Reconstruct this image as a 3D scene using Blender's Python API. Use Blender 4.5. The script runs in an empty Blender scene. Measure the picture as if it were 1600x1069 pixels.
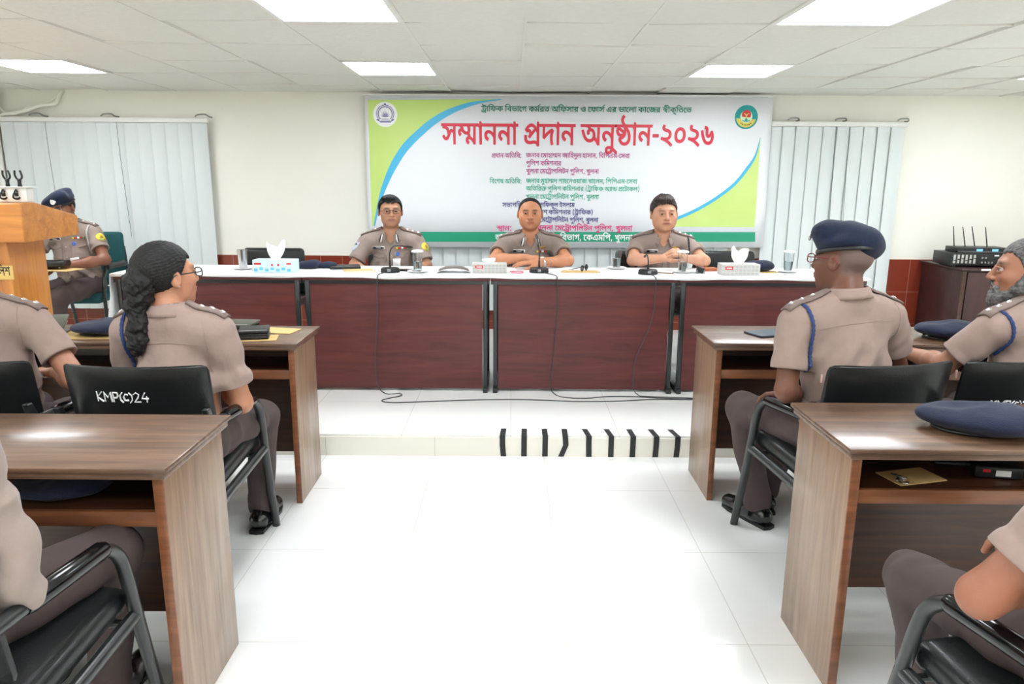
import bpy, bmesh, math, random
import numpy as np
from mathutils import Vector, Matrix
random.seed(7)
SC = bpy.context.scene
COL = SC.collection
PI = math.pi
R = math.radians
# ---------------------------------------------------------------- camera
CAMZ = 1.45
cam_d = bpy.data.cameras.new('camera'); cam = bpy.data.objects.new('camera', cam_d); COL.objects.link(cam)
cam_d.sensor_width = 36.0; cam_d.lens = 1135.5 / 1600 * 36.0; cam_d.clip_start = 0.05
cr = ((0.99998, 0.00034, 0.00665), (-0.00657, 0.21389, 0.97684), (0.00109, 0.97686, -0.21388))
cam.matrix_world = Matrix(((cr[0][0], cr[1][0], -cr[2][0], 0), (cr[0][1], cr[1][1], -cr[2][1], 0), (cr[0][2], cr[1][2], -cr[2][2], CAMZ), (0, 0, 0, 1)))
SC.camera = cam
# ---------------------------------------------------------------- world, exposure
wd = bpy.data.worlds.new('world'); SC.world = wd; wd.use_nodes = True
wd.node_tree.nodes['Background'].inputs[0].default_value = (0.9, 0.95, 1, 1)
wd.node_tree.nodes['Background'].inputs[1].default_value = 0.3
SC.view_settings.view_transform = 'Standard'; SC.view_settings.look = 'None'
SC.view_settings.exposure = 0.0; SC.view_settings.gamma = 1.0
SC.view_settings.use_curve_mapping = False
LIGHT_STRENGTH = 22.5       # the ceiling panels
SC.cycles.use_denoising = True
SC.cycles.max_bounces = 8; SC.cycles.diffuse_bounces = 5; SC.cycles.glossy_bounces = 4; SC.cycles.transmission_bounces = 6
SC.cycles.caustics_reflective = False; SC.cycles.caustics_refractive = False
SC.cycles.sample_clamp_indirect = 6.0

# ---------------------------------------------------------------- materials
def lin(c):
    return tuple(((v / 255) / 12.92 if v <= 10 else (((v / 255) + 0.055) / 1.055) ** 2.4) for v in c)
def mat(name, rgb, rough=0.5, metal=0.0, var=0.0, vscale=8.0, stretch=(1, 1, 1), bump=0.0, bscale=60.0, rgb2=None, emit=None, trans=0.0, coat=0.0, ior=1.45, sheen=0.0, attr=None, bstretch=(1, 1, 1)):
    m = bpy.data.materials.new(name); m.use_nodes = True
    nt = m.node_tree; b = nt.nodes['Principled BSDF']
    c = lin(rgb)
    b.inputs['Base Color'].default_value = (*c, 1); b.inputs['Roughness'].default_value = rough; b.inputs['Metallic'].default_value = metal
    b.inputs['IOR'].default_value = ior
    if trans: b.inputs['Transmission Weight'].default_value = trans
    if coat: b.inputs['Coat Weight'].default_value = coat; b.inputs['Coat Roughness'].default_value = 0.12
    if sheen: b.inputs['Sheen Weight'].default_value = sheen; b.inputs['Sheen Roughness'].default_value = 0.5
    tc = nt.nodes.new('ShaderNodeTexCoord')
    if var > 0 or rgb2:
        mp = nt.nodes.new('ShaderNodeMapping'); mp.inputs['Scale'].default_value = stretch
        nz = nt.nodes.new('ShaderNodeTexNoise'); nz.inputs['Scale'].default_value = vscale; nz.inputs['Detail'].default_value = 5
        rp = nt.nodes.new('ShaderNodeValToRGB')
        rp.color_ramp.elements[0].position = 0.3; rp.color_ramp.elements[1].position = 0.7
        if rgb2: c2 = lin(rgb2); ca = c
        else: ca = tuple(v * (1 - var) for v in c); c2 = tuple(min(1, v * (1 + var)) for v in c)
        rp.color_ramp.elements[0].color = (*ca, 1); rp.color_ramp.elements[1].color = (*c2, 1)
        nt.links.new(tc.outputs['Object'], mp.inputs[0]); nt.links.new(mp.outputs[0], nz.inputs['Vector'])
        nt.links.new(nz.outputs[0], rp.inputs[0]); nt.links.new(rp.outputs[0], b.inputs['Base Color'])
    if attr:
        at = nt.nodes.new('ShaderNodeAttribute'); at.attribute_name = attr; nt.links.new(at.outputs['Color'], b.inputs['Base Color'])
    if bump:
        mp2 = nt.nodes.new('ShaderNodeMapping'); mp2.inputs['Scale'].default_value = bstretch
        n2 = nt.nodes.new('ShaderNodeTexNoise'); n2.inputs['Scale'].default_value = bscale; n2.inputs['Detail'].default_value = 3
        bp = nt.nodes.new('ShaderNodeBump'); bp.inputs['Strength'].default_value = bump; bp.inputs['Distance'].default_value = 0.004
        nt.links.new(tc.outputs['Object'], mp2.inputs[0]); nt.links.new(mp2.outputs[0], n2.inputs['Vector']); nt.links.new(n2.outputs[0], bp.inputs['Height']); nt.links.new(bp.outputs[0], b.inputs['Normal'])
    if emit:
        b.inputs['Emission Color'].default_value = (*lin(emit[:3]), 1); b.inputs['Emission Strength'].default_value = emit[3]
    return m
def wood(name, dark, light, rough=0.3, axis=0, scale=6.0, coat=0.3, ring=14):
    m = bpy.data.materials.new(name); m.use_nodes = True
    nt = m.node_tree; b = nt.nodes['Principled BSDF']; b.inputs['Roughness'].default_value = rough
    b.inputs['Coat Weight'].default_value = coat; b.inputs['Coat Roughness'].default_value = 0.15
    tc = nt.nodes.new('ShaderNodeTexCoord'); mp = nt.nodes.new('ShaderNodeMapping')
    s = [ring, ring, ring]; s[axis] = 1.0
    mp.inputs['Scale'].default_value = s
    nz = nt.nodes.new('ShaderNodeTexNoise'); nz.inputs['Scale'].default_value = scale * 0.35; nz.inputs['Detail'].default_value = 8; nz.inputs['Roughness'].default_value = 0.62; nz.inputs['Distortion'].default_value = 0.6
    rp = nt.nodes.new('ShaderNodeValToRGB'); e = rp.color_ramp.elements
    e[0].position = 0.32; e[1].position = 0.68; e[0].color = (*lin(dark), 1); e[1].color = (*lin(light), 1)
    bp = nt.nodes.new('ShaderNodeBump'); bp.inputs['Strength'].default_value = 0.08; bp.inputs['Distance'].default_value = 0.002
    # scuffs: faint dull patches in the varnish
    n3 = nt.nodes.new('ShaderNodeTexNoise'); n3.inputs['Scale'].default_value = 3.0; n3.inputs['Detail'].default_value = 6
    mr = nt.nodes.new('ShaderNodeMapRange'); mr.inputs[1].default_value = 0.4; mr.inputs[2].default_value = 0.7; mr.inputs[3].default_value = rough; mr.inputs[4].default_value = rough + 0.22
    L = nt.links.new
    L(tc.outputs['Object'], mp.inputs[0]); L(mp.outputs[0], nz.inputs['Vector']); L(nz.outputs[0], rp.inputs[0]); L(rp.outputs[0], b.inputs['Base Color'])
    L(nz.outputs[0], bp.inputs['Height']); L(bp.outputs[0], b.inputs['Normal']); L(tc.outputs['Object'], n3.inputs['Vector']); L(n3.outputs[0], mr.inputs[0]); L(mr.outputs[0], b.inputs['Roughness'])
    return m
def tiled(name, rgb, grout, size, off=(0, 0), axes=(0, 1), gw=0.003, rough=0.1, var=0.02, coat=0.0):
    """square tiles laid in the plane of two object axes, with real joint lines"""
    m = bpy.data.materials.new(name); m.use_nodes = True
    nt = m.node_tree; b = nt.nodes['Principled BSDF']; b.inputs['Roughness'].default_value = rough
    if coat: b.inputs['Coat Weight'].default_value = coat
    L = nt.links.new
    tc = nt.nodes.new('ShaderNodeTexCoord'); sp = nt.nodes.new('ShaderNodeSeparateXYZ'); L(tc.outputs['Object'], sp.inputs[0])
    ms = []
    for k, a in enumerate(axes):
        ad = nt.nodes.new('ShaderNodeMath'); ad.operation = 'SUBTRACT'; L(sp.outputs[a], ad.inputs[0]); ad.inputs[1].default_value = off[k]
        dv = nt.nodes.new('ShaderNodeMath'); dv.operation = 'DIVIDE'; L(ad.outputs[0], dv.inputs[0]); dv.inputs[1].default_value = size[k]
        fr = nt.nodes.new('ShaderNodeMath'); fr.operation = 'PINGPONG'; L(dv.outputs[0], fr.inputs[0]); fr.inputs[1].default_value = 0.5
        lt = nt.nodes.new('ShaderNodeMath'); lt.operation = 'LESS_THAN'; L(fr.outputs[0], lt.inputs[0]); lt.inputs[1].default_value = gw / size[k] / 2
        ms.append(lt)
    mx = nt.nodes.new('ShaderNodeMath'); mx.operation = 'MAXIMUM'; L(ms[0].outputs[0], mx.inputs[0]); L(ms[1].outputs[0], mx.inputs[1])
    nz = nt.nodes.new('ShaderNodeTexNoise'); nz.inputs['Scale'].default_value = 2.5; L(tc.outputs['Object'], nz.inputs['Vector'])
    rp = nt.nodes.new('ShaderNodeValToRGB'); c = lin(rgb)
    rp.color_ramp.elements[0].color = (*[v * (1 - var) for v in c], 1); rp.color_ramp.elements[1].color = (*[min(1, v * (1 + var)) for v in c], 1)
    L(nz.outputs[0], rp.inputs[0])
    mixn = nt.nodes.new('ShaderNodeMix'); mixn.data_type = 'RGBA'; L(mx.outputs[0], mixn.inputs['Factor']); L(rp.outputs[0], mixn.inputs['A']); mixn.inputs['B'].default_value = (*lin(grout), 1)
    L(mixn.outputs['Result'], b.inputs['Base Color'])
    return m
M = {}
M['wall'] = mat('cream_paint', (243, 241, 231), 0.7, var=0.015, vscale=2)
M['floor'] = tiled('white_floor_tile', (236, 236, 234), (205, 203, 196), (0.59, 0.60), (0.18, 2.68), rough=0.16)
M['stage'] = tiled('white_stage_tile', (236, 236, 232), (200, 197, 188), (0.59, 0.60), (0.0, 4.33), rough=0.16)
M['riser'] = tiled('cream_riser_tile', (226, 222, 210), (190, 184, 170), (0.59, 0.60), (0.18, 0.3), axes=(0, 2), rough=0.2)
M['dado'] = tiled('maroon_wall_tile', (128, 52, 36), (170, 120, 100), (0.2, 0.3), (0.05, 0.79 - 0.9), axes=(0, 2), gw=0.004, rough=0.2, var=0.12)
M['ceil'] = mat('ceiling_board', (226, 225, 217), 0.8, var=0.03, vscale=22, stretch=(1, 3, 1), bump=0.5, bscale=38)
M['grid'] = mat('white_grid_bar', (226, 224, 216), 0.5)
M['plenum'] = mat('plenum_shade', (60, 58, 52), 0.9)  # dark colour stands in for the shade behind the board gaps
M['diff'] = mat('light_diffuser', (255, 255, 255), 0.5, emit=(243, 249, 255, LIGHT_STRENGTH))
M['white_metal'] = mat('white_painted_metal', (232, 232, 228), 0.4)
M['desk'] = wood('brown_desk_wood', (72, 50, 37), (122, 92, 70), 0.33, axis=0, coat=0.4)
M['deskside'] = wood('brown_desk_side', (116, 90, 70), (154, 126, 103), 0.3, axis=2, coat=0.4)  # paler copy of the desk wood, grey reflection put into its colour
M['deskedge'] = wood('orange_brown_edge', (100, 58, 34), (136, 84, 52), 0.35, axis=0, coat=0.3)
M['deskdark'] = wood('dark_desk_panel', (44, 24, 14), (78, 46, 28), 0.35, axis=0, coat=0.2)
M['podium'] = wood('golden_podium_wood', (176, 104, 36), (214, 142, 58), 0.3, axis=2, coat=0.4, ring=8)
M['podium2'] = wood('golden_podium_board', (176, 104, 36), (214, 140, 56), 0.3, axis=0, coat=0.4, ring=8)
M['cabinetwood'] = wood('dark_maroon_cabinet_wood', (46, 21, 21), (64, 31, 29), 0.4, axis=2, coat=0.1, ring=10)
M['maroon'] = wood('maroon_laminate', (70, 27, 27), (98, 42, 39), 0.42, axis=0, coat=0.05, ring=10)
M['cloth'] = mat('white_tablecloth', (240, 241, 242), 0.75, bump=0.1, bscale=9)
M['blackmetal'] = mat('black_painted_metal', (34, 38, 38), 0.32, coat=0.3, var=0.1, vscale=20)
M['greymetal'] = mat('grey_metal', (150, 150, 150), 0.35, metal=0.9)
M['chrome'] = mat('chrome', (225, 225, 225), 0.12, metal=1.0)
M['vinyl'] = mat('black_vinyl', (22, 24, 25), 0.34, bump=0.15, bscale=180, coat=0.1)
M['teal'] = mat('teal_fabric', (24, 78, 82), 0.8, bump=0.3, bscale=300)
M['plastic'] = mat('black_plastic', (24, 25, 27), 0.4)
M['gloss'] = mat('glossy_black', (10, 11, 13), 0.12)
M['blind'] = mat('pale_grey_blind_fabric', (216, 222, 222), 0.75, var=0.02, vscale=6, stretch=(1, 1, 0.3))
M['banner'] = mat('white_vinyl_banner', (236, 238, 243), 0.42, bump=0.12, bscale=1.6)
M['tape'] = mat('black_tape', (34, 36, 38), 0.55)
M['cable'] = mat('dark_grey_cable', (58, 60, 62), 0.5)
M['leather'] = mat('black_leather', (22, 22, 23), 0.4, bump=0.3, bscale=140)
M['olive'] = mat('dark_olive_leather', (78, 78, 66), 0.45, bump=0.3, bscale=120)
M['envelope'] = mat('khaki_envelope_paper', (206, 172, 112), 0.75, var=0.05)
M['paper'] = mat('white_paper', (240, 240, 240), 0.7)
M['tissue'] = mat('white_tissue', (250, 250, 250), 0.85)
M['navy'] = mat('navy_wool', (28, 34, 57), 0.95, bump=0.5, bscale=260, sheen=0.08, var=0.12, vscale=12)
M['glass'] = mat('clear_glass', (245, 250, 250), 0.03, trans=1.0, ior=1.45)
M['water'] = mat('water', (240, 250, 252), 0.0, trans=1.0, ior=1.33)
M['steel'] = mat('brushed_steel', (200, 200, 200), 0.2, metal=1.0)
M['porcelain'] = mat('white_porcelain', (242, 242, 242), 0.15)
M['silver'] = mat('silver_badge', (225, 225, 222), 0.25, metal=0.7)
M['gold'] = mat('gold_badge', (200, 160, 70), 0.3, metal=0.8)
M['red'] = mat('red_print', (205, 40, 44), 0.5)
M['blueprint'] = mat('light_blue_print', (110, 190, 225), 0.5)
M['greyprint'] = mat('grey_print', (178, 176, 172), 0.5)
M['green_led'] = mat('lcd_blue', (90, 150, 190), 0.3, emit=(120, 190, 230, 0.8))

# ---------------------------------------------------------------- mesh helpers
def link(o, parent=None):
    COL.objects.link(o)
    if parent is not None: o.parent = parent
    return o
def tag(o, label=None, cat=None, group=None, kind=None):
    if label: o['label'] = label
    if cat: o['category'] = cat
    if group: o['group'] = group
    if kind: o['kind'] = kind
    return o
def empty(name, loc=(0, 0, 0), rz=0, label=None, cat=None, group=None):
    o = bpy.data.objects.new(name, None); COL.objects.link(o); o.location = loc; o.rotation_euler = (0, 0, rz); o.empty_display_size = 0.1
    return tag(o, label, cat, group)
class MB:
    def __init__(s): s.bm = bmesh.new()
    def box(s, c, d, bev=0.0, rot=None, seg=2):
        g = bmesh.ops.create_cube(s.bm, size=1.0); v = g['verts']
        bmesh.ops.scale(s.bm, vec=d, verts=v)
        if bev:
            e = list({e for x in v for e in x.link_edges})
            r = bmesh.ops.bevel(s.bm, geom=e, offset=bev, segments=seg, affect='EDGES', profile=0.5); v = list({x for f in r['faces'] for x in f.verts} | {x for x in v if x.is_valid})
        if rot: bmesh.ops.rotate(s.bm, cent=(0, 0, 0), matrix=rot, verts=v)
        bmesh.ops.translate(s.bm, vec=c, verts=v); return s
    def b2(s, lo, hi, bev=0.0): return s.box([(a + b) / 2 for a, b in zip(lo, hi)], [b - a for a, b in zip(lo, hi)], bev)
    def tube(s, pts, r, n=12, caps=True, close=False, flat=1.0):
        pts = [Vector(p) for p in pts]; rings = []; N = len(pts)
        rr = r if hasattr(r, '__len__') else [r] * N
        up = None
        for i, p in enumerate(pts):
            a = pts[i - 1] if (i > 0 or close) else p; b = pts[(i + 1) % N] if (i < N - 1 or close) else p
            t = (b - a).normalized()
            if up is None: up = t.orthogonal().normalized() if abs(t.z) > 0.9 else Vector((0, 0, 1))
            x = t.cross(up).normalized(); y = x.cross(t).normalized(); up = y
            rings.append([s.bm.verts.new(p + (x * math.cos(k * 2 * PI / n) + y * math.sin(k * 2 * PI / n) * flat) * rr[i]) for k in range(n)])
        for i in range(N if close else N - 1):
            A = rings[i]; B = rings[(i + 1) % N]
            for k in range(n): s.bm.faces.new((A[k], A[(k + 1) % n], B[(k + 1) % n], B[k]))
        if caps and not close:
            s.bm.faces.new(rings[0][::-1]); s.bm.faces.new(rings[-1])
        return s
    def lathe(s, prof, c=(0, 0, 0), n=28, rot=None, sx=1, sy=1):
        rings = []
        for (r, z) in prof:
            if r < 1e-6: rings.append([s.bm.verts.new((0, 0, z))])
            else: rings.append([s.bm.verts.new((r * math.cos(k * 2 * PI / n) * sx, r * math.sin(k * 2 * PI / n) * sy, z)) for k in range(n)])
        for A, B in zip(rings, rings[1:]):
            for k in range(n):
                a, b = A[k % len(A)], A[(k + 1) % len(A)]; c2, d = B[(k + 1) % len(B)], B[k % len(B)]
                f = [];
                for v in (a, b, c2, d):
                    if v not in f: f.append(v)
                if len(f) > 2: s.bm.faces.new(f)
        vs = [v for r in rings for v in r]
        if rot: bmesh.ops.rotate(s.bm, cent=(0, 0, 0), matrix=rot, verts=vs)
        bmesh.ops.translate(s.bm, vec=c, verts=vs); return s
    def prism(s, poly, z0, z1, map3=None):
        """poly of 2-D points between two heights; map3(u, v, w) places it"""
        f3 = map3 or (lambda u, v, w: (u, v, w))
        a = [s.bm.verts.new(f3(u, v, z0)) for u, v in poly]; b = [s.bm.verts.new(f3(u, v, z1)) for u, v in poly]; n = len(poly)
        s.bm.faces.new(a[::-1]); s.bm.faces.new(b)
        for k in range(n): s.bm.faces.new((a[k], a[(k + 1) % n], b[(k + 1) % n], b[k]))
        return s
    def quad(s, *p): s.bm.faces.new([s.bm.verts.new(q) for q in p]); return s
    def build(s, name, m, parent=None, smooth=True, bevel=0, sub=0, solid=0, angle=35):
        bmesh.ops.recalc_face_normals(s.bm, faces=s.bm.faces)
        me = bpy.data.meshes.new(name); s.bm.to_mesh(me); s.bm.free()
        for mm in (m if isinstance(m, (list, tuple)) else [m]): me.materials.append(M[mm] if isinstance(mm, str) else mm)
        if smooth:
            me.polygons.foreach_set('use_smooth', [True] * len(me.polygons)); me.set_sharp_from_angle(angle=R(angle))
        o = bpy.data.objects.new(name, me); link(o, parent)
        if solid:
            md = o.modifiers.new('solid', 'SOLIDIFY'); md.thickness = solid; md.offset = 1
        if bevel:
            md = o.modifiers.new('bevel', 'BEVEL'); md.width = bevel; md.segments = 2; md.limit_method = 'ANGLE'
        if sub:
            md = o.modifiers.new('sub', 'SUBSURF'); md.levels = sub; md.render_levels = sub
        return o
def catmull(P, n=8, close=False):
    P = [Vector(p) for p in P]; out = []; N = len(P)
    rng = range(N if close else N - 1)
    for i in rng:
        p0 = P[(i - 1) % N] if (close or i > 0) else P[0]; p1 = P[i]; p2 = P[(i + 1) % N]; p3 = P[(i + 2) % N] if (close or i + 2 < N) else P[-1]
        for k in range(n):
            t = k / n
            out.append(0.5 * ((2 * p1) + (-p0 + p2) * t + (2 * p0 - 5 * p1 + 4 * p2 - p3) * t * t + (-p0 + 3 * p1 - 3 * p2 + p3) * t ** 3))
    if not close: out.append(P[-1])
    return out
def clone(root, loc, rz, label, group=None, name=None):
    def cp(o, par):
        c = o.copy(); COL.objects.link(c)
        if par is not None: c.parent = par; c.matrix_parent_inverse = o.matrix_parent_inverse
        for ch in list(o.children): cp(ch, c)
        return c
    r = cp(root, None); r.location = loc; r.rotation_euler = (0, 0, rz); r['label'] = label
    if group: r['group'] = group
    return r
def struct(o): o['kind'] = 'structure'; return o

# ================================================================ THE ROOM
SZ = 0.117; SY = 3.732; WY = 6.67; XL = -4.54; XR = 5.3; YB = -2.6; CZ = 2.215
struct(MB().b2((XL, YB, -0.05), (XR, WY, 0)).build('floor', 'floor', smooth=False))
struct(MB().b2((XL, SY, 0.0), (XR, WY, SZ), 0).build('trim_1', 'stage', smooth=False))
struct(MB().b2((XL, SY - 0.012, 0.0), (XR, SY, SZ - 0.012)).build('trim_2', 'riser', smooth=False))
struct(MB().b2((XL, WY, 0), (XR, WY + 0.1, CZ + 0.15)).build('wall_back', 'wall', smooth=False))
struct(MB().b2((XL - 0.1, YB - .1, -0.05), (XL, WY + .1, CZ + 0.15)).build('wall_left', 'wall', smooth=False))
struct(MB().b2((XR, YB - .1, -0.05), (XR + 0.1, WY + .1, CZ + 0.15)).build('wall_right', 'wall', smooth=False))
struct(MB().b2((XL, YB - 0.1, -0.05), (XR, YB, CZ + 0.15)).build('wall_front', 'wall', smooth=False))
struct(MB().b2((XL, WY - 0.012, SZ), (XR, WY, 0.79)).build('baseboard_back', 'dado', smooth=False))
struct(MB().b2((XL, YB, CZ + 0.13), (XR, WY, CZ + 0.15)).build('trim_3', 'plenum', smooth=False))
# ceiling boards, each seated a little differently in its grid
GX0, GY0, G = 0.06, 5.02, 0.6
lights = []
for ix in (-6, -2, 2, 6):
    for iy in (0, -3, -6, -9, -12): lights.append((ix, iy))
cb = MB()
for i in range(-9, 10):
    for j in range(-13, 4):
        if (i, j) in lights: continue
        x0 = max(XL, GX0 + i * G + 0.005); x1 = min(XR, GX0 + (i + 1) * G - 0.005); y0 = max(YB, GY0 + j * G + 0.009); y1 = min(WY, GY0 + (j + 1) * G - 0.006)
        if x1 - x0 < 0.02 or y1 - y0 < 0.02: continue
        a, b, c, d = [CZ + random.choice([0, 0, 0.001, 0.002, 0.008, 0.014]) for _ in range(4)]
        v = [(x0, y0, a), (x1, y0, b), (x1, y1, c), (x0, y1, d)]
        vs = [cb.bm.verts.new(p) for p in v] + [cb.bm.verts.new((p[0], p[1], p[2] + 0.012)) for p in v]
        for f in ((0, 1, 2, 3), (7, 6, 5, 4), (0, 4, 5, 1), (1, 5, 6, 2), (2, 6, 7, 3), (3, 7, 4, 0)): cb.bm.faces.new([vs[k] for k in f])
struct(cb.build('ceiling', 'ceil', smooth=False))
gb = MB()
for i in range(-8, 10): gb.b2((GX0 + i * G - 0.007, YB, CZ - 0.0015), (GX0 + i * G + 0.007, WY, CZ + 0.02))
for j in range(-12, 4): gb.b2((XL, GY0 + j * G - 0.004, CZ + 0.002), (XR, GY0 + j * G + 0.004, CZ + 0.02))
struct(gb.build('trim_4', 'grid', smooth=False))
LN = {(-6, 0): 'leftmost ceiling light panel, above the podium side', (-2, 0): 'ceiling light panel above the left half of the banner', (2, 0): 'ceiling light panel above the right end of the banner', (6, 0): 'ceiling light panel at the far right picture edge',
      (-2, -3): 'large bright ceiling light panel, left of centre at the top', (2, -3): 'large bright ceiling light panel, right of centre at the top'}
L0 = None
for (ix, iy) in lights:
    lb = LN.get((ix, iy), 'ceiling light panel out of view, %s column from left, %s row from banner' % ({-6: 'first', -2: 'second', 2: 'third', 6: 'fourth'}[ix], {0: 'first', -3: 'second', -6: 'third', -9: 'fourth', -12: 'fifth'}[iy]))
    if L0 is None:
        L0 = empty('ceiling_light', (0, 0, 0), 0, lb, 'ceiling light', 'square light panels in the ceiling')
        f = MB(); h = 0.296; w = 0.02
        for sx, sy in ((1, 0), (-1, 0), (0, 1), (0, -1)):
            f.box((sx * (h - w / 2), sy * (h - w / 2), 0.006), (w if sx else 2 * h, w if sy else 2 * h, 0.016))
        f.box((0, 0, 0.03), (2 * h - .01, 2 * h - .01, 0.01))
        f.build('frame', 'white_metal', L0, smooth=False)
        MB().box((0, 0, 0.006), (2 * (h - w), 2 * (h - w), 0.006)).build('diffuser', 'diff', L0, smooth=False)
        o = L0
    else: o = clone(L0, (0, 0, 0), 0, lb)
    o.location = (GX0 + (ix + 0.5) * G, GY0 + (iy + 0.5) * G, CZ)

# ---------------------------------------------------------------- window blinds
def blind(x0, x1, zt, zb, label, rod=True, proud=0.09, cords=()):
    t = empty('window_blind', ((x0 + x1) / 2, WY, zt), 0, label, 'blind', 'vertical blinds on the back wall')
    hw = (x1 - x0) / 2; n = int(round((x1 - x0) / 0.118))
    MB().box((0, -proud, 0.012), (2 * hw + 0.04, 0.045, 0.04), 0.004).build('head_rail', 'white_metal', t)
    for k in range(n):
        x = -hw + (k + 0.5) * (2 * hw / n)
        m = MB(); z0 = -0.01; z1 = zb - zt
        sw = hw / n + 0.004
        arc = [(sw * q / 4, -0.007 * (1 - (q / 4) ** 2)) for q in range(-4, 5)]; m.prism(arc + [(u, v + 0.0012) for u, v in arc[::-1]], z1, z0)
        sl = m.build('slat', 'blind', t, angle=50); sl.location = (x, -proud + 0.004, 0); sl.rotation_euler = (0, 0, R(7 + random.uniform(-4, 4)))
    for bx in cords:
        MB().tube([(bx, -proud - 0.012, 0), (bx + 0.004, -proud - 0.014, -0.3), (bx + 0.03, -proud - 0.012, (zb - zt) * 0.6)], 0.0015, 6).build('cord', 'cable', t)
    for bx in (-hw + 0.35 * hw, hw * 0.05, hw * 0.97):
        MB().tube(catmull([(bx - 0.06, -proud, 0.045), (bx - 0.03, -proud - 0.005, 0.06), (bx + 0.03, -proud, 0.062), (bx + 0.05, -proud + 0.03, 0.045), (bx + 0.05, 0, 0.045)], 5), 0.006, 8).build('bracket', 'greymetal', t)
    return t
blind(-4.45, -2.67, 1.95, 0.30, 'wide pale grey vertical blind left of the banner', cords=(-0.5, 0.12))
blind(-1.2, 1.95, 1.93, 0.30, 'pale grey vertical blind hanging behind the banner', proud=0.06)
blind(2.24, 3.42, 1.955, 0.30, 'narrower pale grey vertical blind right of the banner', cords=(-0.02, 0.1))
# conduit pipes in the top left corner
p = MB(); p.tube(catmull([(-4.5, 6.62, 1.96), (-4.44, 6.6, 2.0), (-4.25, 6.6, 2.03), (-4.1, 6.6, 2.08), (-3.98, 6.62, 2.10), (-3.95, 6.64, 2.17), (-3.93, 6.66, 2.21)], 6), 0.016, 10)
p.tube(catmull([(-4.47, 6.6, 2.2), (-4.45, 6.6, 2.05), (-4.33, 6.59, 2.0), (-4.2, 6.6, 2.07), (-4.0, 6.62, 2.13), (-3.95, 6.64, 2.21)], 6), 0.007, 8)
tag(p.build('conduit_pipe', 'wall'), 'cream conduit pipe bent along the top left corner of the wall', 'pipe')
p = MB(); p.tube([(-4.50, 6.58, 2.2), (-4.50, 6.58, 0.2)], 0.027, 12)
tag(p.build('drain_pipe', 'white_metal'), 'white vertical pipe in the left corner beside the blind', 'pipe')

# ---------------------------------------------------------------- tape stripes on the step edge
xs = [-0.044, 0.073, 0.187, 0.295, 0.423, 0.544, 0.662, 0.788, 0.903]
nth = ['first', 'second', 'third', 'fourth, crookedly stuck', 'fifth', 'sixth', 'seventh', 'eighth', 'ninth and last']
for k, x in enumerate(xs):
    m = MB(); w = 0.015; s = [0.006, 0, 0, -0.022, 0.002, 0, -0.002, -0.003, -0.004][k]; t0 = [0.006, 0.003, 0.0, 0.002, -0.014, -0.014, -0.006, -0.012, -0.018][k]
    pr = [(SY + 0.105, SZ + 0.0006, t0), (SY - 0.0135, SZ + 0.0006, 0), (SY - 0.0135, SZ - 0.05, -0.0 if k != 3 else 0.004), (SY - 0.0135, 0.001, s)]
    rows = [[m.bm.verts.new((x - w + d, y, z)), m.bm.verts.new((x + w + d, y, z))] for y, z, d in pr]
    for A, B in zip(rows, rows[1:]): m.bm.faces.new((A[0], A[1], B[1], B[0]))
    tag(m.build('tape_strip', 'tape', smooth=False, solid=0.0008), 'black tape stripe over the step edge, %s from the left' % nth[k], 'tape', 'black tape stripes on the step edge')

# ================================================================ STUDENT DESKS
def desk(name, loc, w, d, label, flip):
    """flip=+1: the aisle side panel is at local x=0 and the desk runs to +x; -1: it runs to -x. y=0 is the sitter's edge."""
    t = empty(name, loc, 0, label, 'desk', 'brown wooden desks facing the stage')
    S = flip; H = 0.76
    def bx(x0, y0, z0, x1, y1, z1, nm, m, bev=0.003):
        a, b = sorted((x0 * S, x1 * S)); return MB().b2((a, y0, z0), (b, y1, z1), bev).build(nm, m, t)
    top = MB(); xa, xb = sorted((0, w * S))
    top.b2((xa, 0, H - 0.014), (xb, d, H), 0.004); top.b2((xa + 0.008, 0.008, H - 0.034), (xb - 0.008, d - 0.008, H - 0.014), 0.005)
    top.build('desk_top', 'desk', t)
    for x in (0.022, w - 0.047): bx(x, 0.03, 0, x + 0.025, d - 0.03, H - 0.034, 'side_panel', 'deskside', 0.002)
    for x in (0.0215, w - 0.0475): bx(x, 0.0235, 0, x + 0.026, 0.031, H - 0.034, 'edge_strip', 'deskedge', 0.001)
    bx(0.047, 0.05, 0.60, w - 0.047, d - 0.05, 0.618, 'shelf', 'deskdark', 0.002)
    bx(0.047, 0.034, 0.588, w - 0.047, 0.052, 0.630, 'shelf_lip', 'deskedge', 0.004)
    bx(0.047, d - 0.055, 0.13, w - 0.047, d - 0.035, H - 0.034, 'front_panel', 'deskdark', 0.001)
    return t
desk('desk', (0.908, 1.835, 0), 1.6, 0.43, 'nearest desk on the right, with one navy beret on its top', 1)
desk('desk', (0.900, 3.15, 0), 1.6, 0.42, 'desk on the right in the row closer to the stage', 1)
desk('desk', (-0.845, 1.67, 0), 1.6, 0.43, 'nearest desk on the left, bare top, big in the foreground', -1)
desk('desk', (-0.935, 3.09, 0), 1.6, 0.40, 'desk on the left in the row closer to the stage, with wallets on it', -1)

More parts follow.
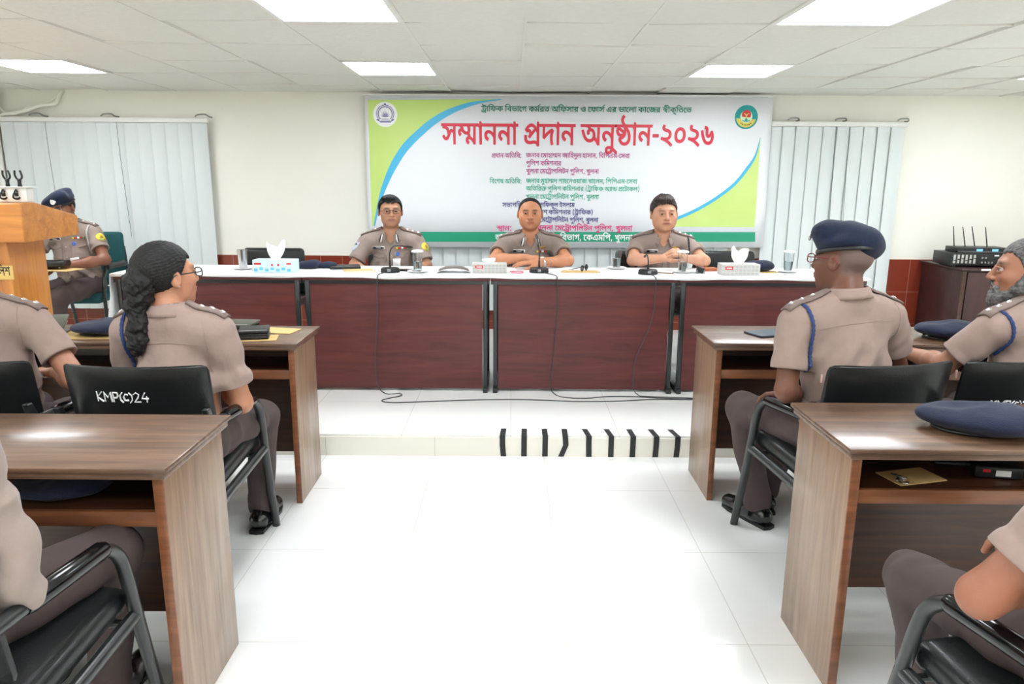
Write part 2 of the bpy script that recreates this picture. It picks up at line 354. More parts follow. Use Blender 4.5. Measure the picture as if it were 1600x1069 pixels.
# ================================================================ HEAD TABLE (four units) and its cloth
TF, TBK, TT = 4.56, 5.08, 0.872
for k in range(4):
    x0 = -2.515 + k * 1.19; x1 = x0 + 1.19
    lb = ['leftmost unit of the maroon head table', 'second unit of the maroon head table from the left', 'third maroon head table unit, in front of the central microphone', 'rightmost unit of the maroon head table'][k]
    t = empty('head_table', ((x0 + x1) / 2, TF, SZ), 0, lb, 'table', 'maroon units of the head table')
    z = TT - SZ; hw = 0.595
    MB().b2((-hw + 0.002, 0.0, z - 0.03), (hw - 0.002, TBK - TF, z - 0.002), 0.003).build('table_top', 'maroon', t)
    MB().b2((-hw + 0.05, 0.012, 0.02), (hw - 0.05, 0.03, z - 0.045)).build('front_panel', 'maroon', t, smooth=False)
    MB().b2((-hw + 0.004, 0.0, z - 0.05), (hw - 0.004, 0.02, z - 0.03)).build('edge_rail', 'blackmetal', t, smooth=False)
    for s in (-1, 1):
        m = MB(); m.box((s * (hw - 0.032), 0.012, (z - 0.03) / 2), (0.026, 0.026, z - 0.03), 0.003); m.box((s * (hw - 0.032), 0.45, (z - 0.03) / 2), (0.026, 0.026, z - 0.03), 0.003)
        m.box((s * (hw - 0.032), 0.23, 0.015), (0.03, 0.52, 0.03), 0.004); m.build('leg', 'blackmetal', t)
# the cloth: flat top, slight front roll, hanging drop at the left end
m = MB(); nx = 90; X0, X1 = -2.53, 2.26
def cy(x, edge): return 0.004 * math.sin(x * 7.3) + 0.003 * math.sin(x * 17 + 1) + (0.012 * math.exp(-((x + 0.8) / 0.12) ** 2) if edge else 0)
rows = []
for i in range(nx + 1):
    x = X0 + (X1 - X0) * i / nx
    pts = [(x, TBK + 0.01, TT - 0.03), (x, TBK + 0.01, TT + 0.002), (x, (TBK + TF) / 2, TT + 0.0028 + 0.001 * math.sin(x * 5)), (x, TF + 0.02, TT + 0.003), (x, TF - 0.006, TT + 0.001), (x, TF - 0.008 + cy(x, 0) * 0.3, TT - 0.012 - cy(x, 1) * 0.6)]
    rows.append([m.bm.verts.new(p) for p in pts])
for A, B in zip(rows, rows[1:]):
    for k in range(5): m.bm.faces.new((A[k], A[k + 1], B[k + 1], B[k]))
# left drop
prev = rows[0][1:5]
for j in range(1, 9):
    f = j / 8; cur = []
    for q, v in enumerate(prev if j == 1 else base):
        pass
    if j == 1: base = [v.co.copy() for v in prev]
    cur = [m.bm.verts.new((X0 - 0.012 - 0.012 * math.sin(f * 9 + q), b.y + 0.02 * f * (1 - q), TT - 0.62 * f * (1 - 0.15 * q / 3))) for q, b in enumerate(base)]
    for k in range(3): m.bm.faces.new((prev[k], prev[k + 1], cur[k + 1], cur[k]))
    prev = cur
tag(m.build('tablecloth', 'cloth', solid=0.0015), 'long white cloth covering the whole head table, hanging down at its left end', 'tablecloth')

# ================================================================ PODIUM
t = empty('podium', (-2.95, 4.0, SZ), 0, 'golden brown wooden podium at the left edge of the stage', 'podium')
def pm(u, v, w): return (w, u, v)
m = MB(); m.prism([(-0.10, 1.205 - SZ + 0), (-0.10, 1.327 - SZ), (0.02, 1.33 - SZ), (0.40, 1.245 - SZ), (0.40, 1.13 - SZ), (-0.10, 1.12 - SZ)], -0.42, 0.355, pm); m.build('reading_desk', 'podium2', t, bevel=0.006)
m = MB(); m.b2((-0.30, 0.0, 0.06), (0.20, 0.30, 1.02)); m.build('body', 'podium', t, bevel=0.004)
m = MB()
for x in (-0.30, 0.14): m.b2((x, -0.018, 0.06), (x + 0.06, 0.0, 1.015))
m.build('pilaster', 'podium', t, bevel=0.004)
MB().b2((-0.36, -0.05, 0), (0.26, 0.36, 0.06), 0.006).build('base', 'podium2', t)
sg = MB().b2((-0.28, -0.026, 0.795), (0.214, -0.0185, 0.872), 0.002).build('name_plate', mat('brass_plate', (226, 190, 110), 0.4), t)

# white microphone holder on the podium
t = empty('microphone_holder', (-2.668, 4.02, 1.332), 0, 'white microphone holder box with four black clips on top of the podium', 'microphone holder')
MB().b2((-0.12, -0.03, 0), (0.055, 0.03, 0.075), 0.004).build('holder_box', 'white_metal', t)
MB().b2((-0.14, -0.04, 0.075), (0.075, 0.04, 0.081), 0.002).build('holder_lid', 'white_metal', t)
for (x, y, z, up) in ((-0.06, 0, 0.081, 1), (0.005, 0, 0.081, 1), (-0.065, -0.03, 0.04, 0), (0.005, -0.03, 0.04, 0)):
    m = MB()
    if up:
        m.lathe([(0, 0), (0.011, 0), (0.009, 0.022), (0.011, 0.036), (0, 0.036)], (x, y, z), 14)
        m.tube(catmull([(x - 0.018, y, z + 0.085), (x - 0.02, y, z + 0.06), (x - 0.008, y, z + 0.038), (x + 0.010, y, z + 0.04), (x + 0.018, y, z + 0.055), (x + 0.010, y, z + 0.085)], 5), 0.005, 8)
    else:
        m.tube(catmull([(x + 0.016 * math.cos(a), y - 0.008 - 0.01 * math.sin(a * 2), z + 0.024 * math.sin(a)) for a in np.linspace(0.5, 5.6, 10)], 4), 0.005, 8)
        m.box((x, y - 0.004, z), (0.012, 0.02, 0.02), 0.003)
    m.build('clip', 'plastic', t)

# ================================================================ CABINET + AUDIO
t = empty('cabinet', (4.35, 6.3, SZ), 0, 'dark maroon wooden cabinet by the right end of the back wall', 'cabinet')
MB().b2((-0.60, -0.26, 0.0), (0.60, 0.34, 0.645), 0.003).build('carcass', 'cabinetwood', t)
MB().b2((-0.62, -0.29, 0.645), (0.62, 0.35, 0.665), 0.004).build('cabinet_top', 'cabinetwood', t)
for s in (-1, 1): MB().b2((-0.555 if s < 0 else 0.01, -0.278, 0.03), (-0.01 if s < 0 else 0.555, -0.262, 0.63), 0.003).build('door', 'cabinetwood', t)
for s in (-1, 1): MB().b2((-0.598 if s < 0 else 0.57, -0.272, 0.0), (-0.565 if s < 0 else 0.598, -0.258, 0.64)).build('corner_strip', 'deskdark', t)
MB().b2((-0.46, -0.292, 0.648), (-0.38, -0.2905, 0.662)).build('sticker', 'paper', t)
CT = SZ + 0.665
t = empty('amplifier', (3.93, 6.22, CT), R(-4), 'black rack amplifier with sliders and knobs on the cabinet', 'amplifier'); t.scale = (0.9, 0.9, 0.95)
MB().b2((-0.26, -0.13, 0.012), (0.24, 0.2, 0.125), 0.004).build('case', 'plastic', t)
m = MB()
for x in (-0.2, 0.2):
    for y in (-0.1, 0.15): m.lathe([(0, 0), (0.018, 0), (0.016, 0.013), (0, 0.013)], (x, y, 0), 12)
m.build('foot', 'plastic', t)
m = MB()
for k in range(6): m.b2((-0.235 + k * 0.036, -0.133, 0.035), (-0.215 + k * 0.036, -0.131, 0.11))
m.build('slider_panel', 'greyprint', t, smooth=False)
for k in range(6): MB().box((-0.225 + k * 0.036, -0.137, 0.06 + 0.01 * (k % 3)), (0.016, 0.01, 0.008), 0.002).build('slider', 'plastic', t)
for k in range(6): MB().lathe([(0, 0), (0.009, 0), (0.008, 0.012), (0, 0.012)], (0.02 + (k % 4) * 0.03, -0.131, 0.045 if k < 4 else 0.085), 14, Matrix.Rotation(R(90), 3, 'X')).build('knob', 'greymetal', t)
MB().lathe([(0, 0), (0.017, 0), (0.015, 0.014), (0, 0.014)], (0.18, -0.131, 0.05), 16, Matrix.Rotation(R(90), 3, 'X')).build('knob', 'greymetal', t)
MB().b2((0.13, -0.1325, 0.1), (0.17, -0.1312, 0.11)).build('badge', 'paper', t)
MB().b2((0.2, -0.133, 0.085), (0.212, -0.1312, 0.095)).build('power_light', 'red', t)
t = empty('wireless_receiver', (3.965, 6.24, CT + 0.119), R(-4), 'slim wireless microphone receiver with four antennas on the amplifier', 'receiver'); t.scale = (0.9, 0.9, 1.0)
MB().b2((-0.22, -0.11, 0.0), (0.24, 0.12, 0.042), 0.003).build('case', 'plastic', t)
for x in (-0.05, 0.09): MB().b2((x, -0.1125, 0.012), (x + 0.055, -0.1105, 0.032)).build('display', 'green_led', t)
MB().b2((-0.215, -0.1115, 0.005), (0.235, -0.1103, 0.009)).build('front_trim', 'greymetal', t)
for (x, dx, y) in ((-0.16, -0.03, 0.08), (-0.11, -0.045, -0.02), (0.03, -0.05, 0.08), (0.09, -0.04, -0.02)):
    MB().tube([(x, y, 0.042), (x + dx * 0.1, y, 0.06), (x + dx, y, 0.21)], [0.006, 0.0055, 0.004], 8).build('antenna', 'plastic', t)
# letter outlines as plain numbers: advance, then closed contours of x, y (x + 10000 marks a curve control point)
GLYPHS = [
[675,[685,622,685,551,279,551,279,220,10279,176,10289,140,296,132,10314,111,351,111,10390,111,10460,149,486,177,10515,208,10546,278,546,314,10546,346,10514,379,477,379,10465,379,10436,375,424,372,413,443,10432,448,10473,454,496,454,10533,454,10591,426,10624,366,624,318,10624,278,10597,202,10551,136,521,110,10484,78,10398,39,346,39,10309,39,10256,61,239,78,10223,97,10202,151,202,206,202,551,-10,551,-10,622],[502,622,10501,663,10464,699,422,699,328,699,10263,699,10192,717,167,736,10140,756,10113,819,113,859,10113,872,10116,897,118,912,192,907,10190,896,10188,879,188,869,10188,847,10197,813,207,802,10221,786,10274,771,323,771,401,771,10454,771,10516,755,538,734,10555,718,10573,663,574,622],[576,-190,501,-190,10488,-149,10432,-104,398,-104,10368,-104,10310,-112,10253,-121,223,-121,10190,-121,10126,-104,10073,-63,10041,9,41,64,10041,93,10049,145,53,158,130,148,10126,129,10119,86,119,64,10119,21,10144,-28,10190,-49,221,-49,10247,-49,10303,-40,10360,-32,388,-32,10416,-32,10471,-54,499,-86,499,35,10499,50,10501,102,503,130,576,184]],
[266,[276,622,276,551,171,551,171,0,94,0,94,469,10082,503,10035,551,-2,551,-10,551,-10,622,5,622,10029,622,10081,591,97,559,10096,564,10094,600,94,613,94,688,148,688,170,622]],
[266,[276,622,276,551,171,551,171,0,94,0,94,551,-10,551,-10,622,82,622,10066,641,10033,683,20,704,10054,763,10132,860,10238,917,313,917,10366,917,10463,891,10557,842,10653,773,705,731,663,677,10594,733,10483,807,10382,844,325,844,10270,844,10189,806,10130,738,106,693,10114,678,10142,642,160,622]],
[838,[848,622,848,551,130,551,114,560,10156,550,10241,506,10314,455,336,432,341,376,10305,360,10226,322,10153,284,125,265,114,282,10192,266,10310,216,10404,146,447,99,10446,116,10445,152,445,171,445,510,458,510,10513,510,10616,492,10705,450,739,414,10763,389,10792,326,792,288,10792,255,10765,196,10705,158,655,158,10640,158,10611,160,597,163,602,234,10608,233,10626,232,636,232,10685,232,10714,270,714,296,10714,347,10611,425,522,434,522,0,445,0,10404,56,10305,140,10174,197,84,212,48,303,10079,324,10147,362,10218,398,252,414,10214,443,10115,488,48,502,79,570,81,551,-10,551,-10,622]],
[807,[817,622,817,551,492,551,492,489,492,473,492,0,415,0,10386,59,10282,163,10149,234,76,243,37,339,10134,395,10328,483,437,517,415,475,415,551,-10,551,-10,622],[415,467,436,438,10385,424,10276,378,10173,328,130,304,10186,293,10305,231,10404,142,428,90,420,88,10418,111,10415,157,415,189],[761,288,10761,255,10735,196,10675,158,625,158,10609,158,10580,160,566,163,572,235,10578,234,10595,233,606,233,10654,233,10683,270,683,296,10683,349,10580,424,479,438,482,513,10559,505,10685,444,10761,349]],
[596,[606,622,606,551,501,551,501,0,424,0,10394,60,10289,161,10153,231,76,243,37,339,10133,397,10338,491,447,524,424,482,424,551,-10,551,-10,622],[424,474,445,446,10369,421,10201,348,130,304,10184,292,10306,234,10410,146,438,88,429,88,10427,111,10424,157,424,189]],
[721,[422,43,10357,43,10243,85,10144,183,10062,345,29,465,105,485,10141,353,10232,192,10347,119,420,119,10473,119,10548,157,10588,224,588,267,10588,297,10576,345,10555,384,542,398,590,476,10628,421,10664,317,664,266,10664,203,10608,102,10501,43],[384,284,10321,284,10249,347,249,402,10249,425,10263,470,271,486,351,462,10344,452,10332,422,332,406,10332,379,10362,355,386,355,10407,355,10449,371,10498,418,527,466,590,476,582,422,10555,377,10496,316,10427,284],[731,622,731,551,-10,551,-10,622]],
[346,[356,622,356,551,336,551,10305,544,10233,497,10169,422,10128,322,128,262,10128,190,10171,105,10235,69,267,69,10292,69,10326,79,348,92,383,31,10357,11,10295,-5,264,-5,10201,-5,10104,61,10049,180,49,260,10049,342,10111,475,10216,567,280,588,216,555,10198,553,10156,551,130,551,-10,551,-10,622]],
[656,[484,0,484,425,505,362,10470,412,10409,485,10353,533,10295,556,263,556,10210,556,10145,501,120,465,106,457,10120,470,10178,487,216,487,10262,487,10319,451,10346,396,346,369,10346,310,10266,217,182,172,131,245,10186,268,10266,325,266,365,10266,387,10232,417,200,417,10174,417,10129,405,103,392,22,458,10053,510,10123,587,10206,629,255,629,10305,629,10388,594,10467,524,507,472,489,483,10487,497,10484,555,484,585,484,688,537,688,560,622,666,622,666,551,561,551,561,0]],
[622,[632,622,632,551,527,551,527,0,450,0,450,135,468,82,10433,135,10362,225,10283,281,236,281,10199,281,10148,243,148,205,10148,172,10196,127,243,111,218,34,10164,53,10097,107,10066,172,66,208,10066,256,10113,320,10186,353,223,353,10283,353,10374,309,10443,235,471,189,454,186,10452,209,10450,256,450,281,450,551,-10,551,-10,622],[299,323,10299,317,10298,305,297,299,221,322,10219,380,10183,450,10105,487,38,494,51,566,97,553,10145,549,10220,518,10272,462,10299,379]],
[0,[-254,707,72,917,110,860,-209,644]],
[596,[606,622,606,551,501,551,501,0,424,0,10394,60,10289,161,10153,231,76,243,37,339,10133,397,10338,491,447,524,424,482,424,551,-10,551,-10,622],[424,474,445,446,10369,421,10201,348,130,304,10184,292,10306,234,10410,146,438,88,429,88,10427,111,10424,157,424,189],[185,-6,10160,-6,10125,26,125,52,10125,78,10160,112,185,112,10210,112,10245,78,245,52,10245,26,10210,-6]],
[707,[407,50,10325,50,10183,131,10070,313,29,466,105,486,10140,362,10223,202,10332,126,405,126,10452,126,10516,149,10555,191,10573,246,573,278,10573,320,10541,389,10483,429,444,429,10404,429,10369,395,369,367,10369,357,10373,335,378,321,301,306,10295,325,10288,361,288,380,10288,419,10327,472,10396,500,440,500,10502,500,10596,443,10650,341,650,274,10650,211,10597,110,10489,50],[717,622,717,551,-10,551,-10,622]],
[893,[903,622,903,551,798,551,798,0,721,0,10692,59,10606,148,557,180,582,246,10620,224,10702,148,724,109,10723,124,10722,150,10721,178,721,194,721,551,-10,551,-10,622],[376,91,10308,91,10184,155,10075,308,29,442,102,466,10138,362,10217,229,10315,167,378,167,10433,167,10500,202,10530,263,530,300,10530,358,10467,430,420,430,10387,430,10353,401,353,372,10353,365,10357,341,361,331,285,316,10278,337,10271,372,271,388,10271,425,10312,475,10377,500,413,500,10472,500,10558,447,10606,355,606,294,10606,240,10556,147,10454,91],[344,465,10339,497,10290,546,243,556,267,601,312,589,10369,567,10419,511,423,468]],
[682,[692,622,692,551,587,551,587,0,510,0,510,353,533,290,10502,331,10457,375,436,375,10422,375,10398,359,10368,314,343,268,10316,219,10272,156,10223,127,188,127,10161,127,10112,149,10063,200,35,244,96,281,10123,233,10159,203,180,203,10197,203,10228,224,10265,276,289,321,312,354,10338,408,10386,449,415,449,10448,449,10501,412,536,374,516,373,10512,396,10510,437,510,458,510,551,-10,551,-10,622],[271,271,10261,339,10240,419,214,441,10189,464,10103,487,38,495,53,571,107,551,10164,542,10240,514,10287,469,10311,403,315,356]],
[738,[509,629,10586,629,10671,551,671,483,10671,435,10622,359,10536,303,480,282,449,354,10516,376,10591,435,591,482,10591,519,10549,558,509,558,10473,558,10409,534,10359,497,10331,456,331,439,10331,423,10351,400,386,395,365,321,10308,332,10251,388,251,431,10251,465,10292,534,10364,593,10457,629],[681,225,10681,142,10558,42,453,42,10383,42,10257,92,10150,202,10061,380,28,507,103,529,10143,386,10242,204,10371,118,455,118,10518,118,10600,171,600,228,10600,267,10549,321,509,338,589,373,10633,349,10681,273]],
[758,[511,628,10552,628,10607,611,626,594,10645,578,10667,531,667,490,667,0,592,0,10584,30,10554,68,10511,87,481,87,10445,87,10383,79,10316,70,272,70,10238,70,10160,85,10090,127,10046,210,46,278,10046,302,10054,355,58,377,135,366,10131,351,10124,309,124,280,10124,236,10150,182,10194,154,10248,144,276,144,10326,144,10409,161,461,161,10504,161,10568,136,590,106,590,463,10590,500,10580,532,569,542,10551,557,514,557,10478,557,10413,525,10362,475,10333,418,333,393,10333,383,10341,361,10367,345,392,345,10403,345,10423,347,434,348,441,278,10431,274,10398,270,376,270,10327,270,10254,330,254,392,10254,432,10295,515,10367,585,10460,628]],
[731,[741,622,741,551,636,551,636,0,559,0,559,335,565,309,10543,341,10494,379,465,379,10450,379,10419,368,10398,338,398,307,10398,296,10399,279,400,271,335,266,10331,307,10295,364,10243,394,213,394,10186,394,10148,373,10128,338,128,316,10128,276,10187,220,241,201,214,127,10166,142,10090,194,10046,270,46,320,10046,365,10090,430,10164,466,208,466,10261,466,10337,427,369,384,354,383,10364,416,10421,451,452,451,10488,451,10540,423,571,397,562,382,10561,403,10559,445,559,467,559,551,-10,551,-10,622]],
[917,[401,63,10342,63,10234,105,10139,198,10060,353,29,465,105,485,10139,362,10223,209,10333,139,404,139,10478,139,10554,203,554,268,10554,299,10538,343,530,358,590,358,10562,329,10501,283,10432,257,391,257,10352,257,10292,287,10258,344,258,384,10258,428,10320,519,394,553,10374,552,10323,551,298,551,-10,551,-10,622,927,622,927,551,614,551,10590,551,10552,553,535,554,10451,516,10365,454,10335,403,335,380,10335,352,10367,328,387,328,10425,328,10485,363,523,396,609,365,10618,345,10630,286,630,254,10630,204,10585,117,10484,63],[801,205,10801,156,10817,66,836,10,761,-7,10743,51,10723,162,723,222,10723,275,10742,359,755,388,10679,389,10572,426,10500,495,475,543,551,559,10567,530,10616,485,10694,459,751,459,10765,459,10791,461,806,462,845,392,10821,347,10801,261]],
[720,[495,303,10426,303,10339,373,312,437,324,439,10317,407,10286,343,10235,300,197,300,10168,300,10117,321,10066,372,37,417,98,453,10127,404,10164,376,186,376,10210,376,10247,408,10269,484,271,551,340,551,10348,514,10374,449,10413,399,10466,371,501,371,10536,371,10573,408,573,442,10573,480,10532,549,503,575,583,591,10599,577,10630,532,10650,475,650,442,10650,372,10568,303],[730,622,730,551,-10,551,-10,622],[620,369,620,0,543,0,10510,40,10437,97,10350,136,295,148,260,226,10320,265,10465,339,543,363],[543,303,10508,288,10433,250,10364,210,336,193,342,202,10408,183,10509,125,546,88,10545,105,10543,149,543,162]],
[266,[276,551,171,551,171,0,94,0,94,551,-10,551,-10,622,94,622,10090,687,10031,775,9936,826,9815,848,-252,848,9689,848,9604,835,9558,811,-442,792,9558,773,9606,763,-365,763,-269,763,9784,763,9846,745,-135,725,9884,706,9900,654,-100,615,-167,615,9832,639,9822,670,-189,678,9801,686,9772,692,-254,692,-353,692,9606,692,9544,703,-476,713,9499,727,9479,767,-521,789,9479,847,9609,917,-258,917,9945,917,10164,774,174,622,276,622]],
[0,[-355,-80,9684,-61,9766,-25,9852,10,-105,25,-79,-41,9886,-52,9814,-76,9749,-101,-277,-114,-290,-102,9787,-109,9905,-143,9997,-189,35,-214,-1,-271,9947,-238,9847,-193,9740,-166,-321,-160]],
[869,[396,300,10348,300,10276,334,234,365,10209,385,10181,399,164,399,10146,399,10124,381,124,363,10124,348,10144,321,160,308,105,253,10079,275,10042,333,42,369,10042,404,10075,448,10128,470,157,470,10181,470,10223,454,10261,430,278,418,10311,395,10359,371,389,371,10425,371,10463,405,463,442,10463,480,10423,549,393,575,472,591,10488,577,10519,532,10540,475,540,442,10540,397,10508,334,10444,300],[87,601,133,589,10198,563,10245,497,245,442,10245,434,10243,414,241,405,165,407,10167,418,10168,436,168,444,10168,485,10120,544,65,556],[879,622,879,551,774,551,774,0,697,0,697,75,699,116,10698,140,10697,189,697,214,697,551,-10,551,-10,622],[470,231,10469,263,10438,300,414,312,485,347,10501,337,10528,305,10544,259,544,227],[493,235,10545,235,10630,195,10704,125,738,79,712,12,10681,55,10614,124,10542,165,501,165,10479,165,10453,144,453,127,10453,107,10481,84,508,74,473,5,10427,23,10373,85,373,127,10373,180,10445,235]],
[604,[614,622,614,551,509,551,509,0,432,0,432,243,448,187,10415,233,10337,307,10255,351,216,351,10179,351,10128,312,128,274,10128,244,10170,201,214,184,176,113,10115,138,10046,223,46,277,10046,326,10093,391,10166,423,204,423,10256,423,10342,387,10417,325,451,284,437,280,10434,303,10432,348,432,371,432,551,-10,551,-10,622]],
[755,[765,622,765,551,660,551,660,0,583,0,583,396,605,332,10564,392,10496,477,10435,531,10373,556,337,556,10297,556,10232,526,10178,476,155,447,147,445,10163,455,10194,465,213,465,10272,465,10325,402,325,356,10325,345,10323,325,321,320,304,326,10316,339,10338,363,10363,387,376,400,500,516,549,463,265,195,206,250,288,328,252,285,222,262,10237,279,10258,318,258,343,10258,368,10228,398,199,398,10183,398,10153,390,137,380,61,452,10101,505,10185,584,10277,629,330,629,10386,629,10475,587,10560,504,606,441,588,446,10585,470,10583,526,583,558,583,688,636,688,659,622],[660,-43,585,-43,10575,-13,10544,25,10502,43,475,43,10423,43,10326,26,269,26,10233,26,10155,40,10087,78,10045,152,45,212,10045,228,10049,268,54,287,131,277,10127,265,10123,230,123,211,10123,170,10158,120,10224,98,269,98,10316,98,10408,115,458,115,10496,115,10560,90,583,61,583,151,660,151]],
[603,[613,622,613,551,159,551,159,253,145,273,10185,318,10287,396,10407,461,475,486,540,422,10521,387,10498,321,10487,249,487,205,10487,156,10503,66,522,10,447,-7,10429,51,10409,162,409,222,10409,263,10421,335,10442,392,453,410,465,405,10408,382,10300,316,10196,230,141,175,82,215,82,551,-10,551,-10,622]],
[0,[-286,-266,9687,-266,9623,-243,9578,-193,-422,-151,9578,-100,9656,-39,-274,-39,9788,-39,9903,-84,10022,-164,89,-217,44,-271,9977,-215,9867,-141,9769,-103,-279,-103,9685,-103,9649,-131,-351,-153,9649,-181,9688,-204,-286,-204,9751,-204,9796,-173,9820,-127,9828,-78,-172,-59,-172,8,-95,8,-95,-45,9905,-73,9892,-148,9853,-219,9777,-266]],
[704,[395,0,10305,0,10177,94,149,168,167,235,10244,241,10318,278,340,303,350,317,10367,345,10377,410,377,444,10377,470,10366,525,355,551,-10,551,-10,622,313,622,10281,666,10242,739,242,776,10242,818,10288,886,331,917,382,861,10350,836,10321,793,321,764,10321,733,10366,666,404,622,714,622,714,551,540,551,10521,551,10493,552,478,553,10551,480,10642,332,642,240,10642,169,10584,61,10474,0],[394,74,10452,74,10525,122,10561,200,561,244,10561,290,10532,378,10464,476,406,536,423,532,10433,503,10446,445,446,406,10446,369,10424,296,10370,232,10273,182,199,168,213,229,10223,176,10277,107,10353,74],[209,560,10171,539,10121,478,121,440,10121,400,10163,354,10232,335,271,335,10307,335,10377,351,403,371,366,305,10334,286,10274,269,243,269,10186,269,10097,310,10046,385,46,436,10046,478,10091,554,125,573],[136,549,10218,520,10372,421,426,365,396,316,10331,375,10174,470,88,499]],
[340,[49,338,291,338,291,256,49,256]],
[592,[127,539,10127,561,10148,605,170,631,233,596,10221,583,10211,560,211,549,10211,535,10227,517,10272,504,316,495,10420,476,10500,397,500,335,10500,269,10389,175,289,168,10279,168,10259,172,249,175,289,184,10333,169,10423,122,10511,63,553,28,507,-26,10448,23,10347,90,10248,135,10136,169,65,185,80,256,10115,246,10187,233,241,233,10342,233,10421,287,421,332,10421,357,10398,392,10342,417,290,427,10232,439,10160,469,10127,511]],
[592,[290,91,10227,91,10128,139,10072,238,72,313,10072,372,10120,477,10221,544,300,544,10381,544,10477,482,10520,381,520,320,10520,261,10471,156,10370,91],[301,473,10259,473,10192,435,10153,362,153,311,10153,270,10180,202,10241,162,291,162,10336,162,10403,203,10439,276,439,324,10439,370,10408,437,10347,473]],
[592,[347,39,10295,39,10201,78,10119,171,10049,331,21,452,96,475,10117,376,10167,239,10226,154,10299,115,342,115,10407,115,10483,193,483,271,10483,315,10458,375,449,391,489,392,10472,348,10428,287,10373,257,340,257,10319,257,10284,269,270,282,10255,296,10235,346,235,400,235,451,10235,476,10225,504,10196,516,166,517,175,593,10216,592,10270,576,286,560,10300,545,10312,501,312,471,312,379,10312,354,10328,328,348,328,10364,328,10395,346,10427,393,443,438,499,452,10518,427,10544,364,10559,298,559,268,10559,203,10514,99,10420,39]],
[596,[606,622,606,551,501,551,501,0,424,0,10394,60,10289,161,10153,231,76,243,37,339,10133,397,10338,491,447,524,424,482,424,622],[424,474,445,446,10369,421,10201,348,130,304,10184,292,10306,234,10410,146,438,88,429,88,10427,111,10424,157,424,189],[240,629,10252,629,10280,626,293,624,287,552,10281,553,10264,554,251,554,10221,554,10188,529,188,509,10188,483,10234,446,293,423,233,378,10195,397,10139,440,10109,492,109,524,10109,551,10137,599,10195,629]],
[645,[655,622,655,551,550,551,550,0,473,0,10435,55,10331,152,10198,223,115,238,92,331,144,296,10228,280,10355,217,10447,138,475,97,10474,120,10473,166,473,193,473,688,526,688,549,622],[211,625,10274,625,10358,582,10400,509,400,464,10400,386,10271,288,158,275,110,285,92,331,10176,337,10276,374,10319,431,319,466,10319,509,10263,555,209,555,10159,555,10116,516,116,494,10116,480,10131,456,150,446,106,384,10087,397,10056,428,10038,470,38,497,10038,532,10078,590,10156,625]],
[294,[147,414,10121,414,10085,446,85,482,10085,520,10121,550,147,550,10173,550,10209,520,209,482,10209,446,10173,414],[147,-14,10121,-14,10085,18,85,54,10085,92,10121,122,147,122,10173,122,10209,92,209,54,10209,18,10173,-14]],
[530,[242,500,10321,500,10418,447,10464,366,464,325,10464,243,10349,147,236,141,246,152,10291,139,10391,91,10493,28,540,-10,494,-63,10432,-17,10329,50,10229,100,10117,138,46,154,61,223,10096,213,10161,204,207,204,10278,204,10355,238,10385,292,385,320,10385,373,10307,430,247,430,10211,430,10167,416,10148,389,148,370,10148,362,10152,345,154,338,81,323,10076,338,10070,371,70,384,10070,421,10114,473,10191,500],[175,465,10170,497,10120,546,73,556,97,601,143,589,10199,567,10250,511,254,468],[540,622,540,551,-10,551,-10,622]],
[263,[190,116,197,105,10188,70,10161,-6,10130,-82,113,-119,46,-119,10061,-60,10086,64,93,116]],
[716,[726,622,726,551,621,551,621,0,544,0,544,396,566,332,10525,392,10457,477,10396,531,10334,556,298,556,10258,556,10193,526,10139,476,116,447,108,445,10124,455,10155,465,174,465,10232,465,10286,402,286,356,10286,345,10284,325,282,320,265,326,10277,339,10299,363,10324,387,337,400,461,516,510,463,226,195,167,250,249,328,213,285,183,262,10198,279,10219,318,219,343,10219,368,10189,398,160,398,10144,398,10114,390,98,380,22,452,10062,505,10146,584,10238,629,291,629,10347,629,10437,587,10521,504,567,441,549,446,10546,470,10544,526,544,558,544,688,597,688,620,622]],
[677,[687,622,687,551,582,551,582,0,505,0,505,512,510,532,10507,549,10505,585,505,607,505,688,558,688,582,622],[361,629,10400,629,10466,599,10518,545,534,509,530,404,10499,476,10415,556,363,556,10324,556,10276,513,276,471,10276,431,10341,380,413,377,406,300,10340,304,10255,350,10215,425,215,474,10215,527,10257,596,10324,629],[77,629,10119,629,10194,595,10242,521,242,461,10242,420,10202,346,10119,300,54,300,48,377,10099,378,10157,405,10181,447,181,468,10181,509,10129,556,76,556,10058,556,10023,551,-1,545,-9,620,10016,625,10055,629]],
[696,[706,622,706,551,601,551,601,0,524,0,10496,41,10424,117,10336,181,10230,227,166,238,142,331,190,296,10283,280,10412,215,10499,135,526,97,10525,120,10524,166,524,193,524,688,577,688,600,622],[450,470,10450,412,10387,331,10278,284,209,276,162,285,142,331,10223,337,10326,372,10375,429,375,466,10375,497,10347,547,316,571,371,625,10405,594,10450,515],[182,430,10121,430,10049,493,49,548,10049,571,10062,613,71,628,147,607,10140,597,10130,568,130,552,10130,526,10159,501,182,501,10202,501,10246,517,10293,565,316,612,371,625,373,575,10353,531,10297,466,10226,430]],
[567,[577,622,577,551,172,551,172,205,10172,161,10182,125,189,117,10207,96,244,96,10283,96,10353,134,379,162,10408,193,10439,263,439,299,10439,331,10407,364,370,364,10358,364,10330,360,317,357,306,428,10325,433,10366,439,389,439,10426,439,10484,411,10517,351,517,303,10517,244,10459,133,415,95,10378,63,10291,24,239,24,10202,24,10149,46,132,63,10116,82,10095,136,95,191,95,551,-10,551,-10,622],[395,622,10394,663,10357,699,315,699,221,699,10156,699,10085,717,60,736,10033,756,10006,819,6,859,10006,872,10009,897,11,912,85,907,10083,896,10081,879,81,869,10081,847,10090,813,100,802,10114,786,10167,771,216,771,294,771,10347,771,10409,755,431,734,10448,718,10466,663,467,622]],
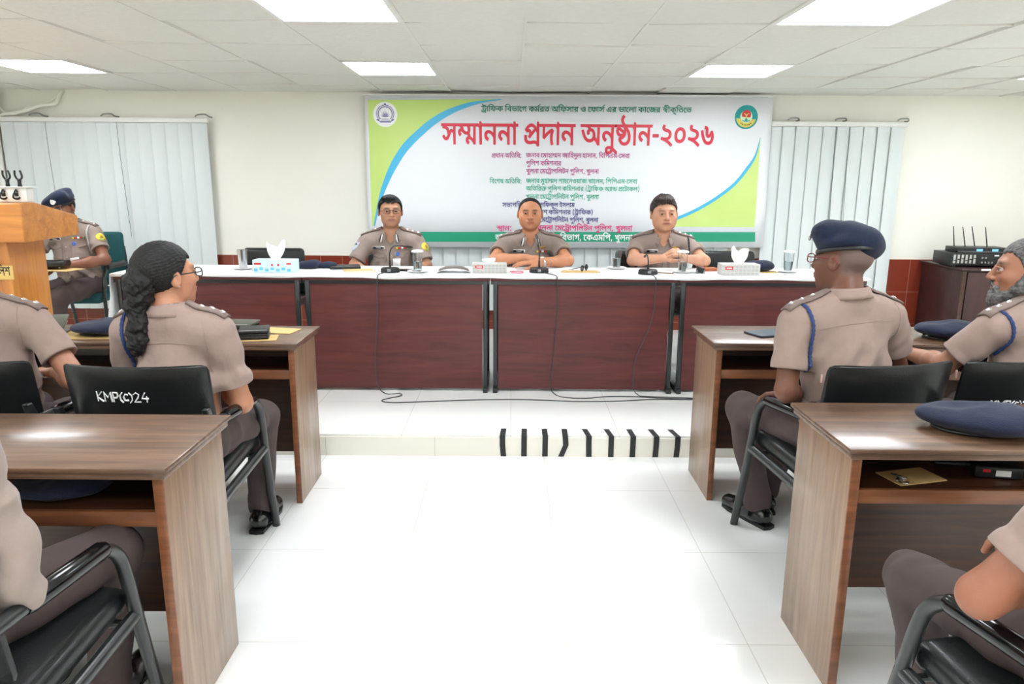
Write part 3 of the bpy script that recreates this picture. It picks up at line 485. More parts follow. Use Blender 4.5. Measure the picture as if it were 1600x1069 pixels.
[633,[643,622,643,551,538,551,538,0,461,0,10412,58,10308,143,10176,199,84,212,48,303,10098,335,10216,398,280,425,339,432,341,376,10291,354,10183,301,142,275,10215,261,10330,210,10423,140,463,99,10463,116,10461,152,461,171,461,312,465,334,10464,358,10461,409,461,434,461,551,-10,551,-10,622],[77,569,118,555,10180,538,10307,477,10423,398,468,355,467,264,10429,306,10330,382,10218,445,10102,491,48,502]],
[626,[636,622,636,551,531,551,531,0,454,0,10412,56,10310,141,10176,199,84,212,48,303,10079,324,10147,362,10218,398,252,414,10214,443,10115,488,48,502,79,570,81,551,-10,551,-10,622],[454,551,135,551,114,560,10156,550,10241,506,10314,455,336,432,341,376,10305,360,10226,322,10153,284,125,265,113,280,10199,268,10328,212,10428,132,470,83,457,79,10456,100,10454,149,454,171],[180,-6,10155,-6,10120,26,120,52,10120,78,10155,112,180,112,10205,112,10240,78,240,52,10240,26,10205,-6]],
[930,[486,528,10562,528,10641,458,641,396,10641,352,10594,283,10511,231,457,212,427,282,10492,303,10564,351,564,393,10564,424,10524,457,483,457,10449,457,10388,437,10341,406,10314,372,314,358,10314,345,10333,327,364,322,344,248,10289,258,10235,309,235,350,10235,383,10276,446,10346,498,10437,528],[654,170,10654,91,10534,0,432,0,10366,0,10246,44,10143,141,10059,301,28,417,104,440,10140,311,10231,151,10352,76,433,76,10494,76,10573,122,573,172,10573,206,10523,254,485,268,565,303,10608,281,10654,212],[759,473,10820,473,10894,404,894,349,10894,318,10869,256,10801,202,738,183,714,255,10763,268,10819,310,819,341,10819,376,10778,404,751,404,10717,404,10654,365,609,307,575,336,10605,388,10663,447,10725,473],[940,622,940,551,-10,551,-10,622]],
[419,[256,-135,10183,-39,10111,205,111,332,10111,461,10183,698,256,792,337,792,10270,694,10197,456,197,331,10197,204,10268,-34,338,-135]],
[255,[265,622,265,551,195,551,255,573,10214,540,10172,487,10158,433,158,395,10158,362,10174,288,10191,209,191,166,10191,130,10175,63,10132,6,10053,-38,-10,-52,-31,17,10033,32,10094,77,10113,135,113,168,10113,208,10097,284,10080,358,80,393,10080,431,10094,488,10128,541,157,572,172,551,-10,551,-10,622]],
[811,[821,622,821,551,455,551,455,373,10455,343,10473,316,492,316,10511,316,10552,340,10600,392,628,433,688,442,10720,395,10755,295,755,245,10755,180,10698,80,10590,24,515,24,10454,24,10338,73,10234,191,189,294,259,325,10289,253,10359,153,10451,100,513,100,10591,100,10679,180,679,243,10679,288,10654,352,634,373,680,392,10650,341,10587,275,10524,242,493,242,10470,242,10430,255,416,268,10400,282,10378,333,378,393,378,402,381,398,10380,417,10378,454,378,472,378,551,-10,551,-10,622],[181,500,10223,500,10300,473,10372,422,405,386,415,286,10361,353,10242,428,189,428,10165,428,10125,404,125,375,10125,360,10143,330,165,318,113,258,10079,281,10043,341,43,375,10043,417,10083,472,10146,500]],
[419,[82,-135,10150,-37,10222,198,222,325,10222,453,10151,691,81,792,163,792,10237,696,10308,452,308,324,10308,196,10237,-41,163,-135]],
[530,[358,622,10357,663,10320,699,278,699,206,699,10140,699,10069,717,44,736,10017,756,9990,819,-10,859,9990,872,9993,898,-5,912,69,907,10067,895,10065,877,65,869,10065,847,10074,813,84,802,10098,786,10151,771,200,771,257,771,10310,771,10372,755,394,734,10411,718,10429,663,430,622],[242,500,10321,500,10418,447,10464,366,464,325,10464,243,10349,147,236,141,246,152,10291,139,10391,91,10493,28,540,-10,494,-63,10432,-17,10329,50,10229,100,10117,138,46,154,61,223,10096,213,10161,204,207,204,10278,204,10355,238,10385,292,385,320,10385,373,10307,430,247,430,10211,430,10167,416,10148,389,148,370,10148,362,10152,345,154,338,81,323,10076,338,10070,371,70,384,10070,421,10114,473,10191,500],[175,465,10170,497,10120,546,73,556,97,601,143,589,10199,567,10250,511,254,468],[540,622,540,551,-10,551,-10,622]],
[712,[508,622,10507,663,10470,699,428,699,288,699,10223,699,10152,717,127,736,10100,756,10073,819,73,859,10073,872,10076,898,78,912,152,907,10150,895,10148,877,148,869,10148,847,10157,813,167,802,10181,786,10233,771,283,771,407,771,10460,771,10522,755,544,734,10561,718,10579,663,580,622],[722,622,722,551,356,551,356,372,10356,343,10374,316,393,316,10412,316,10453,340,10501,392,529,433,589,442,10621,395,10656,295,656,245,10656,182,10601,82,10494,24,417,24,10351,24,10237,70,10141,173,10061,342,29,465,105,485,10141,346,10228,177,10340,100,413,100,10493,100,10580,180,580,243,10580,288,10555,352,535,373,581,392,10551,341,10488,275,10425,242,394,242,10371,242,10331,255,317,268,10301,282,10279,333,279,393,279,551,-10,551,-10,622]],
[721,[500,305,10430,305,10337,373,312,437,324,439,10317,407,10286,343,10235,300,197,300,10168,300,10117,321,10066,372,37,417,98,453,10127,404,10164,376,186,376,10210,376,10247,408,10269,484,271,551,340,551,10348,514,10374,449,10413,399,10466,371,501,371,10536,371,10573,408,573,442,10573,480,10532,549,503,575,583,591,10599,577,10630,532,10650,475,650,442,10650,372,10570,305],[731,622,731,551,-10,551,-10,622],[455,319,10509,319,10585,291,10631,246,10652,194,652,169,10652,135,10627,83,10578,46,10510,23,466,18,469,43,10507,34,10585,4,10664,-35,703,-60,667,-117,10619,-85,10527,-38,10434,-4,10336,21,282,30,295,100,10328,90,10388,81,425,81,10507,81,10575,128,575,168,10575,210,10514,255,464,255,10421,255,10385,226,385,200,10385,192,10389,175,391,169,318,154,10314,168,10307,200,307,213,10307,247,10344,294,10411,319]],
[1158,[898,622,898,551,798,551,798,0,721,0,10692,59,10606,148,557,180,582,246,10620,224,10702,148,724,109,10723,124,10722,150,10721,178,721,194,721,551,-10,551,-10,622],[376,91,10308,91,10184,155,10075,308,29,442,102,466,10138,362,10217,229,10315,167,378,167,10433,167,10500,202,10530,262,530,300,10530,358,10467,430,420,430,10387,430,10353,401,353,372,10353,365,10357,341,361,331,285,316,10278,337,10271,372,271,388,10271,425,10312,475,10377,500,413,500,10472,500,10558,447,10606,355,606,294,10606,240,10556,147,10454,91],[344,465,10339,497,10290,546,243,556,267,601,312,589,10369,567,10419,511,423,468],[1168,622,1168,551,1063,551,1063,0,986,0,986,479,10969,518,10926,551,897,551,887,551,887,622,897,622,10925,622,10974,591,990,559,10989,564,10986,600,986,613,986,688,1039,688,1062,622]],
]
TXT = [
('g1', -0.275, 1.566, 2.104, 2.062, [0, 1, 2, 3, 4, -1, 2, 5, 6, 1, 7, 8, -1, 4, 9, 10, 11, 12, -1, 13, 2, 3, 14, 1, 11, -1, 15, -1, 7, 3, 1, 14, 10, -1, 16, 11, -1, 6, 1, 7, 17, 1, -1, 4, 1, 7, 18, 11, -1, 19, 20, 4, 21, 2, 12, 7, 12]),
('t', -0.624, 1.778, 1.956, 1.782, [14, 22, 1, 23, 23, 1, -1, 24, 25, 1, 23, -1, 13, 23, 26, 27, 1, 23, 28, 29, 30, 29, 31]),
('m', -0.185, 0.081, 1.704, 1.668, [24, 32, 1, 23, -1, 13, 2, 12, 2, 33, 34]),
('m', 0.121, 1.04, 1.708, 1.672, [18, 23, 1, 5, -1, 7, 9, 1, 35, 1, 22, 25, -1, 18, 1, 2, 35, 25, 26, 17, -1, 35, 1, 14, 1, 23, 36, -1, 2, 5, 2, 37, 16, 9, 28, 7, 14, 5, 1]),
('m', 0.122, 0.434, 1.64, 1.604, [37, 26, 2, 17, 38, -1, 4, 2, 9, 38, 23, 1, 11]),
('m', 0.122, 0.772, 1.572, 1.536, [39, 26, 17, 23, 1, -1, 7, 9, 7, 0, 1, 37, 2, 17, 40, 23, -1, 37, 26, 2, 17, 38, 36, -1, 39, 26, 17, 23, 1]),
('g', -0.202, 0.083, 1.482, 1.446, [2, 5, 7, 38, 41, -1, 13, 2, 12, 2, 33, 34]),
('g', 0.123, 1.118, 1.487, 1.451, [18, 23, 1, 5, -1, 9, 26, 35, 1, 22, 25, -1, 38, 1, 35, 7, 23, 15, 42, 1, 18, -1, 39, 1, 7, 17, 25, 36, -1, 2, 37, 2, 37, 16, 9, 28, 7, 14, 5, 1]),
('g', 0.124, 1.143, 1.42, 1.384, [13, 2, 12, 2, 11, 43, -1, 37, 26, 2, 17, 38, -1, 4, 2, 9, 38, 23, 1, 11, -1, 44, 0, 1, 2, 3, 4, -1, 13, 45, 1, 46, -1, 24, 7, 40, 1, 4, 17, 47]),
('g', 0.125, 0.779, 1.349, 1.312, [39, 26, 17, 23, 1, -1, 7, 9, 7, 0, 1, 37, 2, 17, 40, 23, -1, 37, 26, 2, 17, 38, 36, -1, 39, 26, 17, 23, 1]),
('b', -0.087, 0.102, 1.275, 1.238, [14, 6, 1, 37, 2, 12, 34]),
('b', 0.125, 0.563, 1.277, 1.241, [18, 23, 1, 5, -1, 38, 2, 3, 4, 26, 17, -1, 48, 14, 17, 1, 9]),
('b', 0.103, 0.732, 1.213, 1.176, [49, 37, 28, 37, 26, 2, 17, 38, -1, 4, 2, 9, 38, 23, 1, 11, -1, 44, 0, 1, 2, 3, 4, 47]),
('b', 0.127, 0.78, 1.145, 1.108, [39, 26, 17, 23, 1, -1, 7, 9, 7, 0, 1, 37, 2, 17, 40, 23, -1, 37, 26, 2, 17, 38, 36, -1, 39, 26, 17, 23, 1]),
('k', -0.139, 0.0, 1.07, 1.027, [50, 1, 23, 34]),
('k', 0.22, 1.089, 1.075, 1.032, [39, 26, 17, 23, 1, -1, 7, 9, 7, 0, 1, 37, 2, 17, 40, 23, -1, 37, 26, 2, 17, 38, 36, -1, 39, 26, 17, 23, 1]),
('w', -0.15, 0.07, 0.99, 0.94, [51, 7, 42, 1, 18, 7, 23, 34]),
('w', 0.221, 1.093, 0.994, 0.945, [0, 1, 2, 3, 4, -1, 2, 5, 6, 1, 8, 36, -1, 7, 4, 16, 9, 2, 37, 36, -1, 39, 26, 17, 23, 1]),
('p', 0, 1, 1, 0, [37, 26, 2, 17, 38]),
]

# ================================================================ BANNER
BY = WY - 0.13
ban = empty('banner', (0.49, BY, 1.55), 0, 'wide printed ceremony banner in Bengali hanging on the back wall', 'banner')
def wpoly(name, pts, m, off, parent=ban):
    mb = MB(); f = mb.bm.faces.new([mb.bm.verts.new((x - 0.49, -off, z - 1.55)) for x, z in pts]); bmesh.ops.triangulate(mb.bm, faces=[f])
    return mb.build(name, m, parent, smooth=False)
BK = (CAMZ and 1)  # banner outline in wall metres
mb = MB(); bx0, bx1, bt, bb = -1.275, 2.235, 2.178, 0.885
n = 60; rows = []
for i in range(n + 1):
    f = i / n; x = bx0 + (bx1 - bx0) * f
    sag = -0.006 * math.sin(f * PI) + 0.016 * f
    rows.append([mb.bm.verts.new((x - 0.49 + (0.02 * f - 0.005) * (1 - q), 0.0, (bb + (bt - bb) * q + sag) - 1.55)) for q in (0, 0.25, 0.5, 0.75, 1)])
for A, B in zip(rows, rows[1:]):
    for k in range(4): mb.bm.faces.new((A[k], B[k], B[k + 1], A[k + 1]))
mb.build('banner_sheet', 'banner', ban, solid=-0.003)
MB().tube([(bx0 - 0.49 - 0.02, 0.004, bt - 1.55 + 0.004), (bx1 - 0.49, 0.004, bt + 0.016 - 1.55)], 0.008, 10).build('hanging_rod', 'white_metal', ban)
M['bgreen'] = mat('lime_green_ink', (186, 214, 110), 0.45, rgb2=(206, 226, 140), vscale=0.9)
M['bteal'] = mat('teal_green_ink', (32, 152, 116), 0.45)
M['bblue'] = mat('sky_blue_ink', (72, 180, 222), 0.45)
M['bred'] = mat('red_ink', (214, 52, 72), 0.45)
M['bdgreen'] = mat('dark_green_ink', (38, 122, 98), 0.45)
M['bmag'] = mat('magenta_ink', (188, 84, 146), 0.45)
M['bmint'] = mat('mint_green_ink', (70, 178, 150), 0.45)
M['bnavy'] = mat('indigo_ink', (78, 74, 142), 0.45)
M['bpink'] = mat('pink_ink', (222, 70, 130), 0.45)
M['bwhite'] = mat('white_ink', (246, 248, 248), 0.45)
M['bpurple'] = mat('violet_ink', (92, 88, 152), 0.45)
AO = [(-0.116, 2.164), (-0.24, 2.153), (-0.378, 2.136), (-0.561, 2.079), (-0.709, 2.002), (-0.84, 1.901), (-0.976, 1.772), (-1.087, 1.603), (-1.165, 1.421), (-1.211, 1.261), (-1.252, 1.062)]
AI = [(-0.09, 2.160), (-0.24, 2.139), (-0.352, 2.109), (-0.511, 2.049), (-0.642, 1.973), (-0.75, 1.888), (-0.871, 1.786), (-0.979, 1.656), (-1.077, 1.487), (-1.148, 1.355), (-1.201, 1.21), (-1.240, 1.062)]
AR = [(2.190, 1.856), (2.165, 1.702), (2.107, 1.586), (1.997, 1.442), (1.832, 1.31), (1.65, 1.202), (1.464, 1.121), (1.30, 1.072)]
def sm(P, n=4): return [(v.x, v.y) for v in catmull([(a, b, 0) for a, b in P], n)]
BKX = (6.655 - 0.13 + 0.0) / 6.655   # the banner hangs a little proud of the wall
def K(P): return [(x * BY / 6.655, CAMZ + (z - CAMZ) * BY / 6.655) for x, z in P]
def strip(name, A, B, m, off):
    mb = MB()
    for k in range(len(A) - 1): mb.quad(*[(p[0] - 0.49, -off, p[1] - 1.55) for p in (A[k], A[k + 1], B[k + 1], B[k])])
    return mb.build(name, m, ban, smooth=False)
AG = sm(AO); strip('green_field', K(AG), K([(-1.268, min(z, 2.138 + 0.01 * (x + 1.268))) for x, z in AG]), 'bgreen', 0.0010)
AI = [(-0.09, 2.160), (-0.235, 2.139), (-0.352, 2.109), (-0.511, 2.049), (-0.662, 1.962), (-0.80, 1.850), (-0.935, 1.716), (-1.045, 1.553), (-1.130, 1.390), (-1.190, 1.24), (-1.240, 1.062)]
strip('blue_arc', K(sm(AO)), K(sm(AI)), 'bblue', 0.0016)
AG = sm(AR); strip('green_field', K(AG), K([(2.190 + 0.012 * (1.856 - z), z) for x, z in AG]), 'bgreen', 0.0010)
arcL = sm(AR); arcT = []
for k, (x, z) in enumerate(arcL):
    a = Vector(arcL[max(0, k - 1)]); b = Vector(arcL[min(len(arcL) - 1, k + 1)]); d = (b - a).normalized(); nn = Vector((d.y, -d.x)); w = 0.004 + 0.024 * min(1, k / 8)
    arcT.append((x - abs(nn.x) * w, z + abs(nn.y) * w))
strip('blue_arc', K(arcL), K(arcT), 'bblue', 0.0016)
wpoly('green_band', K([(-1.270, 1.008), (2.207, 1.027), (2.213, 0.941), (-1.273, 0.918)]), 'bteal', 0.0020)
def disc(name, c, r, m, off, n=32, a0=0, a1=2 * PI, ri=None, parent=ban):
    c = K([c])[0]
    A = np.linspace(a0, a1, n)
    P = [(c[0] + r * math.cos(a), c[1] + r * math.sin(a)) for a in A]
    if ri is not None: P += [(c[0] + ri * math.cos(a), c[1] + ri * math.sin(a)) for a in A[::-1]]
    mb = MB()
    if ri is not None:
        for k in range(n - 1): mb.quad(*[(p[0] - 0.49, -off, p[1] - 1.55) for p in (P[k], P[k + 1], P[2 * n - 2 - k], P[2 * n - 1 - k])])
    else: mb.bm.faces.new([mb.bm.verts.new((p[0] - 0.49, -off, p[1] - 1.55)) for p in P[:-1]])
    return mb.build(name, m, parent, smooth=False)
# left emblem: white roundel with a violet wreath, water-lily mark and a scroll
e1 = (-1.118, 2.029); c1 = K([e1])[0]
disc('emblem_disc', e1, 0.104, 'bwhite', 0.0022)
def marks(name, quads, m, off):
    mb = MB()
    for q in quads: mb.bm.faces.new([mb.bm.verts.new((p[0] - 0.49, -off, p[1] - 1.55)) for p in q])
    return mb.build(name, m, ban, smooth=False)
Q = []
for k in range(24):
    a = R(-38) + k * R(256) / 23
    for rr in (0.074, 0.060):
        x, z = c1[0] + rr * math.cos(a), c1[1] + 0.004 + rr * math.sin(a); d = a + R(60 if a < R(90) else 120) ; l, w = 0.011, 0.0042
        Q.append([(x + l * math.cos(d), z + l * math.sin(d)), (x + w * math.cos(d + PI / 2), z + w * math.sin(d + PI / 2)), (x - l * math.cos(d), z - l * math.sin(d)), (x - w * math.cos(d + PI / 2), z - w * math.sin(d + PI / 2))])
for k in range(-4, 5):
    a = R(90 + k * 19); l = 0.046 - abs(k) * 0.003
    x, z = c1[0], c1[1] - 0.022
    Q.append([(x, z), (x + 0.6 * l * math.cos(a + .13), z + 0.6 * l * math.sin(a + .13)), (x + 1.3 * l * math.cos(a), z + 1.3 * l * math.sin(a)), (x + 0.6 * l * math.cos(a - .13), z + 0.6 * l * math.sin(a - .13))])
for (y0, w) in ((-0.036, 0.03), (-0.046, 0.045)): Q.append([(c1[0] - w, c1[1] + y0), (c1[0] + w, c1[1] + y0), (c1[0] + w, c1[1] + y0 - 0.004), (c1[0] - w, c1[1] + y0 - 0.004)])
Q.append([(c1[0] - 0.012, c1[1] + 0.082), (c1[0], c1[1] + 0.097), (c1[0] + 0.012, c1[1] + 0.082)])
for s in (-1, 1):
    Q.append([(c1[0] + s * 0.05, c1[1] - 0.058), (c1[0] + s * 0.078, c1[1] - 0.044), (c1[0] + s * 0.074, c1[1] - 0.036), (c1[0] + s * 0.048, c1[1] - 0.05)])
Q.append([(c1[0] - 0.05, c1[1] - 0.056), (c1[0] + 0.05, c1[1] - 0.056), (c1[0] + 0.048, c1[1] - 0.066), (c1[0] - 0.048, c1[1] - 0.066)])
marks('emblem_wreath', Q, 'bpurple', 0.0028)
# right emblem: teal ring, gold lower half, red flower with a pale stem and teal lotus
e2 = (2.05, 2.028); c2 = K([e2])[0]
M['ering'] = mat('emblem_teal', (24, 150, 150), 0.45); M['egold'] = mat('emblem_yellow', (222, 206, 96), 0.45); M['ered'] = mat('emblem_red', (206, 58, 66), 0.45); M['emint'] = mat('emblem_pale_green', (214, 238, 206), 0.45)
disc('emblem_disc', e2, 0.100, 'ering', 0.0022)
disc('emblem_disc', e2, 0.086, 'egold', 0.0026, a0=PI + 0.12, a1=2 * PI - 0.12)
disc('emblem_disc', (e2[0], e2[1] + 0.004), 0.052, 'emint', 0.0030)
disc('emblem_flower', (e2[0], e2[1] + 0.02), 0.040, 'ered', 0.0034, a0=-0.6, a1=PI + 0.6)
Q = [[(c2[0] - 0.008, c2[1] - 0.012), (c2[0] + 0.008, c2[1] - 0.012), (c2[0] + 0.004, c2[1] + 0.022), (c2[0] - 0.004, c2[1] + 0.022)]]
for s in (-1, 1): Q.append([(c2[0] + s * 0.004, c2[1] + 0.012), (c2[0] + s * 0.022, c2[1] + 0.028), (c2[0] + s * 0.02, c2[1] + 0.034), (c2[0], c2[1] + 0.020)])
marks('emblem_stem', Q, 'egold', 0.0038)
Q = [[(c2[0], c2[1] - 0.040), (c2[0] + 0.014, c2[1] - 0.024), (c2[0], c2[1] - 0.006), (c2[0] - 0.014, c2[1] - 0.024)]]
for s in (-1, 1): Q.append([(c2[0], c2[1] - 0.042), (c2[0] + s * 0.030, c2[1] - 0.034), (c2[0] + s * 0.036, c2[1] - 0.022), (c2[0] + s * 0.008, c2[1] - 0.032)])
marks('emblem_lotus', Q, 'ering', 0.0042)
Q = []
for k in range(9):
    a = R(-90 + (k - 4) * 13); x, z = c2[0] + 0.066 * math.cos(a), c2[1] + 0.066 * math.sin(a)
    if k in (0, 8): continue
    Q.append([(x - 0.004, z - 0.005), (x + 0.004, z - 0.005), (x + 0.004, z + 0.004), (x - 0.004, z + 0.004)])
marks('emblem_lettering', Q, 'deskdark', 0.0042)

# ---- Bengali lettering, drawn from stored letter outlines
GL = []
for g in GLYPHS:
    GL.append((g[0], [[(c[k] - 10000 if c[k] > 5000 else c[k], c[k + 1], c[k] <= 5000) for k in range(0, len(c), 2)] for c in g[1:]]))
def flatten(pts, n=3):
    P = []; N = len(pts)
    for i in range(N):
        a = pts[i]; b = pts[(i + 1) % N]; P.append(a)
        if not a[2] and not b[2]: P.append(((a[0] + b[0]) / 2, (a[1] + b[1]) / 2, True))
    k = next(i for i, p in enumerate(P) if p[2]); P = P[k:] + P[:k]; N = len(P); out = []; i = 0
    while i < N:
        p = P[i]
        if P[(i + 1) % N][2]: out.append((p[0], p[1])); i += 1
        else:
            c = P[(i + 1) % N]; q = P[(i + 2) % N]
            for s in range(n):
                t = s / n; out.append(((1 - t) ** 2 * p[0] + 2 * t * (1 - t) * c[0] + t * t * q[0], (1 - t) ** 2 * p[1] + 2 * t * (1 - t) * c[1] + t * t * q[1]))
            i += 2
    return out
def text_mesh(name, ids, m, parent, u0, u1, ztop, zbot, off, bold=0.0, map3=None):
    """fits the line between u0 and u1, head stroke at ztop, foot at zbot"""
    pen = 0; items = []
    for i in ids:
        if i < 0: pen += 260; continue
        items.append((GL[i], pen)); pen += GL[i][0]
    sx = (u1 - u0) / pen; sz = (ztop - zbot) / 622.0
    verts = []; faces = []; lay = []
    def fat(P, w):
        out = []; n = len(P)
        for k in range(n):
            a, b, c = Vector(P[k - 1]), Vector(P[k]), Vector(P[(k + 1) % n])
            d1 = (b - a); d2 = (c - b)
            d1 = d1.normalized() if d1.length > 1e-9 else d2.normalized(); d2 = d2.normalized() if d2.length > 1e-9 else d1
            q = Vector((-d1.y - d2.y, d1.x + d2.x)); L = q.length
            q = q / L if L > 0.3 else Vector((-d1.y, d1.x))
            out.append((b.x + q.x * w, b.y + q.y * w))
        return out
    def bands(C):
        # fill by winding number, cut into level trapezoids
        E = []
        for c in C:
            for k in range(len(c)):
                p, q = c[k - 1], c[k]
                if p[1] != q[1]: E.append((p, q, 1) if p[1] < q[1] else (q, p, -1))
        A0 = np.array([e[0] for e in E]); A1 = np.array([e[1] for e in E]); W_ = np.array([e[2] for e in E])
        ys = set(np.round(np.concatenate([A0[:, 1], A1[:, 1]]), 7)); D = A1 - A0
        for i in range(len(E)):
            r = A0[i + 1:] - A0[i]; cr_ = D[i, 0] * D[i + 1:, 1] - D[i, 1] * D[i + 1:, 0]; cr_ = np.where(np.abs(cr_) < 1e-14, 1e-14, cr_)
            t = (r[:, 0] * D[i + 1:, 1] - r[:, 1] * D[i + 1:, 0]) / cr_; u = (r[:, 0] * D[i, 1] - r[:, 1] * D[i, 0]) / cr_
            for tt in t[(t > 0) & (t < 1) & (u > 0) & (u < 1)]: ys.add(round(A0[i, 1] + tt * D[i, 1], 7))
        ys = sorted(ys); out = []
        for y0, y1 in zip(ys, ys[1:]):
            if y1 - y0 < 2e-6: continue
            m_ = (y0 + y1) / 2; ix = np.where((A0[:, 1] < m_) & (A1[:, 1] > m_))[0]
            X = lambda y: A0[ix, 0] + D[ix, 0] * (y - A0[ix, 1]) / D[ix, 1]
            xm = X(m_); o_ = np.argsort(xm); xa, xb, w_ = X(y0)[o_], X(y1)[o_], W_[ix][o_]; w = 0
            for k in range(len(o_) - 1):
                if w == 0: st = k
                w += w_[k]
                if w + 0 == 0: out.append(((xa[st], y0), (xa[k], y0), (xb[k], y1), (xb[st], y1)))
            if w != 0: out.append(((xa[st], y0), (xa[-1], y0), (xb[-1], y1), (xb[st], y1)))
        return out
    cache = {}
    for gi, ((adv, cs), px) in enumerate(items):
        if id(cs) not in cache:
            C = [[(x * sx, y * sz) for x, y in flatten(c)] for c in cs]
            C = [[p for k, p in enumerate(c) if (p[0] - c[k - 1][0]) ** 2 + (p[1] - c[k - 1][1]) ** 2 > 1e-12] for c in C]
            cache[id(cs)] = bands([fat(c, bold) for c in C if len(c) > 2])
        for tr in cache[id(cs)]:
            base_ = len(verts); verts += [(x + px * sx, y) for x, y in tr]; faces.append([base_, base_ + 1, base_ + 2, base_ + 3]); lay += [0.0002 * (gi % 2)] * 4
    me = bpy.data.meshes.new(name); me.from_pydata([(x, y, 0) for x, y in verts], [], faces)
    f3 = map3 or (lambda x, z: (u0 + x - 0.49, -off, zbot + z - 1.55))
    for v, l in zip(me.vertices, lay): v.co = Vector(f3(v.co.x, v.co.y)) + Vector((0, -l, 0))
    me.materials.append(M[m])
    return link(bpy.data.objects.new(name, me), parent)
TK = {'g1': ('bdgreen', 0.0015), 't': ('bred', 0.0040), 'm': ('bmag', 0.0009), 'g': ('bmint', 0.0009), 'b': ('bnavy', 0.0009), 'k': ('bpink', 0.0014), 'w': ('bwhite', 0.0014)}
for (k, u0, u1, zt, zb, ids) in TXT:
    if k == 'p': PLATE = ids; continue
    (a, c), (b, d) = K([(u0, zt), (u1, zb)])
    text_mesh('lettering', ids, TK[k][0], ban, a, b, c, d, 0.0042, TK[k][1])
text_mesh('lettering', PLATE, 'plastic', sg, 0, 0.105, 0.045, 0.0, 0, 0.001, map3=lambda x, z: (0.096 + x, -0.0268, 0.818 + z))

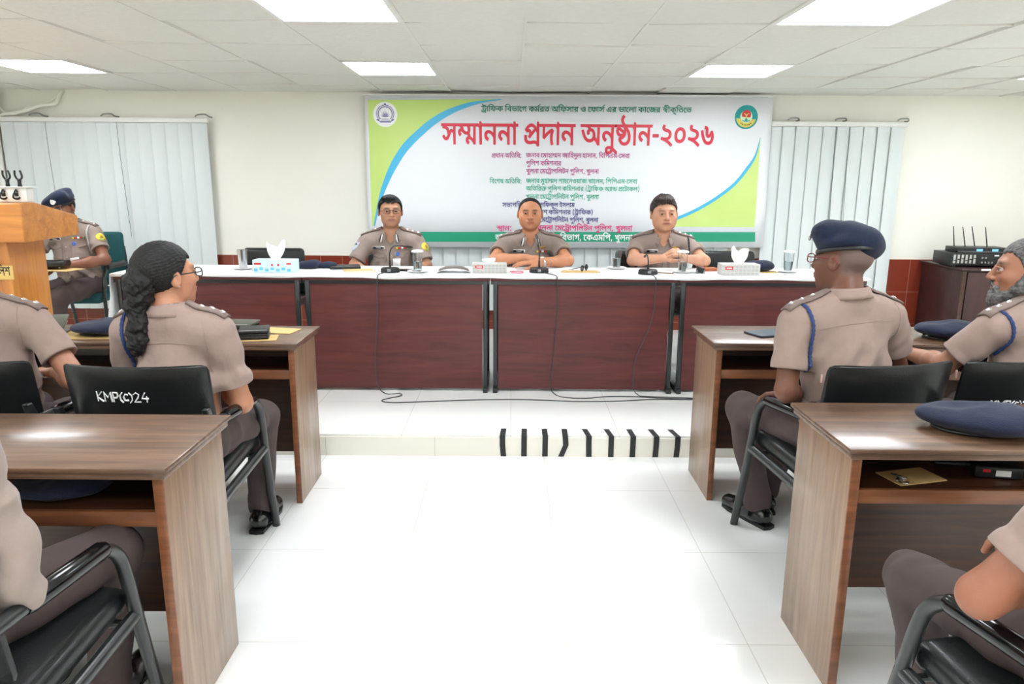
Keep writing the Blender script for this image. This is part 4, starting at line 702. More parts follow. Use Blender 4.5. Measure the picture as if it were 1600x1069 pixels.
# ================================================================ CHAIRS
def tube_chair(name, loc, yaw, label, marks=None, dots=False):
    t = empty(name, (loc[0], loc[1], loc[2] if len(loc) > 2 else 0), R(yaw), label, 'chair', 'black vinyl armchairs with tube frames')
    # local: back panel at y=0, the sitter faces +y
    for s in (-1, 1):
        x = 0.246 * s
        pts = [(x * 0.92, 0.60, 0.0), (x * 0.96, 0.51, 0.33), (x, 0.455, 0.53), (x, 0.43, 0.59), (x, 0.385, 0.625), (x, 0.32, 0.637), (x, 0.16, 0.645), (x, 0.0, 0.652)]
        MB().tube(catmull(pts, 6), 0.0165, 12).build('arm_tube', 'blackmetal', t)
        MB().tube([(x, 0.385, 0.627), (x, 0.37, 0.63), (x, 0.14, 0.647), (x, 0.12, 0.648)], [0.019, 0.0225, 0.0225, 0.019], 14).build('arm_pad', 'gloss', t)
        m = MB(); m.prism([(-0.055, 0.0), (-0.02, 0.0), (0.035, 0.40), (0.028, 0.66), (-0.004, 0.72), (-0.03, 0.72), (-0.004, 0.64), (0.0, 0.42)], x - 0.011, x + 0.011, lambda u, v, w: (w, u, v)); m.build('rear_leg', 'blackmetal', t, bevel=0.004)
        MB().tube([(x * 0.97, 0.50, 0.395), (x * 0.97, 0.02, 0.355)], 0.016, 10, flat=1.3).build('seat_rail', 'blackmetal', t)
    MB().tube([(-0.235, 0.50, 0.36), (0.235, 0.50, 0.36)], 0.011, 10).build('cross_bar', 'blackmetal', t)
    rot = Matrix.Rotation(R(4.5), 3, 'X')
    MB().box((0, 0.245, 0.425), (0.45, 0.50, 0.075), 0.028, rot, 3).build('seat', 'vinyl', t)
    m = MB(); nx, nz = 12, 8; gr = {}
    for side in (0, 1):
        for i in range(nx + 1):
            for j in range(nz + 1):
                u = i / nx * 2 - 1; v = j / nz
                x = 0.247 * u * (1 - 0.02 * (1 - v)); z = 0.50 + 0.36 * v
                yb = 0.05 * u * u - 0.065 * (v - 0.2) + 0.035
                th = 0.034 * (1 - abs(u) ** 8 * 0.55) * (1 - abs(2 * v - 1) ** 8 * 0.5)
                gr[side, i, j] = m.bm.verts.new((x, yb + (th / 2 if side else -th / 2), z))
    for side in (0, 1):
        for i in range(nx):
            for j in range(nz): m.bm.faces.new((gr[side, i, j], gr[side, i + 1, j], gr[side, i + 1, j + 1], gr[side, i, j + 1]))
    for i in range(nx):
        for j in (0, nz): m.bm.faces.new((gr[0, i, j], gr[0, i + 1, j], gr[1, i + 1, j], gr[1, i, j]))
    for j in range(nz):
        for i in (0, nx): m.bm.faces.new((gr[0, i, j], gr[0, i, j + 1], gr[1, i, j + 1], gr[1, i, j]))
    bk = m.build('backrest', 'vinyl', t, sub=1, angle=60)
    if marks:
        mk = MB(); z0, sc = marks[1], marks[2]; x0 = marks[0]
        G_ = {'K': [[(0, 0), (0, 1)], [(.55, 1), (0.02, .45), (.6, 0)]], 'M': [[(0, 0), (.02, 1), (.35, .45), (.68, 1), (.72, 0)]], 'P': [[(0, 0), (0.02, 1), (.45, .95), (.5, .65), (.35, .45), (.02, .42)]],
              '(': [[(.3, 1), (.05, .7), (.05, .25), (.28, -.05)]], ')': [[(0, 1), (.25, .7), (.25, .25), (0, -.05)]], 'C': [[(.45, .75), (.2, .85), (0, .55), (.1, .2), (.45, .2)]],
              '2': [[(0, .8), (.25, 1), (.5, .8), (.4, .5), (0, .02), (.6, .04)]], '4': [[(.35, 1), (0, .4), (.62, .38)], [(.45, .62), (.42, 0)]]}
        W_ = {'K': .75, 'M': .9, 'P': .66, '(': .38, ')': .42, 'C': .55, '2': .75, '4': .7}
        pen = x0
        for ch in 'KMP(C)24':
            for st in G_[ch]:
                P = []
                for (a, b) in st:
                    X = pen + a * sc * 1.0; Z = z0 + b * sc
                    u = X / 0.247; v = (Z - 0.5) / 0.36
                    P.append((X, 0.05 * u * u - 0.065 * (v - 0.2) + 0.035 - 0.0176, Z))
                mk.tube(P, 0.0032, 8, flat=0.6)
            pen += W_[ch] * sc
        mk.build('painted_marking', 'paper', bk)
    if dots: MB().box((-0.238, 0.07, 0.80), (0.004, 0.006, 0.03), 0.001).build('tag', mat('pinkish_tag', (205, 170, 160), 0.5), bk)
    return t
tube_chair('armchair', (-1.245, 2.30), -1, 'black armchair with KMP(C)24 painted on its back, under the woman with the ponytail', marks=(-0.115, 0.738, 0.0345))
tube_chair('armchair', (1.315, 2.39), 11, 'black armchair under the man in the beret, behind the nearest right desk', dots=True)
tube_chair('armchair', (1.82, 2.45), 8, 'black armchair under the grey-bearded man at the right edge', marks=(-0.14, 0.688, 0.03), dots=True)
tube_chair('armchair', (-1.86, 2.34), 0, 'black armchair at the left edge, beyond the nearest left desk')
tube_chair('armchair', (-1.185, 1.14), -2, 'black armchair in the bottom left corner of the picture')
tube_chair('armchair', (1.19, 0.98), 9, 'black armchair in the bottom right corner of the picture')
# dais chairs: rounded black leather backs
def dais_chair(x, y, yaw, label):
    t = empty('office_chair', (x, y, SZ), R(yaw), label, 'chair', 'black chairs behind the head table')
    m = MB()
    for s, dy in ((0, 0), ):
        m.box((0, 0, 0.645), (0.50, 0.06, 0.36), 0.028, None, 3)
    for v in m.bm.verts:
        v.co.y += 0.35 * v.co.x ** 2 * -1 + 0.0
        if v.co.z > 0.7: v.co.x *= 1 - 0.06 * (v.co.z - 0.7) / 0.12
    m.build('backrest', 'vinyl', t)
    MB().box((0, -0.25, 0.43), (0.5, 0.48, 0.08), 0.03, None, 3).build('seat', 'vinyl', t)
    for s in (-1, 1):
        MB().tube(catmull([(s * 0.25, -0.46, 0), (s * 0.25, -0.42, 0.5), (s * 0.25, -0.36, 0.6), (s * 0.25, -0.1, 0.62), (s * 0.25, 0.0, 0.6)], 5), 0.014, 10).build('arm_tube', 'blackmetal', t)
        MB().tube([(s * 0.22, 0.12, 0), (s * 0.22, 0.0, 0.4), (s * 0.22, 0.02, 0.7)], 0.014, 10).build('rear_leg', 'blackmetal', t)
    return t
dais_chair(-1.86, 5.72, 0, 'empty black chair behind the blue tissue box, left end of the head table')
dais_chair(-0.89, 5.74, 0, 'black chair under the officer with glasses at the head table')
dais_chair(0.13, 5.74, 0, 'black chair under the middle officer at the head table')
dais_chair(1.03, 5.70, 4, 'black chair under the right-hand officer with clasped hands')
dais_chair(1.66, 5.72, 0, 'empty black chair right of the clasped-hands officer')
# guard's teal chair
t = empty('office_chair', (-3.42, 5.74, SZ), R(184), 'teal fabric chair with black arms beside the podium', 'chair')
MB().box((0, -0.28, 0.70), (0.47, 0.06, 0.44), 0.03, None, 3).build('backrest', 'teal', t)
MB().box((0, 0.0, 0.44), (0.5, 0.48, 0.08), 0.035, None, 3).build('seat', 'teal', t)
for s in (-1, 1):
    MB().tube(catmull([(s * 0.27, 0.22, 0), (s * 0.27, 0.21, 0.5), (s * 0.27, 0.17, 0.63), (s * 0.27, 0.08, 0.67), (s * 0.27, -0.2, 0.66), (s * 0.25, -0.28, 0.6)], 5), 0.014, 10).build('arm_tube', 'blackmetal', t)
    MB().tube([(s * 0.27, 0.14, 0.675), (s * 0.27, -0.16, 0.675)], 0.026, 12).build('arm_pad', 'plastic', t)
    MB().tube([(s * 0.25, -0.38, 0), (s * 0.25, -0.28, 0.45), (s * 0.22, -0.3, 0.8)], 0.014, 10).build('rear_leg', 'blackmetal', t)

# ================================================================ THINGS ON THE HEAD TABLE
TZ = TT + 0.0045
def glassware(x, y, label, kind):
    t = empty('drinking_glass', (x, y, TZ + 0.008), 0, label, 'glass', 'covered drinking glasses on saucers' if kind == 1 else None); t.scale = (1, 1, 1.12)
    m = 'steel' if kind == 2 else 'glass'
    MB().lathe([(0, 0.001), (0.026, 0.001), (0.033, 0.11), (0.0315, 0.11), (0.0245, 0.006), (0, 0.006)], n=32).build('tumbler', m, t)
    if kind != 2: MB().lathe([(0, 0.0065), (0.0243, 0.0065), (0.0285, 0.058), (0, 0.058)], n=32).build('water', 'water', t)
    if kind == 1: MB().lathe([(0, 0.111), (0.038, 0.111), (0.040, 0.116), (0.034, 0.122), (0.012, 0.126), (0, 0.127)], n=32).build('paper_lid', 'porcelain', t)
    s = MB().lathe([(0, 0), (0.035, 0), (0.05, 0.004), (0.068, 0.010), (0.068, 0.012), (0.048, 0.007), (0, 0.006)], n=36).build('saucer', 'porcelain'); s.location = (x, y, TZ)
    tag(s, 'white saucer under the ' + label, 'saucer', 'white saucers on the head table')
glassware(-1.786, 4.83, 'steel tumbler at the left end of the head table', 2)
glassware(-0.611, 4.72, 'covered glass in front of the officer with glasses', 1)
glassware(0.722, 5.00, 'open glass between the middle and right-hand officers', 0)
glassware(1.128, 4.80, 'covered glass in front of the right-hand officer', 1)
glassware(1.850, 4.86, 'covered glass at the right end of the head table', 1)
def tissue_mesh(h, w, seed):
    rnd = random.Random(seed); m = MB(); prev = None; n = 20
    for j in range(9):
        f = j / 8; ring = []
        for k in range(n):
            a = k * 2 * PI / n; rr = (0.45 + 0.55 * math.sin(min(1, f * 1.3) * PI * 0.55)) * w * (1 + 0.18 * math.sin(3 * a + seed) * f + 0.1 * math.sin(5 * a + seed * 2) * f)
            ring.append(m.bm.verts.new((rr * math.cos(a), 0.35 * rr * math.sin(a) * (1 + 0.4 * f), h * f * (1 + (0.22 * math.sin(2 * a + seed) + 0.1 * math.sin(3 * a)) * f * f))))
        if prev:
            for k in range(n): m.bm.faces.new((prev[k], prev[(k + 1) % n], ring[(k + 1) % n], ring[k]))
        prev = ring
    return m
def tissue_box(x, y, rz, sz, label, blue, h, w, seed):
    t = empty('tissue_box', (x, y, TZ), R(rz), label, 'tissue box', None)
    a, b, c = sz; MB().b2((-a / 2, -b / 2, 0), (a / 2, b / 2, c), 0.002).build('carton', mat('pale_blue_carton', (206, 226, 236), 0.4) if blue else mat('grey_carton', (196, 194, 190), 0.4), t)
    m = MB()
    if blue:
        for k in range(7): m.box((-a / 2 + 0.02 + k * a / 7.4, -b / 2 - 0.0006, c * (0.22 + 0.10 * (k % 2))), (0.024, 0.001, 0.018), 0)
        m.build('blue_print', 'blueprint', t, smooth=False)
        m = MB()
        m.box((-a / 2 + 0.034, -b / 2 - 0.0008, c * 0.70), (0.045, 0.001, 0.012)); m.box((a / 2 - 0.03, -b / 2 - 0.0008, c * 0.72), (0.03, 0.001, 0.01))
        for k in (0, 1): m.box((-0.005 + k * 0.04, -b / 2 - 0.0008, c * 0.62), (0.012, 0.001, 0.012))
        m.build('red_print', 'red', t, smooth=False)
    else:
        for i in range(9):
            for j in range(3): m.box((-a / 2 + 0.014 + i * a / 9.3, -b / 2 - 0.0006, 0.012 + j * c / 3.3), (a / 12, 0.001, c / 4.6))
        m.build('grey_pattern', 'greyprint', t, smooth=False)
        MB().box((-a / 2 + 0.045, -b / 2 - 0.0014, c * 0.66), (0.05, 0.001, c * 0.30)).build('red_label', 'red', t, smooth=False)
        MB().box((-a / 2 + 0.045, -b / 2 - 0.0022, c * 0.66), (0.034, 0.0006, c * 0.10)).build('white_lettering', 'paper', t, smooth=False)
    MB().lathe([(0, 0), (0.055, 0), (0.055, 0.0008), (0, 0.0008)], (0, 0, c), 24, sy=0.45).build('slot', 'paper', t)
    ts = tissue_mesh(h, w, seed).build('tissue', 'tissue', t, sub=1, solid=0.0006); ts.location = (0, 0, c)
tissue_box(-1.525, 4.70, -2, (0.265, 0.115, 0.082), 'pale blue tissue box left on the head table, with a tall white tissue', True, 0.10, 0.058, 1)
tissue_box(-0.145, 4.75, 2, (0.225, 0.11, 0.062), 'grey patterned tissue box next to the middle officer', False, 0.028, 0.045, 5)
tissue_box(1.475, 4.72, 0, (0.245, 0.115, 0.072), 'grey patterned tissue box right of the right-hand officer, with a tall tissue', False, 0.088, 0.055, 3)
def gooseneck(x, y, rz, label, pts):
    t = empty('table_microphone', (x, y, TZ), R(rz), label, 'microphone', 'gooseneck microphones on the head table')
    MB().lathe([(0, 0), (0.062, 0), (0.064, 0.006), (0.060, 0.026), (0.052, 0.032), (0, 0.033)], n=36, sy=0.9).build('mic_base', 'plastic', t)
    MB().box((0.0, -0.056, 0.018), (0.022, 0.006, 0.018), 0.003).build('button', 'greymetal', t)
    c = catmull(pts, 6)
    MB().tube(c, [0.0065] * 6 + [0.0042] * (len(c) - 6), 10).build('gooseneck', 'plastic', t)
    e = Vector(pts[-1]); d = (e - Vector(pts[-2])).normalized()
    MB().tube([e - d * 0.002, e + d * 0.012, e + d * 0.03, e + d * 0.044], [0.006, 0.0085, 0.0085, 0.005], 12).build('mic_head', 'plastic', t)
gooseneck(-0.79, 4.72, 0, 'gooseneck microphone bent right in front of the officer with glasses', [(0, 0, 0.03), (-0.001, 0, 0.08), (0.0, 0.0, 0.13), (0.02, 0.012, 0.165), (0.06, 0.02, 0.172), (0.10, 0.035, 0.165)])
gooseneck(0.18, 4.76, 0, 'upright gooseneck microphone in front of the middle officer', [(0, 0, 0.03), (0, 0.002, 0.08), (0.0, 0.01, 0.13), (-0.004, 0.03, 0.17), (-0.008, 0.06, 0.20), (-0.012, 0.085, 0.215)])
gooseneck(0.885, 4.71, 0, 'short gooseneck microphone in front of the right-hand officer', [(0, 0, 0.03), (0, 0.0, 0.06), (0.0, 0.01, 0.09), (0.0, 0.04, 0.115), (0.0, 0.08, 0.12), (0.0, 0.11, 0.11)])
def flat(name, pts, z, th, m, label, cat, loc, rz=0, bev=0.001, grp=None, rx=0):
    mb = MB(); mb.prism(pts, 0, th); o = mb.build(name, m, smooth=False, bevel=bev); o.location = (loc[0], loc[1], z); o.rotation_euler = (rx, 0, R(rz)); return tag(o, label, cat, grp)
def rect(w, d): return [(-w / 2, -d / 2), (w / 2, -d / 2), (w / 2, d / 2), (-w / 2, d / 2)]
o = flat('notebook', rect(0.2, 0.15), TZ, 0.018, 'leather', 'thick black notebook between the blue tissue box and the glasses officer', 'notebook', (-1.13, 4.93), 14, 0.003)
flat('phone', rect(0.075, 0.15), TZ, 0.009, 'gloss', 'black phone beside the left gooseneck microphone', 'phone', (-0.69, 4.80), 70, 0.002)
for k in range(3): flat('envelope', rect(0.19, 0.11), TZ + 0.003 * k, 0.003, 'envelope' if k != 1 else 'paper', ['khaki envelope, bottom of the papers beside the left microphone', 'white folded paper between two khaki envelopes, left of the microphone', 'khaki envelope on top of the papers, left of the microphone'][k], 'envelope', (-0.99 - 0.01 * k, 4.75 + 0.01 * k), 5 + 7 * k, 0.0005, 'papers near the glasses officer')
flat('paper_sheet', rect(0.21, 0.28), TZ, 0.0015, 'paper', 'white paper sheet beside the covered glass of the glasses officer', 'paper', (-0.46, 4.90), -8, 0.0003)
# open grey-covered booklet
t = empty('booklet', (-0.38, 4.75, TZ), R(4), 'open booklet lying face down, left of the middle tissue box', 'booklet')
m = MB(); rws = []
for i in range(17):
    u = -1 + i / 8; rws.append([m.bm.verts.new((0.105 * u, y, 0.004 + 0.030 * (1 - u * u) ** 0.7)) for y in (-0.07, 0.07)])
for A, B in zip(rws, rws[1:]): m.bm.faces.new((A[0], A[1], B[1], B[0]))
m.build('cover', mat('grey_brown_cover', (108, 98, 92), 0.5), t, solid=0.002)
m = MB(); rws = []
for i in range(17):
    u = -1 + i / 8; rws.append([m.bm.verts.new((0.11 * u, y, 0.001 + 0.028 * (1 - u * u) ** 0.7)) for y in (-0.074, 0.066)])
for A, B in zip(rws, rws[1:]): m.bm.faces.new((A[0], A[1], B[1], B[0]))
m.build('pages', 'paper', t, solid=0.002)
# lanyard loop
tag(MB().tube(catmull([(0.0, 4.72, TZ + .003), (0.06, 4.70, TZ + .003), (0.075, 4.76, TZ + .003), (0.05, 4.80, TZ + .003), (-0.01, 4.78, TZ + .003)], 5), 0.003, 8).build('lanyard', mat('crimson_cord', (190, 50, 80), 0.6)), 'thin crimson cord loop beside the middle tissue box', 'cord')
pe = [(-0.13, -0.03), (-0.10, -0.055), (0.09, -0.06), (0.135, -0.035), (0.12, 0.05), (-0.11, 0.055)]
flat('envelope', pe, TZ, 0.006, 'envelope', 'khaki envelope with spectacles on it, right of the middle officer', 'envelope', (0.45, 4.80), 0, 0.002)
def spectacles(name, loc, rz, label, m='plastic'):
    t = empty(name, loc, R(rz), label, 'glasses')
    for s in (-1, 1):
        MB().tube([(s * 0.033 + 0.024 * math.cos(a), 0, 0.019 + 0.017 * math.sin(a)) for a in np.linspace(0, 2 * PI, 18)[:-1]], 0.0022, 6, close=True).build('rim', m, t)
        MB().tube([(s * 0.057, 0, 0.026), (s * 0.05, 0.06, 0.012), (s * 0.02, 0.1, 0.003)], 0.002, 6).build('temple', m, t)
        MB().lathe([(0, -0.0006), (0.022, -0.0006), (0.022, 0.0006), (0, 0.0006)], (s * 0.033, 0, 0.019), 18, Matrix.Rotation(R(90), 3, 'X')).build('lens', 'gloss', t)
    MB().tube([(-0.011, 0, 0.023), (0, -0.003, 0.026), (0.011, 0, 0.023)], 0.002, 6).build('bridge', m, t)
spectacles('spectacles', (0.48, 4.80, TZ + 0.009), 60, 'dark folded spectacles on the khaki envelope, right of the middle officer')
t = empty('key_bunch', (1.24, 4.76, TZ), 0, 'dark bunch of keys left of the right-hand tissue box', 'keys')
MB().tube([(0.02 * math.cos(a), 0.0, 0.022 + 0.018 * math.sin(a)) for a in np.linspace(0, 2 * PI, 20)[:-1]], 0.002, 6, close=True).build('key_ring', 'greymetal', t)
for k in range(5):
    m = MB(); m.box((0.012 * (k - 2), 0.008 * (k % 2), 0.012), (0.012, 0.004, 0.024), 0.002, Matrix.Rotation(R(20 * (k - 2)), 3, 'Z')); m.box((0.012 * (k - 2) - 0.03, 0.01 * (k % 3), 0.006), (0.035, 0.008, 0.003), 0.001); m.build('key', 'leather' if k % 2 else 'greymetal', t)
MB().box((0.0, 0.01, 0.022), (0.05, 0.03, 0.04), 0.01, Matrix.Rotation(R(20), 3, 'Y'), 3).build('key_fob', 'leather', t)
flat('wallet', rect(0.10, 0.08), TZ, 0.022, mat('orange_brown_leather', (166, 90, 54), 0.5), 'orange brown wallet behind the right-hand tissue box', 'wallet', (1.34, 4.92), 10, 0.005)
flat('pen', rect(0.12, 0.009), TZ, 0.008, mat('brown_pen', (110, 70, 44), 0.4), 'brown pen lying right of the third microphone', 'pen', (1.0, 4.74), -30, 0.002)
flat('paper_sheet', rect(0.20, 0.27), TZ, 0.0015, 'paper', 'white paper sheet under the hands of the right-hand officer', 'paper', (1.03, 4.83), 4, 0.0003)
flat('envelope', rect(0.17, 0.12), TZ, 0.003, 'envelope', 'khaki envelope under the navy beret at the right end of the head table', 'envelope', (1.69, 4.86), -6, 0.0005)

# ---------------------------------------------------------------- cables
def cable(pts, label, r=0.0032):
    tag(MB().tube(catmull(pts, 8), r, 8).build('cable', 'cable'), label, 'cable', 'microphone cables')
f0 = SZ + 0.004
cable([(-0.82, 4.66, TZ + .004), (-0.84, 4.56, TZ + .003), (-0.843, 4.535, TT - 0.03), (-0.85, 4.535, 0.6), (-0.87, 4.54, 0.35), (-0.86, 4.53, 0.17), (-0.80, 4.49, f0), (-0.72, 4.50, f0), (-0.70, 4.45, f0), (-0.78, 4.38, f0), (-0.80, 4.33, f0), (-0.72, 4.30, f0), (-0.5, 4.33, f0), (-0.2, 4.37, f0), (0.1, 4.38, f0), (0.4, 4.35, f0), (0.65, 4.36, f0), (0.9, 4.40, f0), (1.3, 4.41, f0), (1.7, 4.45, f0)], 'long dark cable from the left microphone snaking along the stage floor')
cable([(0.22, 4.70, TZ + .004), (0.28, 4.56, TZ + .003), (0.284, 4.535, TT - 0.03), (0.285, 4.535, 0.6), (0.27, 4.54, 0.35), (0.255, 4.53, 0.17), (0.29, 4.49, f0), (0.36, 4.43, f0), (0.48, 4.42, f0), (0.62, 4.46, f0), (0.8, 4.46, f0), (1.0, 4.42, f0 + .002), (1.5, 4.40, f0)], 'thin dark cable from the middle microphone down the table front')
cable([(0.89, 4.65, TZ + .004), (0.90, 4.56, TZ + .003), (0.905, 4.535, TT - 0.03), (0.89, 4.535, 0.6), (0.80, 4.54, 0.35), (0.79, 4.53, 0.17), (0.82, 4.50, f0), (0.87, 4.46, f0 + .002), (1.1, 4.43, f0 + .004), (1.6, 4.38, f0)], 'thin dark cable from the right microphone down the table front')

# ================================================================ PEOPLE: smooth bodies grown from distance fields
def nrm(v): v = np.asarray(v, float); return v / (np.linalg.norm(v) + 1e-12)
class Field:
    """a list of soft solids; negative inside"""
    def __init__(s): s.p = []; s.lo = np.array([9.0] * 3); s.hi = -s.lo; s.disp = None
    def _b(s, pts, r):
        pts = np.atleast_2d(pts); s.lo = np.minimum(s.lo, pts.min(0) - r); s.hi = np.maximum(s.hi, pts.max(0) + r)
    def cap(s, a, b, ra, rb=None, k=0.02, op='u'):
        a = np.array(a, float); b = np.array(b, float); rb = ra if rb is None else rb; ab = b - a; L = max(ab @ ab, 1e-9)
        def f(P):
            q = P - a; t = np.clip(q @ ab / L, 0, 1); return np.sqrt(((q - t[:, None] * ab) ** 2).sum(1)) - (ra + (rb - ra) * t)
        s.p.append((op, k, f))
        if op == 'u': s._b([a, b], max(ra, rb))
        return s
    def ell(s, c, r, k=0.02, op='u', A=None):
        c = np.array(c, float); r = np.array(r, float); A = np.eye(3) if A is None else np.array(A)
        def f(P):
            q = (P - c) @ A.T; k0 = np.sqrt(((q / r) ** 2).sum(1)); k1 = np.sqrt(((q / r ** 2) ** 2).sum(1)) + 1e-9; return k0 * (k0 - 1) / k1
        s.p.append((op, k, f))
        if op == 'u': s._b([c], r.max())
        return s
    def half(s, c, n, k=0.005, op='s'):
        """removes the half-space on the side n points to"""
        c = np.array(c, float); n = nrm(n)
        s.p.append((op, k, lambda P: (P - c) @ -n)); return s
    def fn(s, f, k=0.01, op='i'): s.p.append((op, k, f)); return s
    def ev(s, P, c=None, rad=0):
        d = np.full(len(P), 0.3)
        for op, k, f in s.p:
            if op == 'd': d = d + f(P); continue
            if c is not None:
                dc = f(c)[0] 
                if op != 'i' and dc - rad > k + 0.03: continue
                if op == 'i' and dc + rad < -(k + 0.03): continue
            v = f(P)
            if op == 'u': h = np.maximum(k - np.abs(d - v), 0); d = np.minimum(d, v) - h * h / (4 * k)
            else:
                if op == 's': v = -v
                h = np.maximum(k - np.abs(d - v), 0); d = np.maximum(d, v) + h * h / (4 * k)
        if s.disp is not None: d = d + s.disp(P)
        return d
def polygonize(F, h):
    B = 8; bs = B * h; lo = F.lo - 0.02 - h; n = np.ceil((F.hi + 0.02 - lo) / bs).astype(int) + 1
    I = np.stack(np.meshgrid(*[np.arange(k) for k in n], indexing='ij'), -1).reshape(-1, 3)
    cen = lo + (I + 0.5) * bs
    S = 4; gid = (I // S) @ np.array([1, 1000, 1000000])
    keep = []
    for g in np.unique(gid):
        ix = np.where(gid == g)[0]; c = cen[ix].mean(0)[None]; rad = np.sqrt(((cen[ix] - c) ** 2).sum(1)).max() + bs
        v = F.ev(cen[ix], c, rad); keep.append(ix[np.abs(v) < bs * 1.35])
    keep = np.concatenate(keep); I = I[keep]; gid = gid[keep]; nb = len(I)
    off = np.stack(np.meshgrid(*[np.arange(B + 1)] * 3, indexing='ij'), -1).reshape(-1, 3)
    V = np.empty((nb, (B + 1) ** 3), np.float32)
    for g in np.unique(gid):
        ix = np.where(gid == g)[0]; P = lo + (I[ix][:, None] * B + off[None]) * h; c = P.reshape(-1, 3).mean(0)[None]
        rad = np.sqrt(((P.reshape(-1, 3) - c) ** 2).sum(1)).max(); V[ix] = F.ev(P.reshape(-1, 3), c, rad).reshape(len(ix), -1)
    V = V.reshape(nb, B + 1, B + 1, B + 1); ins = V < 0
    cor = [(a, b, c) for a in (0, 1) for b in (0, 1) for c in (0, 1)]
    st = np.stack([ins[:, a:a + B, b:b + B, c:c + B] for a, b, c in cor], -1)
    act = st.any(-1) & ~st.all(-1); bi, ci, cj, ck = np.where(act)
    vals = np.stack([V[bi, ci + a, cj + b, ck + c] for a, b, c in cor], -1)
    pos = np.zeros((len(bi), 3)); cnt = np.zeros(len(bi))
    for q in range(8):
        for ax in range(3):
            if cor[q][ax]: continue
            w = list(cor[q]); w[ax] = 1; r = cor.index(tuple(w)); a, b = vals[:, q], vals[:, r]; cr_ = (a < 0) != (b < 0)
            t = np.where(cr_, a / np.where(cr_, a - b, 1), 0); e = np.array(cor[q], float)[None].repeat(len(t), 0); e[:, ax] = t
            pos += e * cr_[:, None]; cnt += cr_
    G3 = I[bi] * B + np.stack([ci, cj, ck], -1); X = lo + (G3 + pos / cnt[:, None]) * h
    N = (n + 1) * B; key = (G3[:, 0].astype(np.int64) * N[1] + G3[:, 1]) * N[2] + G3[:, 2]
    o = np.argsort(key); key = key[o]; X = X[o]; gv = gid[bi][o]
    F4 = []
    for ax in range(3):
        sl = [slice(0, B)] * 3; s2 = [slice(0, B)] * 3; s2[ax] = slice(1, B + 1)
        a = ins[:, sl[0], sl[1], sl[2]]; b = ins[:, s2[0], s2[1], s2[2]]; q = np.where(a != b)
        g = I[q[0]] * B + np.stack(q[1:], -1); flip = a[q]
        u, w = (ax + 1) % 3, (ax + 2) % 3; idx = []; ok = np.ones(len(g), bool)
        for du, dw in ((0, 0), (-1, 0), (-1, -1), (0, -1)):
            c = g.copy(); c[:, u] += du; c[:, w] += dw; kk = (c[:, 0].astype(np.int64) * N[1] + c[:, 1]) * N[2] + c[:, 2]
            j = np.clip(np.searchsorted(key, kk), 0, len(key) - 1); ok &= key[j] == kk; idx.append(j)
        f = np.stack(idx, -1); f[~flip] = f[~flip][:, ::-1]; F4.append(f[ok])
    F4 = np.concatenate(F4)
    E = h * 0.4; D = np.array([(1, -1, -1), (-1, -1, 1), (-1, 1, -1), (1, 1, 1)], float)
    for it in range(2):
        for g in np.unique(gv):
            ix = np.where(gv == g)[0]; P = X[ix]; c = P.mean(0)[None]; rad = np.sqrt(((P - c) ** 2).sum(1)).max() + h
            gr = sum(F.ev(P + E * d, c, rad)[:, None] * d for d in D) / (4 * E); f = F.ev(P, c, rad)
            g2 = np.maximum((gr ** 2).sum(1), 0.2); mv = np.clip(f / g2, -h, h)[:, None] * gr * 0.9; X[ix] = P - mv
    return X, F4
def field_mesh(name, F, h, m, parent, colour=None):
    X, Q = polygonize(F, h)
    me = bpy.data.meshes.new(name); me.vertices.add(len(X)); me.loops.add(Q.size); me.polygons.add(len(Q))
    me.vertices.foreach_set('co', X.astype(np.float32).ravel()); me.loops.foreach_set('vertex_index', Q.astype(np.int32).ravel())
    me.polygons.foreach_set('loop_start', np.arange(0, Q.size, 4, dtype=np.int32)); me.polygons.foreach_set('use_smooth', [True] * len(Q))
    me.update(calc_edges=True); me.validate()
    me.materials.append(M[m] if isinstance(m, str) else m)
    if colour is not None:
        ca = me.color_attributes.new('tint', 'FLOAT_COLOR', 'POINT'); c = np.ones((len(X), 4), np.float32); c[:, :3] = colour(X); ca.data.foreach_set('color', c.ravel())
    return link(bpy.data.objects.new(name, me), parent)
def waves(amp, f, seed):
    r = np.random.RandomState(seed); K1 = r.normal(size=(5, 3)) * f; K2 = r.normal(size=(5, 3)) * f * 0.6; ph = r.uniform(0, 6, (5, 2))
    def d(P):
        o = 0
        for i in range(5): o = o + np.sin(P @ K1[i] + ph[i, 0] + 1.6 * np.sin(P @ K2[i] + ph[i, 1]))
        return amp * o / 2.5
    return d
def folds(amp, seed, axis, f=42):
    """cloth creases, mostly running across the given axis"""
    r = np.random.RandomState(seed); ax = nrm(axis); K0 = [ax * f * r.uniform(0.6, 1.3) + r.normal(size=3) * f * 0.35 for _ in range(4)]; K1 = [r.normal(size=3) * f * 0.3 for _ in range(4)]; ph = r.uniform(0, 6, 8)
    def d(P):
        o = 0
        for i in range(4):
            s = np.sin(P @ K0[i] + ph[i] + 2.0 * np.sin(P @ K1[i] + ph[i + 4])); o = o + np.sign(s) * np.abs(s) ** 1.3 * (0.6 + 0.4 * np.sin(P @ K1[(i + 1) % 4] + i))
        return amp * o / 2
    return d
def rotm(yaw=0, pitch=0, roll=0):
    return np.array(Matrix.Rotation(R(yaw), 3, 'Z') @ Matrix.Rotation(R(pitch), 3, 'X') @ Matrix.Rotation(R(roll), 3, 'Y'))
for nm_, rgb in (('skin', (176, 124, 92)),):
    M['skin'] = mat('skin', rgb, 0.48, attr='tint', bump=0.12, bscale=220)
M['skin'].node_tree.nodes['Principled BSDF'].inputs['Subsurface Weight'].default_value = 0.08
M['skin'].node_tree.nodes['Principled BSDF'].inputs['Subsurface Radius'].default_value = (0.012, 0.005, 0.003)
